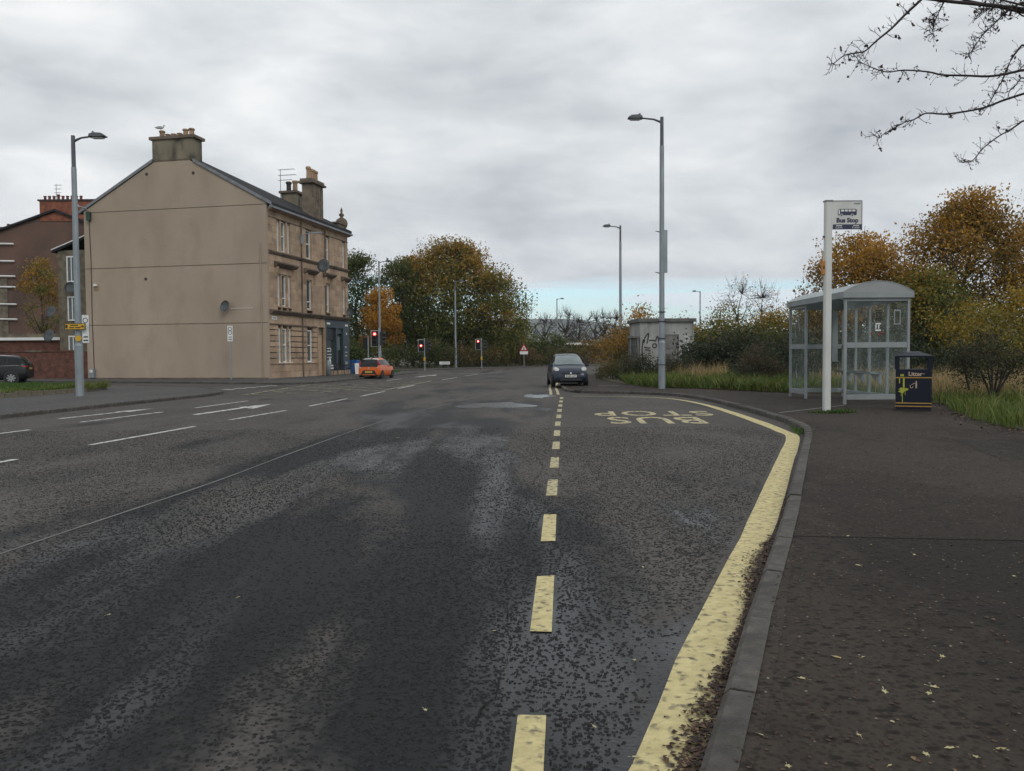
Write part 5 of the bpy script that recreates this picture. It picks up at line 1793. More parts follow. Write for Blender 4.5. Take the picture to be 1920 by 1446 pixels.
for k, (y0, z0) in enumerate(((3.2, 2.1), (3.5, 1.9), (3.4, 0.7))):
    MB().tube([(-0.012, y0, z0 + 0.3), (-0.012, y0 + 0.08, z0 + 0.1), (-0.012, y0 - 0.03, z0 - 0.15)], 0.009, 5).build('scratch', 'alu', sh_)

# ------------------------------------------------------------------ litter bin
bn = thing('litter_bin', 'navy black litter bin with gold bands and yellow-green paint splash', 'litter bin', (8.97, 17.85, 0.1), R(-25))
hw = 0.355
b = MB()
b.prism([(-hw, 0.0), (hw, 0.0), (hw + 0.0, 0.68), (-hw, 0.68)], 0.0, 0.06)
bd = MB().prism([(-0.36, 0.0), (-0.33, -0.02), (0.33, -0.02), (0.36, 0.0), (0.36, 0.68), (0.33, 0.70), (-0.33, 0.70), (-0.36, 0.68)], 0.05, 0.93).build('body', 'bin', bn)
MB().box(-0.345, 0.345, 0.0, 0.68, -0.02, 0.05).build('base', 'black', bn)
for x in (-0.335, 0.335):
    for y in (0.02, 0.66):
        MB().box(x - 0.045, x + 0.045, y - 0.035, y + 0.035, 0.93, 1.2).build('corner_post', 'bin', bn)
MB().box(-0.38, 0.38, -0.035, 0.715, 1.2, 1.235).build('hood', 'bin', bn)
hd = MB()
hd.add([(-0.39, -0.045, 1.235), (0.39, -0.045, 1.235), (0.39, 0.725, 1.235), (-0.39, 0.725, 1.235), (-0.15, 0.2, 1.31), (0.15, 0.2, 1.31), (0.15, 0.5, 1.31), (-0.15, 0.5, 1.31)],
       [(0, 3, 2, 1), (4, 5, 6, 7), (0, 1, 5, 4), (1, 2, 6, 5), (2, 3, 7, 6), (3, 0, 4, 7)])
lid = hd.build('lid', 'bin', bn)
MB().box(-0.12, 0.14, 0.22, 0.48, 1.311, 1.33).build('stub_plate', 'grey_sign', lid)
for z0, z1 in ((0.735, 0.758), (0.165, 0.188), (0.095, 0.118)):
    MB().box(-0.366, 0.366, -0.028, -0.014, z0, z1).build('gold_band', 'gold', bn)
text_on('Litter', 'litter_text', bn, (0.03, -0.024, 0.825), 0.125, bold=0.003, name='lettering')
MB().disc((0.2, -0.024, 0.83), (0, 1, 0), 0.01, 8, 0.006).build('lettering', 'litter_text', bn)
ic = MB()
ic.disc((0.05, -0.024, 0.66), (0, 1, 0), 0.014, 10, 0.004)
ic.box(0.035, 0.065, -0.026, -0.022, 0.57, 0.64).box(0.035, 0.047, -0.026, -0.022, 0.51, 0.57).box(0.054, 0.066, -0.026, -0.022, 0.51, 0.57)
ic.tube([(0.03, -0.024, 0.63), (-0.01, -0.024, 0.61), (-0.045, -0.024, 0.585)], 0.006, 5)
ic.tube([(-0.075, -0.024, 0.58), (-0.065, -0.024, 0.52), (-0.04, -0.024, 0.51), (-0.02, -0.024, 0.53), (-0.01, -0.024, 0.56)], 0.007, 5)
ic.build('litter_symbol', 'litter_text', bn)
sp = MB()
rd = random.Random(5)
pts = [(-0.21 + 0.10 * math.cos(a) * rd.uniform(0.5, 1.25), 0.47 + 0.06 * math.sin(a) * rd.uniform(0.4, 1.4)) for a in np.linspace(0, 6.1, 26)]
sp.extr(pts, 'y', -0.0265, -0.0225)
for x, z0, z1, w in ((-0.20, 0.50, 0.73, 0.018), (-0.225, 0.19, 0.45, 0.008), (-0.285, 0.62, 0.73, 0.01), (-0.17, 0.36, 0.44, 0.005), (-0.25, 0.33, 0.44, 0.006)):
    sp.box(x - w, x + w, -0.0262, -0.0224, z0, z1)
sp.box(-0.27, -0.2, -0.0262, -0.0224, 0.775, 0.825)
sp.build('paint_splash', 'paint_splash', bn)

# ------------------------------------------------------------------ graffiti hut and kiosk
ht = thing('substation_hut', 'small stained concrete hut with black cat-face graffiti', 'hut', (6.97, 43.5, 0.1), R(3))
MB().box(0, 2.95, 0, 2.8, -0.1, 3.08).build('wall', 'concrete', ht)
MB().box(-0.14, 3.06, -0.14, 2.94, 3.08, 3.26).build('roof', 'concrete_dark', ht)
MB().box(1.28, 1.36, -0.04, 0, -0.05, 2.4).box(2.06, 2.12, -0.04, 0, -0.05, 2.4).box(1.36, 2.06, -0.04, 0, 2.32, 2.4).build('door_frame', 'concrete_dark', ht)
MB().box(1.36, 2.06, -0.015, -0.003, -0.05, 2.32).build('door', 'hut_door', ht)
MB().box(2.45, 2.7, -0.01, 0, 0.0, 2.3).build('wall_patch', 'white_line', ht)


def zp(x, y):
    return ((x - 1205) * 0.00574, -0.006, 5.5 - 0.00574 * y)


gr_strokes = [[(1228, 625), (1250, 575), (1285, 530), (1283, 570), (1270, 628)], [(1228, 612), (1238, 590), (1250, 600), (1238, 622)], [(1230, 625), (1224, 690), (1232, 760), (1240, 790)],
              [(1290, 598), (1330, 596), (1352, 606)], [(1352, 606), (1372, 556), (1382, 600), (1388, 690), (1384, 750), (1372, 790)], [(1243, 660), (1275, 666), (1305, 670)], [(1255, 684), (1280, 688), (1306, 694)],
              [(1295, 735), (1305, 745)]]
g_ = MB()
for st in gr_strokes:
    p = smooth_line([zp(*q) for q in st], 4)
    g_.tube(p, 0.036, 5)
p = [zp(1344 + 19 * math.cos(a), 648 + 19 * math.sin(a)) for a in np.linspace(0, 2 * PI, 18)]
g_.tube(p, 0.036, 5)
go = g_.build('graffiti', 'spray', ht)
go.scale = (1, 0.3, 1)
MB().tube(smooth_line([zp(1420, 590), zp(1405, 640), zp(1402, 680)], 4), 0.02, 5).build('graffiti', 'spray', ht).scale = (1, 0.3, 1)
ki = thing('phone_kiosk', 'slim dark framed kiosk against the left side of the concrete hut', 'kiosk', (6.38, 43.3, 0.1))
for x in (0.03, 0.47):
    for y in (0.03, 0.67):
        MB().box(x - 0.03, x + 0.03, y - 0.03, y + 0.03, 0, 2.2).build('post', 'kiosk', ki)
MB().box(-0.03, 0.53, -0.03, 0.73, 2.2, 2.32).build('roof', 'kiosk', ki)
MB().box(0.06, 0.44, 0.645, 0.655, 0.1, 2.2).build('back_panel', 'kiosk', ki)
MB().box(0.06, 0.44, 0.01, 0.02, 1.1, 2.15).build('pane', 'polyc', ki)
MB().box(0.06, 0.44, 0.0, 0.04, 0.98, 1.1).build('rail', 'kiosk', ki)
MB().box(0.06, 0.44, 0.01, 0.02, 0.1, 0.98).build('lower_panel', 'brown_render', ki)
MB().box(0.15, 0.36, 0.4, 0.62, 1.1, 1.8).build('telephone', 'black', ki)
cb = thing('utility_cabinet', 'dark green steel roadside cabinet behind the kiosk', 'cabinet', (7.1, 57.5, 0.1))
MB().box(0, 0.62, 0, 0.4, 0, 1.25).build('body', 'green_steel', cb)
MB().box(-0.03, 0.65, -0.03, 0.43, 1.25, 1.3).build('top', 'green_steel', cb)
MB().box(0.3, 0.315, -0.008, 0.0, 0.05, 1.2).build('door_gap', 'black', cb)

# ------------------------------------------------------------------ traffic signals and small signs
def signal_head(parent, x, z, facing, lit=None, w=0.42, h=1.02):
    """facing 'cam' shows its lenses to the road in front, 'side' is turned away"""
    hd_ = MB()
    if facing == 'cam':
        MB().box(x - w / 2 - 0.06, x + w / 2 + 0.06, 0.06, 0.075, z - h / 2 - 0.06, z + h / 2 + 0.06).build('backing_board', 'tl_black', parent)
        MB().box(x - w / 2 - 0.09, x - w / 2 - 0.055, 0.05, 0.08, z - h / 2 - 0.08, z + h / 2 + 0.08).box(x + w / 2 + 0.055, x + w / 2 + 0.09, 0.05, 0.08, z - h / 2 - 0.08, z + h / 2 + 0.08) \
            .box(x - w / 2 - 0.055, x + w / 2 + 0.055, 0.05, 0.08, z + h / 2 + 0.05, z + h / 2 + 0.08).box(x - w / 2 - 0.055, x + w / 2 + 0.055, 0.05, 0.08, z - h / 2 - 0.08, z - h / 2 - 0.05).build('white_border', 'white', parent)
        hb = hd_.box(x - w / 2, x + w / 2, -0.1, 0.06, z - h / 2, z + h / 2).build('signal_head', 'tl_black', parent)
        for k in range(3):
            zz = z + h / 2 - 0.18 - k * 0.33
            m_ = 'red_light' if lit == k else 'plastic'
            MB().disc((x, -0.105, zz), (0, 1, 0), 0.125, 16, 0.02).build('lens', m_, hb)
            if lit == k:
                MB().disc((x, -0.118, zz), (0, 1, 0), 0.065, 14, 0.01).build('lens_core', 'red_core', hb)
            vz = MB()
            n = 10
            vs_ = []
            for yy in (-0.1, -0.3):
                for j in range(n):
                    a = R(-10) + R(200) * j / (n - 1)
                    vs_.append((x + 0.15 * math.cos(a), yy, zz + 0.15 * math.sin(a)))
            vz.add(vs_, [(j, j + 1, j + 1 + n, j + n) for j in range(n - 1)]).build('visor', 'tl_black', hb)
    else:
        hb = hd_.box(x - 0.08, x + 0.1, -w / 2, w / 2, z - h / 2, z + h / 2).build('signal_head', 'tl_black', parent)
        for k in range(3):
            zz = z + h / 2 - 0.18 - k * 0.33
            MB().tube([(x + 0.1, 0, zz + 0.04), (x + 0.3, 0, zz + 0.02)], [0.15, 0.14], 10).build('visor', 'tl_black', hb)


def signal(label, x, y, H, heads, rz=0.0):
    t = thing('traffic_signal', label, 'traffic light', (x, y, 0.1), rz, 'traffic lights at the junction')
    MB().cyl(0, 0, -0.05, H, 0.057, 0.057, 10).build('pole', 'galv', t)
    for hx, hz, f, lit in heads:
        signal_head(t, hx, hz, f, lit)
        MB().box(min(0, hx), max(0, hx), -0.02, 0.02, hz + 0.3, hz + 0.34).box(min(0, hx), max(0, hx), -0.02, 0.02, hz - 0.34, hz - 0.3).build('bracket', 'tl_black', t)
    MB().box(-0.09, 0.09, -0.14, -0.057, 0.85, 1.2).build('push_button_box', 'sign_yellow', t)
    return t


signal('red traffic light on the kerb behind the orange car', -9.62, 58.0, 3.35, [(-0.28, 2.6, 'cam', 0), (0.2, 2.6, 'side', None)])
signal('red traffic light with two heads left of the low nameplate', -8.3, 76.2, 3.0, [(-0.32, 2.3, 'cam', 1), (0.3, 2.25, 'side', None)])
signal('red traffic light at the right end of the far hedge', -3.3, 87.4, 3.25, [(-0.36, 2.55, 'cam', 0), (0.26, 2.5, 'side', None)])
pp = thing('sign_post', 'plain grey post with a sign seen from behind, left of the red light', 'sign', (-11.3, 63, 0.1))
MB().cyl(0, 0, -0.05, 2.95, 0.05, 0.05, 8).build('post', 'galv', pp)
MB().box(-0.42, -0.02, 0.05, 0.07, 1.9, 2.8).build('sign_back', 'tl_black', pp)
npl = thing('street_nameplate', 'low white street nameplate on two short legs before the hedge', 'sign', (-7.1, 84.6, 0.1))
MB().box(-0.55, 0.55, -0.03, 0.0, 0.42, 0.72).build('plate', 'white', npl)
MB().box(-0.42, 0.42, -0.033, -0.03, 0.54, 0.60).build('illegible_print', 'grey_sign', npl)
for x in (-0.35, 0.35):
    MB().box(x - 0.04, x + 0.04, 0.0, 0.06, -0.05, 0.7).build('leg', 'galv_dark', npl)
ws = thing('warning_sign', 'red triangle warning sign with small plate by the hedge end', 'sign', (1.45, 95.3, 0.1))
MB().cyl(0, 0.04, -0.05, 2.2, 0.04, 0.04, 8).build('post', 'galv', ws)
MB().extr([(-0.52, 1.85), (0.52, 1.85), (0, 2.75)], 'y', -0.02, 0.0).build('border', 'sign_red', ws)
MB().extr([(-0.30, 1.97), (0.30, 1.97), (0, 2.5)], 'y', -0.026, -0.02).build('face', 'white', ws)
MB().extr([(-0.1, 1.99), (0.1, 1.99), (0.03, 2.3), (-0.03, 2.3)], 'y', -0.031, -0.026).build('symbol', 'black', ws)
MB().box(-0.48, 0.48, -0.02, 0.0, 1.45, 1.8).build('plate', 'white', ws)
# things on the pavement in front of the shop
bo = thing('bollard', 'domed silver bollard by the tenement door', 'bollard', wpt(0.75, 6.75, 0.1))
MB().lathe([(0.16, 0), (0.16, 0.92), (0.13, 1.02), (0.05, 1.08)], 0, 0, 12).build('body', 'galv', bo, True)


def chair(label, u, v, rz):
    t = thing('cafe_chair', label, 'chair', wpt(u, v, 0.1), rz)
    MB().box(-0.2, 0.2, -0.2, 0.2, 0.43, 0.46).build('seat', 'black', t)
    MB().box(-0.2, 0.2, 0.18, 0.21, 0.6, 0.88).build('backrest', 'black', t)
    for x in (-0.18, 0.18):
        MB().tube([(x, -0.18, 0.43), (x * 1.15, -0.24, 0)], 0.015, 5).build('leg', 'black', t)
        MB().tube([(x, 0.2, 0.88), (x, 0.18, 0.43), (x * 1.15, 0.26, 0)], 0.015, 5).build('leg', 'black', t)


chair('black cafe chair nearest the door outside the slate-blue shop', 0.75, 8.3, R(60))
chair('black cafe chair beyond the table outside the slate-blue shop', 0.8, 10.3, R(-100))
tb_ = thing('cafe_table', 'small dark table between two chairs outside the slate-blue shop', 'table', wpt(0.8, 9.3, 0.1))
MB().cyl(0, 0, 0.70, 0.73, 0.34, 0.34, 16).build('table_top', 'black', tb_)
MB().cyl(0, 0, 0.02, 0.70, 0.03, 0.03, 8).build('stem', 'black', tb_)
MB().cyl(0, 0, 0.0, 0.02, 0.22, 0.2, 14).build('base', 'black', tb_)
ab = thing('a_board', 'red and white folding pavement board at the shop corner', 'sign', wpt(0.7, 12.0, 0.1), R(20))
MB().extr([(-0.25, 0), (-0.22, 0), (0.02, 0.8), (-0.02, 0.8)], 'x', -0.22, 0.22).build('panel', 'white', ab)
MB().extr([(0.25, 0), (0.22, 0), (-0.02, 0.79), (0.02, 0.79)], 'x', -0.22, 0.22).build('panel', 'sign_red', ab)
bb = thing('wheelie_bin', 'blue wheelie bin behind the shop corner', 'bin', wpt(0.1, 12.9, 0.1), R(-12))
MB().box(-0.25, 0.25, -0.3, 0.3, 0.05, 0.95).build('body', 'blue_bit', bb)
MB().box(-0.28, 0.28, -0.34, 0.32, 0.95, 1.05).build('lid', 'blue_bit', bb)
MB().tube([(-0.25, 0.3, 0.1), (0.25, 0.3, 0.1)], 0.1, 10).build('wheel', 'tyre', bb)

# ------------------------------------------------------------------ far buildings beyond the bend
fb = thing('canopy_building', 'low white flat canopy over a green gabled timber entrance', 'building', (9.0, 122, 0))
MB().box(-3.2, 3.2, 0, 8, 2.95, 3.3).build('canopy', 'upvc', fb)
for x in (-2.9, 2.9):
    MB().box(x - 0.1, x + 0.1, 0.2, 0.4, 0, 2.95).build('post', 'galv', fb)
MB().box(-2.6, 2.6, 3, 8, 0, 2.95).build('wall', 'timber', fb)
gs = thing('gabled_shelter', 'brown boarded shelter with green gable edges below the canopy', 'building', (7.6, 112, 0))
for k in range(15):
    x = -2.2 + k * 0.3
    MB().box(x, x + 0.285, 0, 0.06, 0, 2.3 - abs(x + 0.15) * 0.62 * 0.9 + 0.05).build('board', 'timber', gs)
for s in (-1, 1):
    MB().extr([(0, 2.75), (s * 2.7, 1.0), (s * 2.7, 0.75), (0, 2.45)], 'y', -0.2, 3).build('roof', 'green_steel', gs)
MB().box(0.3, 0.9, -0.1, -0.05, 1.6, 2.1).build('notice', 'white', gs)
hs = thing('house', 'pale gabled house roof behind the canopy', 'house', (11.0, 150, 0))
MB().extr([(-3.0, 0), (3.0, 0), (3.0, 3.2), (0, 4.6), (-3.0, 3.2)], 'y', 0, 8).build('wall', 'concrete_dark', hs)
for s in (-1, 1):
    MB().extr([(0, 4.6), (s * 3.4, 3.0), (s * 3.4, 3.2), (0, 4.85)], 'y', -0.3, 8.3).build('roof', 'roof_tile', hs)
br = thing('brown_building', 'brown rendered building with sloping roofline left of the second lamp', 'building', (17.3, 130, 0))
MB().extr([(-5.0, 0), (1.5, 0), (1.5, 5.0), (-0.3, 4.6), (-5.0, 2.6)], 'y', 0, 9).build('wall', 'brown_render', br)
MB().extr([(-5.3, 2.5), (-0.3, 4.6), (-0.3, 4.85), (-5.3, 2.75)], 'y', -0.2, 9).build('roof', 'roof_tile', br)
MB().extr([(1.2, 0), (8, 0), (8, 6.6), (1.2, 5.6)], 'y', 0.5, 9).build('wall', 'brown_render', br)
MB().extr([(1.1, 5.6), (8, 6.6), (8, 6.85), (1.1, 5.85)], 'y', 0.3, 9).build('roof', 'roof_tile', br)
fn = struct(bpy.data.objects.new('field_fence', None), 'thin wire field fence on posts beyond the bend')
COL.objects.link(fn)
for k in range(9):
    MB().box(13 + k * 1.5, 13.09 + k * 1.5, 108 + k * 1.2, 108.09 + k * 1.2, 0, 1.5).build('fence_post', 'timber', fn)
# far moorland ridge
hx = np.linspace(-4200, 4200, 120)
hv, hf = [], []
for i, x in enumerate(hx):
    z = 150 + 38 * math.cos((x - 60) / 420) + 9 * math.sin(x / 170 + 0.5) + 4 * math.sin(x / 60 + 2)
    hv += [(x, 2650 + 80 * math.sin(x / 400), -5), (x, 3000, z * 0.35 + 8 * math.sin(x / 130)), (x, 3600, z * 0.72 + 6 * math.sin(x / 75)), (x, 4200, z)]
for i in range(len(hx) - 1):
    for j in range(3):
        hf.append((i * 4 + j, (i + 1) * 4 + j, (i + 1) * 4 + j + 1, i * 4 + j + 1))
struct(MB().add(hv, hf).build('hills', 'hill', None, True), 'low blue-grey moorland ridge on the horizon')

# ------------------------------------------------------------------ cars
def car(name, label, loc, rz, st, paint, rearglass, scale=1.0, wheels=(), wr=0.3, win_st=(2, 6), dark_pillars=False, rim='rim', screen='screen_glass', ws=(5, 6)):
    """body lofted through stations (x, z_bottom, z_belt, half_width, z_top, half_width_top), front is +x"""
    t = thing(name, label, 'car', loc, rz, None, scale)
    n = 13

    def ring(s):
        x, zb, zbelt, w, zt, wt = s
        zm = zb + (zbelt - zb) * 0.45
        h = [(w * 0.90, zb), (w * 0.985, zb + (zbelt - zb) * 0.12), (w, zm), (w * 0.965, zbelt), (wt + (w - wt) * 0.06, zt - (zt - zbelt) * 0.16 - 0.005), (wt * 0.84, zt - 0.008), (0, zt + 0.012)]
        L_ = [(x, y, z) for y, z in h]
        return L_ + [(x, -y, z) for x, y, z in L_[-2::-1]]
    rings = [ring(s) for s in st]

    def lerp_ring(f):
        i = min(int(f), len(rings) - 2)
        q = f - i
        return [Vector(a).lerp(Vector(b), q) for a, b in zip(rings[i], rings[i + 1])]
    # densify along the length with smooth interpolation
    cols = [[Vector(r_[k]) for r_ in rings] for k in range(n)]
    dense = [smooth_line(c, 4) for c in cols]
    m = len(dense[0])
    vs_, fs_ = [], []
    for i in range(m):
        for k in range(n):
            vs_.append(dense[k][i])
    for i in range(m - 1):
        for k in range(n - 1):
            fs_.append((i * n + k, i * n + k + 1, (i + 1) * n + k + 1, (i + 1) * n + k))
        fs_.append((i * n + n - 1, i * n, (i + 1) * n, (i + 1) * n + n - 1))
    fs_.append(tuple(range(n - 1, -1, -1)))
    fs_.append(tuple((m - 1) * n + k for k in range(n)))
    body = MB().add(vs_, fs_).build('body', paint, t, True)

    def P(f, k):           # point on the surface at station f (float) and section index k (float)
        i = min(int(round(f * 4)), m - 1)
        k0 = min(int(k), n - 2)
        return Vector(dense[k0][i]).lerp(Vector(dense[k0 + 1][i]), k - k0)

    def patch(nm, mat, f0, f1, k0, k1, off=0.012, nu=6, nv=6, taper=0.0):
        g = [[None] * (nv + 1) for _ in range(nu + 1)]
        for a in range(nu + 1):
            for b in range(nv + 1):
                f = f0 + (f1 - f0) * a / nu
                k = k0 + (k1 - k0) * b / nv
                fa = f * 4
                i = int(min(max(math.floor(fa), 0), m - 2))
                q = fa - i
                kk = min(int(k), n - 2)
                p0 = Vector(dense[kk][i]).lerp(Vector(dense[kk + 1][i]), k - kk)
                p1 = Vector(dense[kk][i + 1]).lerp(Vector(dense[kk + 1][i + 1]), k - kk)
                g[a][b] = p0.lerp(p1, q)
        out = []
        for a in range(nu + 1):
            for b in range(nv + 1):
                du = g[min(a + 1, nu)][b] - g[max(a - 1, 0)][b]
                dv = g[a][min(b + 1, nv)] - g[a][max(b - 1, 0)]
                nr = dv.cross(du)
                c_ = Vector((g[a][b].x * 0.3, 0, 0.6))
                if nr.dot(g[a][b] - c_) < 0:
                    nr = -nr
                if nr.length > 1e-9:
                    nr.normalize()
                out.append(tuple(g[a][b] + nr * off))
        fs2 = []
        for a in range(nu):
            for b in range(nv):
                i0 = a * (nv + 1) + b
                fs2.append((i0, i0 + 1, i0 + nv + 2, i0 + nv + 1))
        return MB().add(out, fs2).build(nm, mat, t, True)
    # glass
    patch('windscreen', screen, ws[0] + 0.10, ws[1] - 0.06, 4.15, 7.85, 0.012, 8, 8)
    patch('rear_window', 'car_glass', rearglass[0], rearglass[1], 4.1, 7.9, 0.012, 6, 8)
    cuts = [win_st[0] + 0.25, (win_st[0] + win_st[1]) * 0.44, (win_st[0] + win_st[1]) * 0.60, win_st[1] - 0.22]
    for side in (0, 1):
        for a, b in zip(cuts[:-1], cuts[1:]):
            k0, k1 = (3.08, 3.95) if side == 0 else (8.05, 8.92)
            patch('side_window', 'car_glass', a + 0.02, b - 0.02, k0, k1, 0.01, 6, 3)
    for wx, wy in wheels:
        for s in (-1, 1):
            MB().tube([(wx, s * (wy - 0.03), wr), (wx, s * (wy + 0.012), wr)], wr * 1.17, 22).build('wheel_arch', 'plastic', t)
            w_ = MB().tube([(wx, s * (wy - 0.17), wr), (wx, s * (wy - 0.15), wr), (wx, s * (wy + 0.0), wr), (wx, s * (wy + 0.022), wr)], [wr * 0.93, wr, wr, wr * 0.92], 22).build('wheel', 'tyre', t)
            MB().tube([(wx, s * (wy + 0.015), wr), (wx, s * (wy + 0.03), wr)], wr * 0.68, 20).build('rim', 'rim_dark', w_)
            sp_ = MB()
            for k in range(8):
                a = 2 * PI * k / 8
                d = Vector((math.cos(a), 0, math.sin(a)))
                q = Vector((-math.sin(a), 0, math.cos(a)))
                c = Vector((wx, s * (wy + 0.034), wr))
                pts = [c + d * wr * 0.1 - q * wr * 0.07, c + d * wr * 0.1 + q * wr * 0.07, c + d * wr * 0.66 + q * wr * 0.1, c + d * wr * 0.66 - q * wr * 0.1]
                sp_.add([tuple(p) for p in pts], [(0, 1, 2, 3)])
            sp_.build('spokes', rim, w_)
    return t, patch


def ell(parent, nm, mat, c, r_, rot=(0, 0, 0)):
    bm_ = bmesh.new()
    bmesh.ops.create_uvsphere(bm_, u_segments=12, v_segments=8, radius=1)
    me_ = bpy.data.meshes.new(nm)
    bm_.to_mesh(me_)
    bm_.free()
    o_ = link(nm, me_, mat, parent, True)
    o_.location = c
    o_.scale = r_
    o_.rotation_euler = rot
    return o_


JAZZ = [(-1.90, .40, .70, .66, .78, .60), (-1.86, .28, .92, .78, .99, .68), (-1.70, .22, .98, .82, 1.34, .61), (-1.42, .20, .98, .835, 1.475, .59),
        (-.6, .18, .97, .84, 1.525, .575), (.22, .18, .95, .84, 1.475, .555), (1.10, .18, .93, .83, 1.0, .70), (1.52, .20, .84, .80, .885, .66),
        (1.80, .24, .66, .74, .73, .60), (1.90, .30, .50, .66, .56, .52)]
jz, patch = car('parked_car', 'dark blue hatchback parked half on the pavement facing the camera', (2.44, 35.5, 0.05), R(-88.5), JAZZ, 'car_blue', (1.15, 2.7), 0.92,
                wheels=((1.22, .835), (-1.25, .843)), wr=0.29)
for s in (-1, 1):
    ell(jz, 'headlight', 'headlamp', (1.56, s * 0.62, 0.75), (0.26, 0.15, 0.14), (0, R(28), s * R(-24)))
    MB().box(0.72, 0.90, s * 0.86 - 0.09, s * 0.86 + 0.09, 0.93, 1.05).build('door_mirror', 'car_blue', jz)
    MB().tube([(-0.05, s * 0.845, 0.80), (0.12, s * 0.845, 0.80)], 0.014, 6).build('door_handle', 'car_blue', jz)
MB().box(1.78, 1.90, -0.42, 0.42, 0.60, 0.665).build('grille', 'plastic', jz)
MB().box(1.86, 1.945, -0.50, 0.50, 0.30, 0.40).build('lower_intake', 'plastic', jz)
MB().disc((1.91, 0, 0.645), (1, 0, 0.2), 0.042, 14, 0.02).build('badge', 'chrome', jz)
pl = MB().box(1.91, 1.935, -0.26, 0.26, 0.455, 0.57).build('number_plate', 'plate_white', jz)
text_on('SC64 LUF', 'black', pl, (1.938, 0, 0.512), 0.11, (R(90), 0, R(90)), bold=0.003)
for y0 in (-0.28, 0.3):
    MB().tube([(1.12, y0, 0.985), (1.02, y0 - 0.42, 1.04)], 0.012, 5).build('wiper', 'black', jz)
MB().tube([(0.2, 0, 1.49), (0.12, 0, 1.56)], 0.008, 5).build('aerial', 'black', jz)

AYGO = [(-1.70, .42, .66, .64, .72, .58), (-1.68, .30, .84, .75, .90, .67), (-1.58, .22, .93, .79, 1.16, .62), (-1.30, .20, .95, .805, 1.41, .56),
        (-.5, .18, .93, .81, 1.46, .55), (.2, .18, .90, .81, 1.42, .53), (.95, .18, .88, .80, .96, .68), (1.35, .20, .82, .78, .86, .64), (1.62, .24, .62, .70, .70, .56), (1.71, .32, .5, .6, .54, .48)]
ay, patch = car('parked_car', 'orange hatchback seen from behind stopped near the shop', (-8.72, 51.7, 0.0), R(90 - 10), AYGO, 'car_orange', (1.1, 2.75), 0.89,
                wheels=((1.1, .805), (-1.12, .815)), wr=0.28, rim='rim_dark')
patch('roof_highlight', 'white_line', 2.75, 3.2, 4.2, 7.8, 0.02, 4, 6)  # white patch along the rear roof edge paints in its bright reflection
patch('hatch_glass', 'car_glass', 0.75, 1.2, 4.0, 8.0, 0.014, 4, 6)
for s in (-1, 1):
    ell(ay, 'tail_light', 'tail_red', (-1.54, s * 0.67, 1.0), (0.13, 0.09, 0.24), (0, R(-14), 0))
    ell(ay, 'reversing_light', 'headlamp', (-1.68, s * 0.65, 0.80), (0.05, 0.06, 0.05))
    MB().box(0.65, 0.8, s * 0.85 - 0.09, s * 0.85 + 0.09, 0.90, 1.02).build('door_mirror', 'black', ay)
pl_ = MB().extr([(-0.64, 0.24), (0.64, 0.24), (0.50, 0.42), (0.42, 0.60), (-0.42, 0.60), (-0.50, 0.42)], 'x', -1.735, -1.62).build('bumper_insert', 'plastic', ay)
MB().box(-1.745, -1.72, -0.45, 0.45, 0.27, 0.325).build('diffuser', 'car_orange', ay)
p2_ = MB().box(-1.752, -1.735, -0.26, 0.26, 0.43, 0.54).build('number_plate', 'plate_yellow', ay)
MB().box(-1.755, -1.752, -0.2, 0.2, 0.46, 0.51).build('illegible_print', 'gold', p2_)
MB().box(-1.70, -1.45, -0.09, 0.09, 0.12, 0.26).build('exhaust', 'black', ay)
MB().disc((-1.70, 0, 0.78), (1, 0, 0), 0.05, 12, 0.02).build('badge', 'chrome', ay)

SUV = [(-2.12, .48, .80, .72, .88, .64), (-2.08, .36, .98, .84, 1.06, .74), (-1.90, .28, 1.05, .88, 1.38, .66), (-1.55, .24, 1.06, .895, 1.57, .62),
       (-.6, .22, 1.03, .90, 1.62, .61), (.35, .22, 1.0, .90, 1.57, .59), (1.10, .22, .98, .89, 1.08, .74), (1.65, .24, .92, .86, .98, .70), (2.0, .28, .74, .78, .82, .62), (2.12, .36, .56, .68, .62, .52)]
sv, patch = car('parked_car', 'black sport utility car on the side street at the left edge', (-29.65, 45.4, 0.0), R(180 + 18), SUV, 'car_black', (1.2, 2.8), 0.98,
                wheels=((1.3, .895), (-1.32, .905)), wr=0.34)
for s in (-1, 1):
    ell(sv, 'tail_light', 'tail_red', (-1.98, s * 0.74, 0.99), (0.16, 0.12, 0.075), (0, 0, s * R(25)))
    MB().tube([(-1.3, s * 0.64, 1.60), (-0.5, s * 0.64, 1.655), (0.25, s * 0.62, 1.615)], 0.018, 6).build('roof_rail', 'chrome', sv)
    ell(sv, 'headlight', 'headlamp', (1.86, s * 0.62, 0.80), (0.16, 0.14, 0.09))
    MB().tube([(-1.7, s * 0.885, 1.06), (1.0, s * 0.90, 1.0)], 0.012, 5).build('window_trim', 'chrome', sv)
p3_ = MB().box(-2.135, -2.115, -0.26, 0.26, 0.83, 0.94).build('number_plate', 'plate_yellow', sv)
MB().box(-2.138, -2.135, -0.2, 0.2, 0.86, 0.91).build('illegible_print', 'gold', p3_)

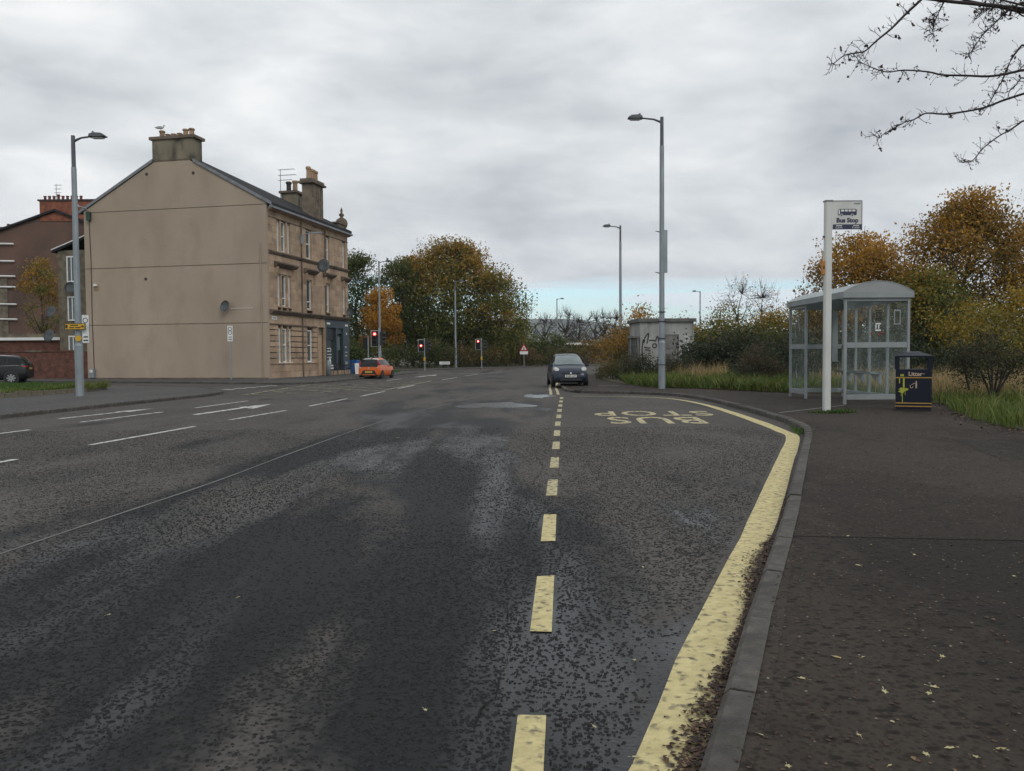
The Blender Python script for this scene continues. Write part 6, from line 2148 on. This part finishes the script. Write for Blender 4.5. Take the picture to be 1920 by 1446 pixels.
# ------------------------------------------------------------------ trees and hedges across the junction
make_tree('broadleaf_tree', 'big round green and ochre tree right of the orange foliage', (-7.4, 103, 0), 15.2, 16.5, 'lf_mixed', 11, leaf=0.311, nl=42900, clumps=230, base=0.10, trunk=0.35,
          grad=0.55, bias=0.03, depth=12, limbs=12, twigs=60, clump_r=1.15, shape=0.7)
make_tree('broadleaf_tree', 'ochre tree merging into the right side of the big round tree', (-1.6, 99, 0), 11.8, 8.0, 'lf_mixed', 12, leaf=0.266, nl=12540, clumps=110, base=0.12, trunk=0.22, grad=0.3, bias=0.10,
          twigs=40, clump_r=0.75)
make_tree('broadleaf_tree', 'golden tree top just left of the big round tree', (-12.6, 102, 0), 13.6, 6.5, 'lf_mixed', 13, leaf=0.266, nl=9240, clumps=80, base=0.3, trunk=0.22, grad=0.35, bias=0.28, twigs=40)
make_tree('broadleaf_tree', 'dark thin-topped tree beside the tenement end', (-18.3, 95, 0), 13.0, 8.0, 'lf_green', 14, leaf=0.252, nl=12540, clumps=110, base=0.15, trunk=0.24, grad=0.3, bias=0.05, twigs=110, clump_r=0.75)
make_tree('broadleaf_tree', 'dark sparse tree behind the lamp by the orange tree', (-14.2, 99, 0), 13.2, 7.0, 'lf_green', 15, leaf=0.252, nl=10890, clumps=110, base=0.2, trunk=0.24, grad=0.3, bias=0.12, twigs=120, clump_r=0.7)
make_tree('broadleaf_tree', 'bright orange small tree behind the red traffic light', (-14.4, 88, 0), 8.4, 5.0, 'lf_orange', 16, leaf=0.222, nl=8745, clumps=75, base=0.22, trunk=0.14, grad=0.4, bias=0.12, twigs=14, clump_r=0.55)
make_tree('broadleaf_tree', 'dark tree hidden low behind the tenement shop corner', (-21.5, 92, 0), 11.0, 8.0, 'lf_green', 17, leaf=0.252, nl=5940, clumps=60, base=0.1, trunk=0.2, grad=0.2, bias=0.0, twigs=30)
make_tree('broadleaf_tree', 'ivy-green and gold tree in the back court by the rear wing', (-38.6, 66, 0), 9.2, 4.2, 'lf_mixed', 18, leaf=0.192, nl=4290, clumps=45, base=0.18, trunk=0.12, grad=0.5, bias=0.16, twigs=20, clump_r=0.5)
for i, (x, y, w, h, lab, mt_, bias) in enumerate([
        (-16.2, 84.5, 7.5, 3.2, 'green shrubs behind the orange car', 'lf_green', 0.15), (-9.7, 87.5, 6.5, 3.0, 'green and brown bramble hedge behind the two-headed signal', 'lf_bramble', -0.05),
        (-4.9, 94.5, 6.0, 2.6, 'brown bramble hedge behind the low nameplate', 'lf_bramble', 0.2), (0.2, 99.5, 6.5, 2.6, 'brown hedge between the right signal and the warning triangle', 'lf_bramble', 0.25),
        (6.2, 106.5, 7.5, 2.5, 'low green hedge right of the warning triangle', 'lf_bramble', 0.05)]):
    make_bush('hedge', lab, (x, y, 0.1), (w, 3.6, h), mt_, 30 + i, leaf=0.200, nl=5940, clumps=70, cat='hedge', bias=bias, flat=0.15, rz=R(35 if i > 1 else 20), clump_r=0.5, spike=6)
make_bush('hedge', 'autumn scrub under the far bare trees', (6, 150, 0), (22, 6, 3.6), 'lf_bramble', 41, leaf=0.370, nl=5940, clumps=80, cat='hedge', bias=0.2, flat=0.2, clump_r=1.0)
make_bush('hedge', 'rust-leaved shrubs beside the brown building', (12.5, 118, 0), (6, 4, 4.4), 'lf_rust', 42, leaf=0.296, nl=2970, clumps=40, cat='hedge', bias=0.0, flat=0.3, clump_r=0.6)
for i, (x, y, w, h, lab) in enumerate([(-17, 112, 16, 6.5, 'dark undergrowth deep behind the orange tree'), (-5, 114, 14, 6.0, 'dark undergrowth deep behind the big round tree'), (3.5, 121, 9, 4.0, 'dark undergrowth left of the bare trees')]):
    make_bush('undergrowth', lab, (x, y, 0.1), (w, 4, h), 'lf_green', 90 + i, leaf=0.45, nl=5200, clumps=110, cat='shrub', bias=0.0, flat=0.1, clump_r=0.9)
# bare crowns on the skyline
for i, (x, y, h, w, lab) in enumerate([(8.3, 200, 11.2, 8.5, 'bare tree on the skyline, leftmost beside the far lamp'), (13.6, 200, 12.8, 9.5, 'tallest bare tree on the skyline right of the far lamp'),
                                      (16.9, 205, 11.2, 7.5, 'bare tree on the skyline just right of the tallest'), (20.6, 200, 11.6, 8.0, 'bare rusty-based tree above the house gable'),
                                      (23.7, 205, 12.6, 8.5, 'wide bare tree left of the second lamp'), (26.0, 200, 12.0, 7.5, 'bare tree behind the second street lamp')]):
    make_tree('bare_tree', lab, (x, y, 0), h, w, 'lf_bramble', 50 + i, leaf=0.222, nl=264, clumps=260, base=0.28, trunk=0.42, twigs=260, limbs=13, group='bare trees on the skyline', clump_r=0.5)

# ------------------------------------------------------------------ right-hand trees and shrubs
make_tree('broadleaf_tree', 'rust-orange tree directly behind the bus shelter roof', (18.2, 42, 0.1), 7.2, 6.0, 'lf_rust', 21, leaf=0.148, nl=28050, clumps=190, base=0.10, trunk=0.17, grad=0.45, bias=0.12, twigs=90, clump_r=0.55, shape=0.8)
make_tree('broadleaf_tree', 'tallest rust and green tree at the right edge', (25.4, 45, 0.1), 9.7, 7.6, 'lf_rust', 22, leaf=0.163, nl=34650, clumps=220, base=0.08, trunk=0.22, grad=0.55, bias=0.02, twigs=110, clump_r=0.62, shape=0.85)
make_tree('broadleaf_tree', 'dark green tree between the two rust trees behind the shelter', (20.4, 39.5, 0.1), 5.0, 6.0, 'lf_mixed', 23, leaf=0.148, nl=15675, clumps=110, base=0.05, trunk=0.15, grad=0.5, bias=-0.05, twigs=30, clump_r=0.5)
make_tree('broadleaf_tree', 'rust tree cut by the right edge of the picture', (30.5, 46, 0.1), 8.6, 8.0, 'lf_rust', 24, leaf=0.163, nl=18150, clumps=130, base=0.08, trunk=0.18, grad=0.5, bias=-0.02, twigs=50, clump_r=0.6)
make_bush('shrub', 'yellow-green willow shrub at the right edge', (21.4, 33.5, 0.1), (5.6, 3.6, 4.2), 'lf_yellow', 25, leaf=0.133, nl=12375, clumps=90, cat='shrub', bias=0.12, flat=0.5, grad=0.35, clump_r=0.42, spike=8)
make_bush('shrub', 'golden shrub low at the far right edge', (21.5, 29.0, 0.1), (5.0, 3.0, 2.9), 'lf_yellow', 26, leaf=0.118, nl=7425, clumps=60, cat='shrub', bias=0.25, flat=0.4, clump_r=0.36, spike=5)
make_bush('shrub', 'dark gorse behind the litter bin', (14.9, 32.0, 0.1), (6.5, 2.5, 2.1), 'lf_gorse', 27, leaf=0.111, nl=8580, clumps=80, cat='shrub', flat=0.2, clump_r=0.32)
for i, (x, y, w, d, h, mt_, lab, bias) in enumerate([
        (11.6, 49.5, 5.5, 3.0, 3.7, 'lf_mixed', 'green and orange shrub right behind the concrete hut', -0.05), (14.6, 50.0, 5.5, 3.0, 4.3, 'lf_mixed', 'tall green shrub with orange top left of the shelter', -0.08),
        (15.0, 44.0, 4.6, 2.6, 3.2, 'lf_green', 'dense dark green shrub behind the shelter far end', 0.1), (11.2, 41.0, 4.4, 2.2, 2.6, 'lf_gorse', 'dark gorse bank right of the hut', 0.0),
        (8.0, 49.5, 3.0, 2.0, 4.3, 'lf_rust', 'thin rust sapling rising behind the hut', 0.1), (13.2, 36.5, 3.6, 2.0, 2.3, 'lf_gorse', 'dark gorse seen through the shelter glass', 0.0),
        (17.5, 52, 5.0, 3.0, 4.6, 'lf_rust', 'orange shrub on the skyline left of the shelter', 0.2)]):
    make_bush('shrub', lab, (x, y, 0.1), (w, d, h), mt_, 60 + i, leaf=0.148, nl=7590, clumps=75, cat='shrub', bias=bias, flat=0.25, clump_r=0.42, spike=10, grad=0.6)
for i, (x, y, h, w) in enumerate([(15.2, 53.5, 6.2, 4.5), (17.2, 55, 6.0, 4.5)]):
    make_tree('bare_tree', ['bare twiggy crown above the shrubs left of the shelter', 'second bare crown above the shrubs, nearer the shelter'][i], (x, y, 0.1), h, w, 'lf_rust', 80 + i, leaf=0.118, nl=363, clumps=170, base=0.3, trunk=0.12, twigs=160, limbs=10, clump_r=0.3)
make_bush('gorse_bush', 'dark brown gorse bush in front of the hedge left of the shelter', (9.55, 31.3, 0.12), (1.75, 1.2, 1.75), 'lf_gorse', 71, leaf=0.067, nl=5940, clumps=50, bias=0.3, flat=0.35, clump_r=0.2)
make_bush('gorse_bush', 'small brown gorse bush beside the shelter far end', (11.7, 31.0, 0.12), (1.2, 0.9, 1.35), 'lf_gorse', 72, leaf=0.067, nl=3300, clumps=36, bias=0.3, flat=0.3, clump_r=0.17)
make_bush('gorse_bush', 'gorse bush right of the lamp in front of the hut', (7.75, 38.0, 0.12), (1.7, 1.0, 1.5), 'lf_gorse', 73, leaf=0.074, nl=3960, clumps=40, bias=0.12, flat=0.4, clump_r=0.2)
make_bush('gorse_bush', 'gorse bush left of the lamp covering the graffiti foot', (6.0, 38.5, 0.12), (1.5, 0.9, 1.45), 'lf_gorse', 74, leaf=0.074, nl=3630, clumps=40, bias=0.12, flat=0.4, clump_r=0.2)
make_bush('bramble_bush', 'bramble mound spilling onto the pavement left of the kiosk', (5.7, 42.6, 0.1), (2.0, 2.6, 1.1), 'lf_bramble', 75, leaf=0.089, nl=4950, clumps=50, bias=0.12, flat=0.4, clump_r=0.22)
make_bush('bramble_bush', 'brown bramble clump at the foot of the second lamp', (7.3, 50.0, 0.1), (2.2, 3.0, 2.0), 'lf_bramble', 76, leaf=0.111, nl=3960, clumps=45, bias=0.1, flat=0.35, clump_r=0.3)
# lone leggy bush on the grass at the right
gb = make_bush('gorse_bush', 'leggy dark gorse bush standing in the grass right of the bin', (11.95, 19.9, 0.45), (1.35, 1.1, 1.5), 'lf_gorse', 77, leaf=0.056, nl=5940, clumps=46, bias=0.22, flat=0.35, clump_r=0.17, stems=4)
sm = MB()
for a in (-0.28, -0.1, 0.12, 0.3, 0.42):
    sm.tube([(0.05, 0, -0.35), (0.05 + a * 0.5, 0.05, 0.1), (a * 1.5, 0.0, 0.75)], [0.035, 0.028, 0.012], 5)
[o_ for o_ in gb.children if o_.name.startswith('stem')][0]['kind'] = 'stuff'
sm.build('stem', 'bark', gb)['kind'] = 'stuff'


# ------------------------------------------------------------------ grasses
def grass_patch(name, label, poly, n, h, w, mat, z=0.13, mean=0.45, sd=0.22, lean=0.5, seed=0, fn=None):
    p = np.array(poly)
    lo, hi = p.min(0), p.max(0)
    x = rng.uniform(lo[0], hi[0], n * 3)
    y = rng.uniform(lo[1], hi[1], n * 3)
    k = in_poly(x, y, poly)
    x, y = x[k][:n], y[k][:n]
    if fn is not None:
        kk = rng.random(len(x)) < fn(x, y)
        x, y = x[kk], y[kk]
    m = len(x)
    tuft = np.sin(x * 3.1 + np.sin(y * 2.3)) * np.sin(y * 2.7 + x)
    hh_ = rng.uniform(h[0], h[1], m) * (0.72 + 0.45 * tuft + 0.35 * rng.random(m) ** 4)
    v, f, rr = blade_arrays(x, y, z, hh_, rng.uniform(w[0], w[1], m), np.clip(mean + sd * rng.normal(size=m) + 0.12 * tuft, 0, 1), lean)
    o_ = link(name, arrays_mesh(name, v, f, rr), mat)
    o_['kind'] = 'stuff'
    o_['label'] = label
    return o_


G1 = [(8.25, 13.3), (8.85, 15.5), (9.85, 18.0), (10.65, 19.6), (10.9, 25.3), (9.4, 26.5), (12, 29), (22, 30), (24, 13), (12, 8)]
grass_patch('green_grass', 'rough green grass on the right verge behind the bin', G1, 52000, (0.12, 0.42), (0.012, 0.03), 'grass_green', mean=0.5, lean=0.9)
G2 = [(11.2, 21.5), (11.3, 26.5), (11.2, 29.5), (11.8, 33), (13, 36), (24, 38), (27, 22), (14, 21)]
grass_patch('dry_grass', 'tall straw-coloured grass behind the shelter', G2, 40000, (0.35, 0.8), (0.012, 0.028), 'grass_dry', mean=0.5, lean=0.6)
G3 = [(5.55, 31.5), (7.0, 30.35), (9.1, 26.3), (10.8, 25.6), (12.5, 31), (11, 41), (5.6, 41), (5.0, 35)]
grass_patch('weedy_verge', 'lush green weeds along the pavement in front of the hut', G3, 34000, (0.10, 0.55), (0.02, 0.05), 'grass_green', mean=0.42, sd=0.26, lean=1.6)
G4 = [(7.6, 35.5), (9.2, 34.5), (10.2, 38), (7.5, 41)]
grass_patch('dry_grass', 'patch of tall straw grass right of the lamp before the hut', G4, 3000, (0.5, 0.95), (0.014, 0.03), 'grass_dry', mean=0.5, lean=0.6)
grass_patch('lawn_grass', 'short mown grass of the corner lawn', [(-17.4, 26), (-16.9, 31), (-17.5, 33.4), (-20, 37.6), (-27, 39.2), (-31, 39.2), (-24, 24)], 26000, (0.03, 0.10), (0.02, 0.04), 'weed', z=0.235, mean=0.45, lean=0.8)
grass_patch('edging_weeds', 'long weeds hanging over the lawn edging', [(-17.5, 26), (-17.0, 31), (-16.5, 31.2), (-17.0, 33.9), (-17.4, 33.6), (-17.6, 31)], 3200, (0.1, 0.32), (0.015, 0.03), 'grass_green', z=0.2, mean=0.55, lean=1.3)
grass_patch('weed_tuft', 'flat green weed tuft around the foot of the bus stop pole', [(6.45, 17.4), (6.7, 17.15), (7.1, 17.2), (7.5, 17.25), (7.62, 17.45), (7.4, 17.7), (7.1, 17.85), (6.7, 17.8), (6.5, 17.65)], 1500, (0.015, 0.10), (0.014, 0.03), 'weed', z=0.1, mean=0.45, lean=2.0, fn=lambda x, y: np.exp(-((x - 7.0) / 0.36) ** 2 - ((y - 17.5) / 0.22) ** 2))
grass_patch('kerb_weeds', 'weeds in the joint at the lay-by kerb corner', [(4.85, 13.55), (5.0, 13.6), (5.3, 14.6), (5.3, 15.3), (5.1, 14.6)], 230, (0.02, 0.08), (0.012, 0.022), 'weed', z=0.02, mean=0.55, lean=1.5)
grass_patch('far_lawn', 'bright mown grass beside the shop corner', [(-11.8, 66), (-9.4, 66), (-9.6, 69), (-12.6, 69.5)], 3000, (0.08, 0.16), (0.04, 0.07), 'weed', z=0.1, mean=0.6, lean=0.8)
struct(MB().prism([(-12.2, 63.5), (-9.6, 63.5), (-9.4, 69.0), (-13.2, 69.8)], 0.05, 0.125).build('far_lawn_bed', 'lawn'))
# moss line along the back of the near kerb
grass_patch('kerb_moss', 'thin moss line between kerb and pavement', [(1.25, 3.75), (1.31, 3.72), (4.98, 13.1), (4.9, 13.15)], 1100, (0.004, 0.018), (0.006, 0.014), 'weed', z=0.1, mean=0.5, lean=1.5,
            fn=lambda x, y: np.clip(np.sin(y * 3.3) * np.sin(y * 1.27 + 1) + 0.15, 0, 1))

# ------------------------------------------------------------------ hawthorn overhanging from the right of the camera
hw_ = thing('hawthorn_tree', 'bare hawthorn reaching in at the top right with dark berries', 'tree', (8.9, 8.6, 0.12))
ORG = Vector((8.9, 8.6, 0.12))
B = [
    [(3.14, 6.2, 4.09), (3.01, 6.2, 3.97), (2.91, 6.2, 3.87), (2.81, 6.2, 3.79), (2.72, 6.2, 3.71), (2.64, 6.2, 3.68), (2.54, 6.2, 3.66), (2.48, 6.2, 3.62), (2.45, 6.2, 3.63)],
    [(4.18, 6.6, 3.7), (4.02, 6.6, 3.66), (3.88, 6.6, 3.64), (3.69, 6.6, 3.64), (3.52, 6.6, 3.66), (3.4, 6.6, 3.68), (3.21, 6.6, 3.7), (3.07, 6.6, 3.68), (2.95, 6.6, 3.7), (2.86, 6.6, 3.74), (2.82, 6.6, 3.76)],
    [(4.44, 7.0, 3.63), (4.25, 7.0, 3.57), (4.12, 7.0, 3.52), (3.96, 7.0, 3.49), (3.77, 7.0, 3.47), (3.58, 7.0, 3.46), (3.5, 7.0, 3.42), (3.39, 7.0, 3.38), (3.24, 7.0, 3.3), (3.21, 7.0, 3.27), (3.14, 7.0, 3.29)],
    [(4.31, 6.8, 3.98), (4.2, 6.8, 3.85), (4.14, 6.8, 3.7), (4.08, 6.8, 3.57), (4.02, 6.8, 3.48), (3.96, 6.8, 3.39)],
    [(4.64, 7.3, 3.49), (4.5, 7.3, 3.4), (4.39, 7.3, 3.34), (4.29, 7.3, 3.25), (4.2, 7.3, 3.15), (4.12, 7.3, 3.11), (4.04, 7.3, 3.12)],
    [(4.11, 6.5, 4.2), (4.0, 6.5, 4.14), (3.89, 6.5, 4.04), (3.8, 6.5, 3.95), (3.73, 6.5, 3.86), (3.68, 6.5, 3.78)],
    [(3.38, 6.3, 4.15), (3.33, 6.3, 4.02), (3.3, 6.3, 3.93), (3.27, 6.3, 3.85)],
    [(4.13, 6.9, 4.41), (4.07, 6.9, 4.32), (3.98, 6.9, 4.24)],
    [(4.18, 6.6, 4.14), (4.06, 6.6, 4.2), (3.92, 6.6, 4.2), (3.82, 6.6, 4.15)],
    [(4.31, 6.8, 3.71), (4.24, 6.8, 3.62), (4.12, 6.8, 3.56)]]
rd = random.Random(3)
MB().tube([Vector((0, 0, -0.1)), Vector((-0.15, 0.0, 1.6)), Vector((-0.5, -0.2, 3.0)), Vector((-0.7, -0.3, 4.2)), Vector((-0.9, -0.3, 5.6))], [0.17, 0.14, 0.11, 0.09, 0.05], 9).build('trunk', 'bark', hw_)
tw, bp_, lv = MB(), MB(), []


def berry(p, r_=0.0062):
    c = Vector(p)
    vs_ = [c + Vector(d) * r_ for d in ((1, 0, 0), (-1, 0, 0), (0, 1, 0), (0, -1, 0), (0, 0, 1), (0, 0, -1))]
    bp_.add([tuple(q) for q in vs_], [(0, 2, 4), (2, 1, 4), (1, 3, 4), (3, 0, 4), (2, 0, 5), (1, 2, 5), (3, 1, 5), (0, 3, 5)])


def spray(p, d, l, depth):
    """short side twig with forks, berries and a few leaves"""
    p, d = Vector(p), Vector(d).normalized()
    m_ = p + d * l * 0.5 + Vector((rd.uniform(-1, 1), rd.uniform(-1, 1), rd.uniform(-1, 1))) * l * 0.12
    e_ = m_ + (d + Vector((rd.uniform(-.6, .6), rd.uniform(-.6, .6), rd.uniform(-.6, .6)))).normalized() * l * 0.5
    r_ = 0.0028 if depth else 0.0018
    tw.tube([p, m_, e_], [r_, r_ * 0.8, r_ * 0.45], 4, caps=False)
    if depth:
        for _ in range(rd.randint(1, 3)):
            spray(p.lerp(m_, rd.random()) if rd.random() < .5 else m_.lerp(e_, rd.random()), d + Vector((rd.uniform(-1, 1), rd.uniform(-1, 1), rd.uniform(-1, 1))), l * rd.uniform(.35, .6), depth - 1)
    if rd.random() < 0.30:
        berry(e_)
    if rd.random() < 0.10:
        lv.append(tuple(e_))


for bi, pts in enumerate(B):
    loc = [Vector(p) - ORG for p in pts]
    loc = [p + Vector((0, rd.uniform(-.04, .04), 0)) for p in loc]
    start = loc[0]
    lead = smooth_line([Vector((-0.6, -0.25, 3.2 + 0.18 * bi)), start.lerp(Vector((-0.6, -0.25, 3.6)), 0.45) + Vector((0, 0, 0.25)), start], 5)[:-1]
    r1 = 0.011 if bi < 3 else (0.0085 if bi < 6 else 0.006)
    cur = [Vector(p) for p in smooth_line(loc, 3)]
    allp = [Vector(p) for p in lead] + cur
    nl_ = len(lead)
    rad_ = [0.03 - (0.03 - r1) * i / nl_ for i in range(nl_)] + [max(0.0022, r1 * (1 - 0.85 * i / len(cur))) for i in range(len(cur))]
    tw.tube(allp, rad_, 6)
    dense_ = 11.0 if bi in (5, 6, 7, 8) else 4.5
    for i in range(len(cur) - 1):
        for _ in range(int(dense_ * 0.5) + (rd.random() < dense_ * 0.5 % 1)):
            p = cur[i].lerp(cur[i + 1], rd.random())
            d = Vector((rd.uniform(-1, 0.6), rd.uniform(-.7, .7), rd.uniform(-.8, 1)))
            spray(p, d, rd.uniform(0.04, 0.12), 1 if rd.random() < 0.6 else 0)
tw.build('branch', 'twig', hw_)
bp_.build('berries', 'berry', hw_)['kind'] = 'stuff'
if lv:
    lc = np.array(lv)
    lc = np.repeat(lc, 2, 0) + rng.normal(size=(len(lc) * 2, 3)) * 0.012
    v, f, rr = leaf_arrays(lc, 0.035, np.clip(rng.normal(0.4, 0.2, len(lc)), 0, 1))
    link('withered_leaves', arrays_mesh('withered_leaves', v, f, rr), 'lf_brown', hw_)['kind'] = 'stuff'
print('objects', len(bpy.data.objects))

# ------------------------------------------------------------------ thin autumn air between here and the hills
hz = MB().box(-4400, 4400, -500, 5100, -1.5, 175).build('haze', None)
hz['kind'] = 'stuff'
hz['label'] = 'thin pale air over the whole place'
hm = bpy.data.materials.new('haze')
hm.use_nodes = True
hm.node_tree.nodes.clear()
pv = hm.node_tree.nodes.new('ShaderNodeVolumePrincipled')
pv.inputs['Color'].default_value = (0.80, 0.88, 1.0, 1)
pv.inputs['Density'].default_value = 0.00015
pv.inputs['Anisotropy'].default_value = 0.2
ho = hm.node_tree.nodes.new('ShaderNodeOutputMaterial')
hm.node_tree.links.new(pv.outputs[0], ho.inputs['Volume'])
hz.data.materials.append(hm)
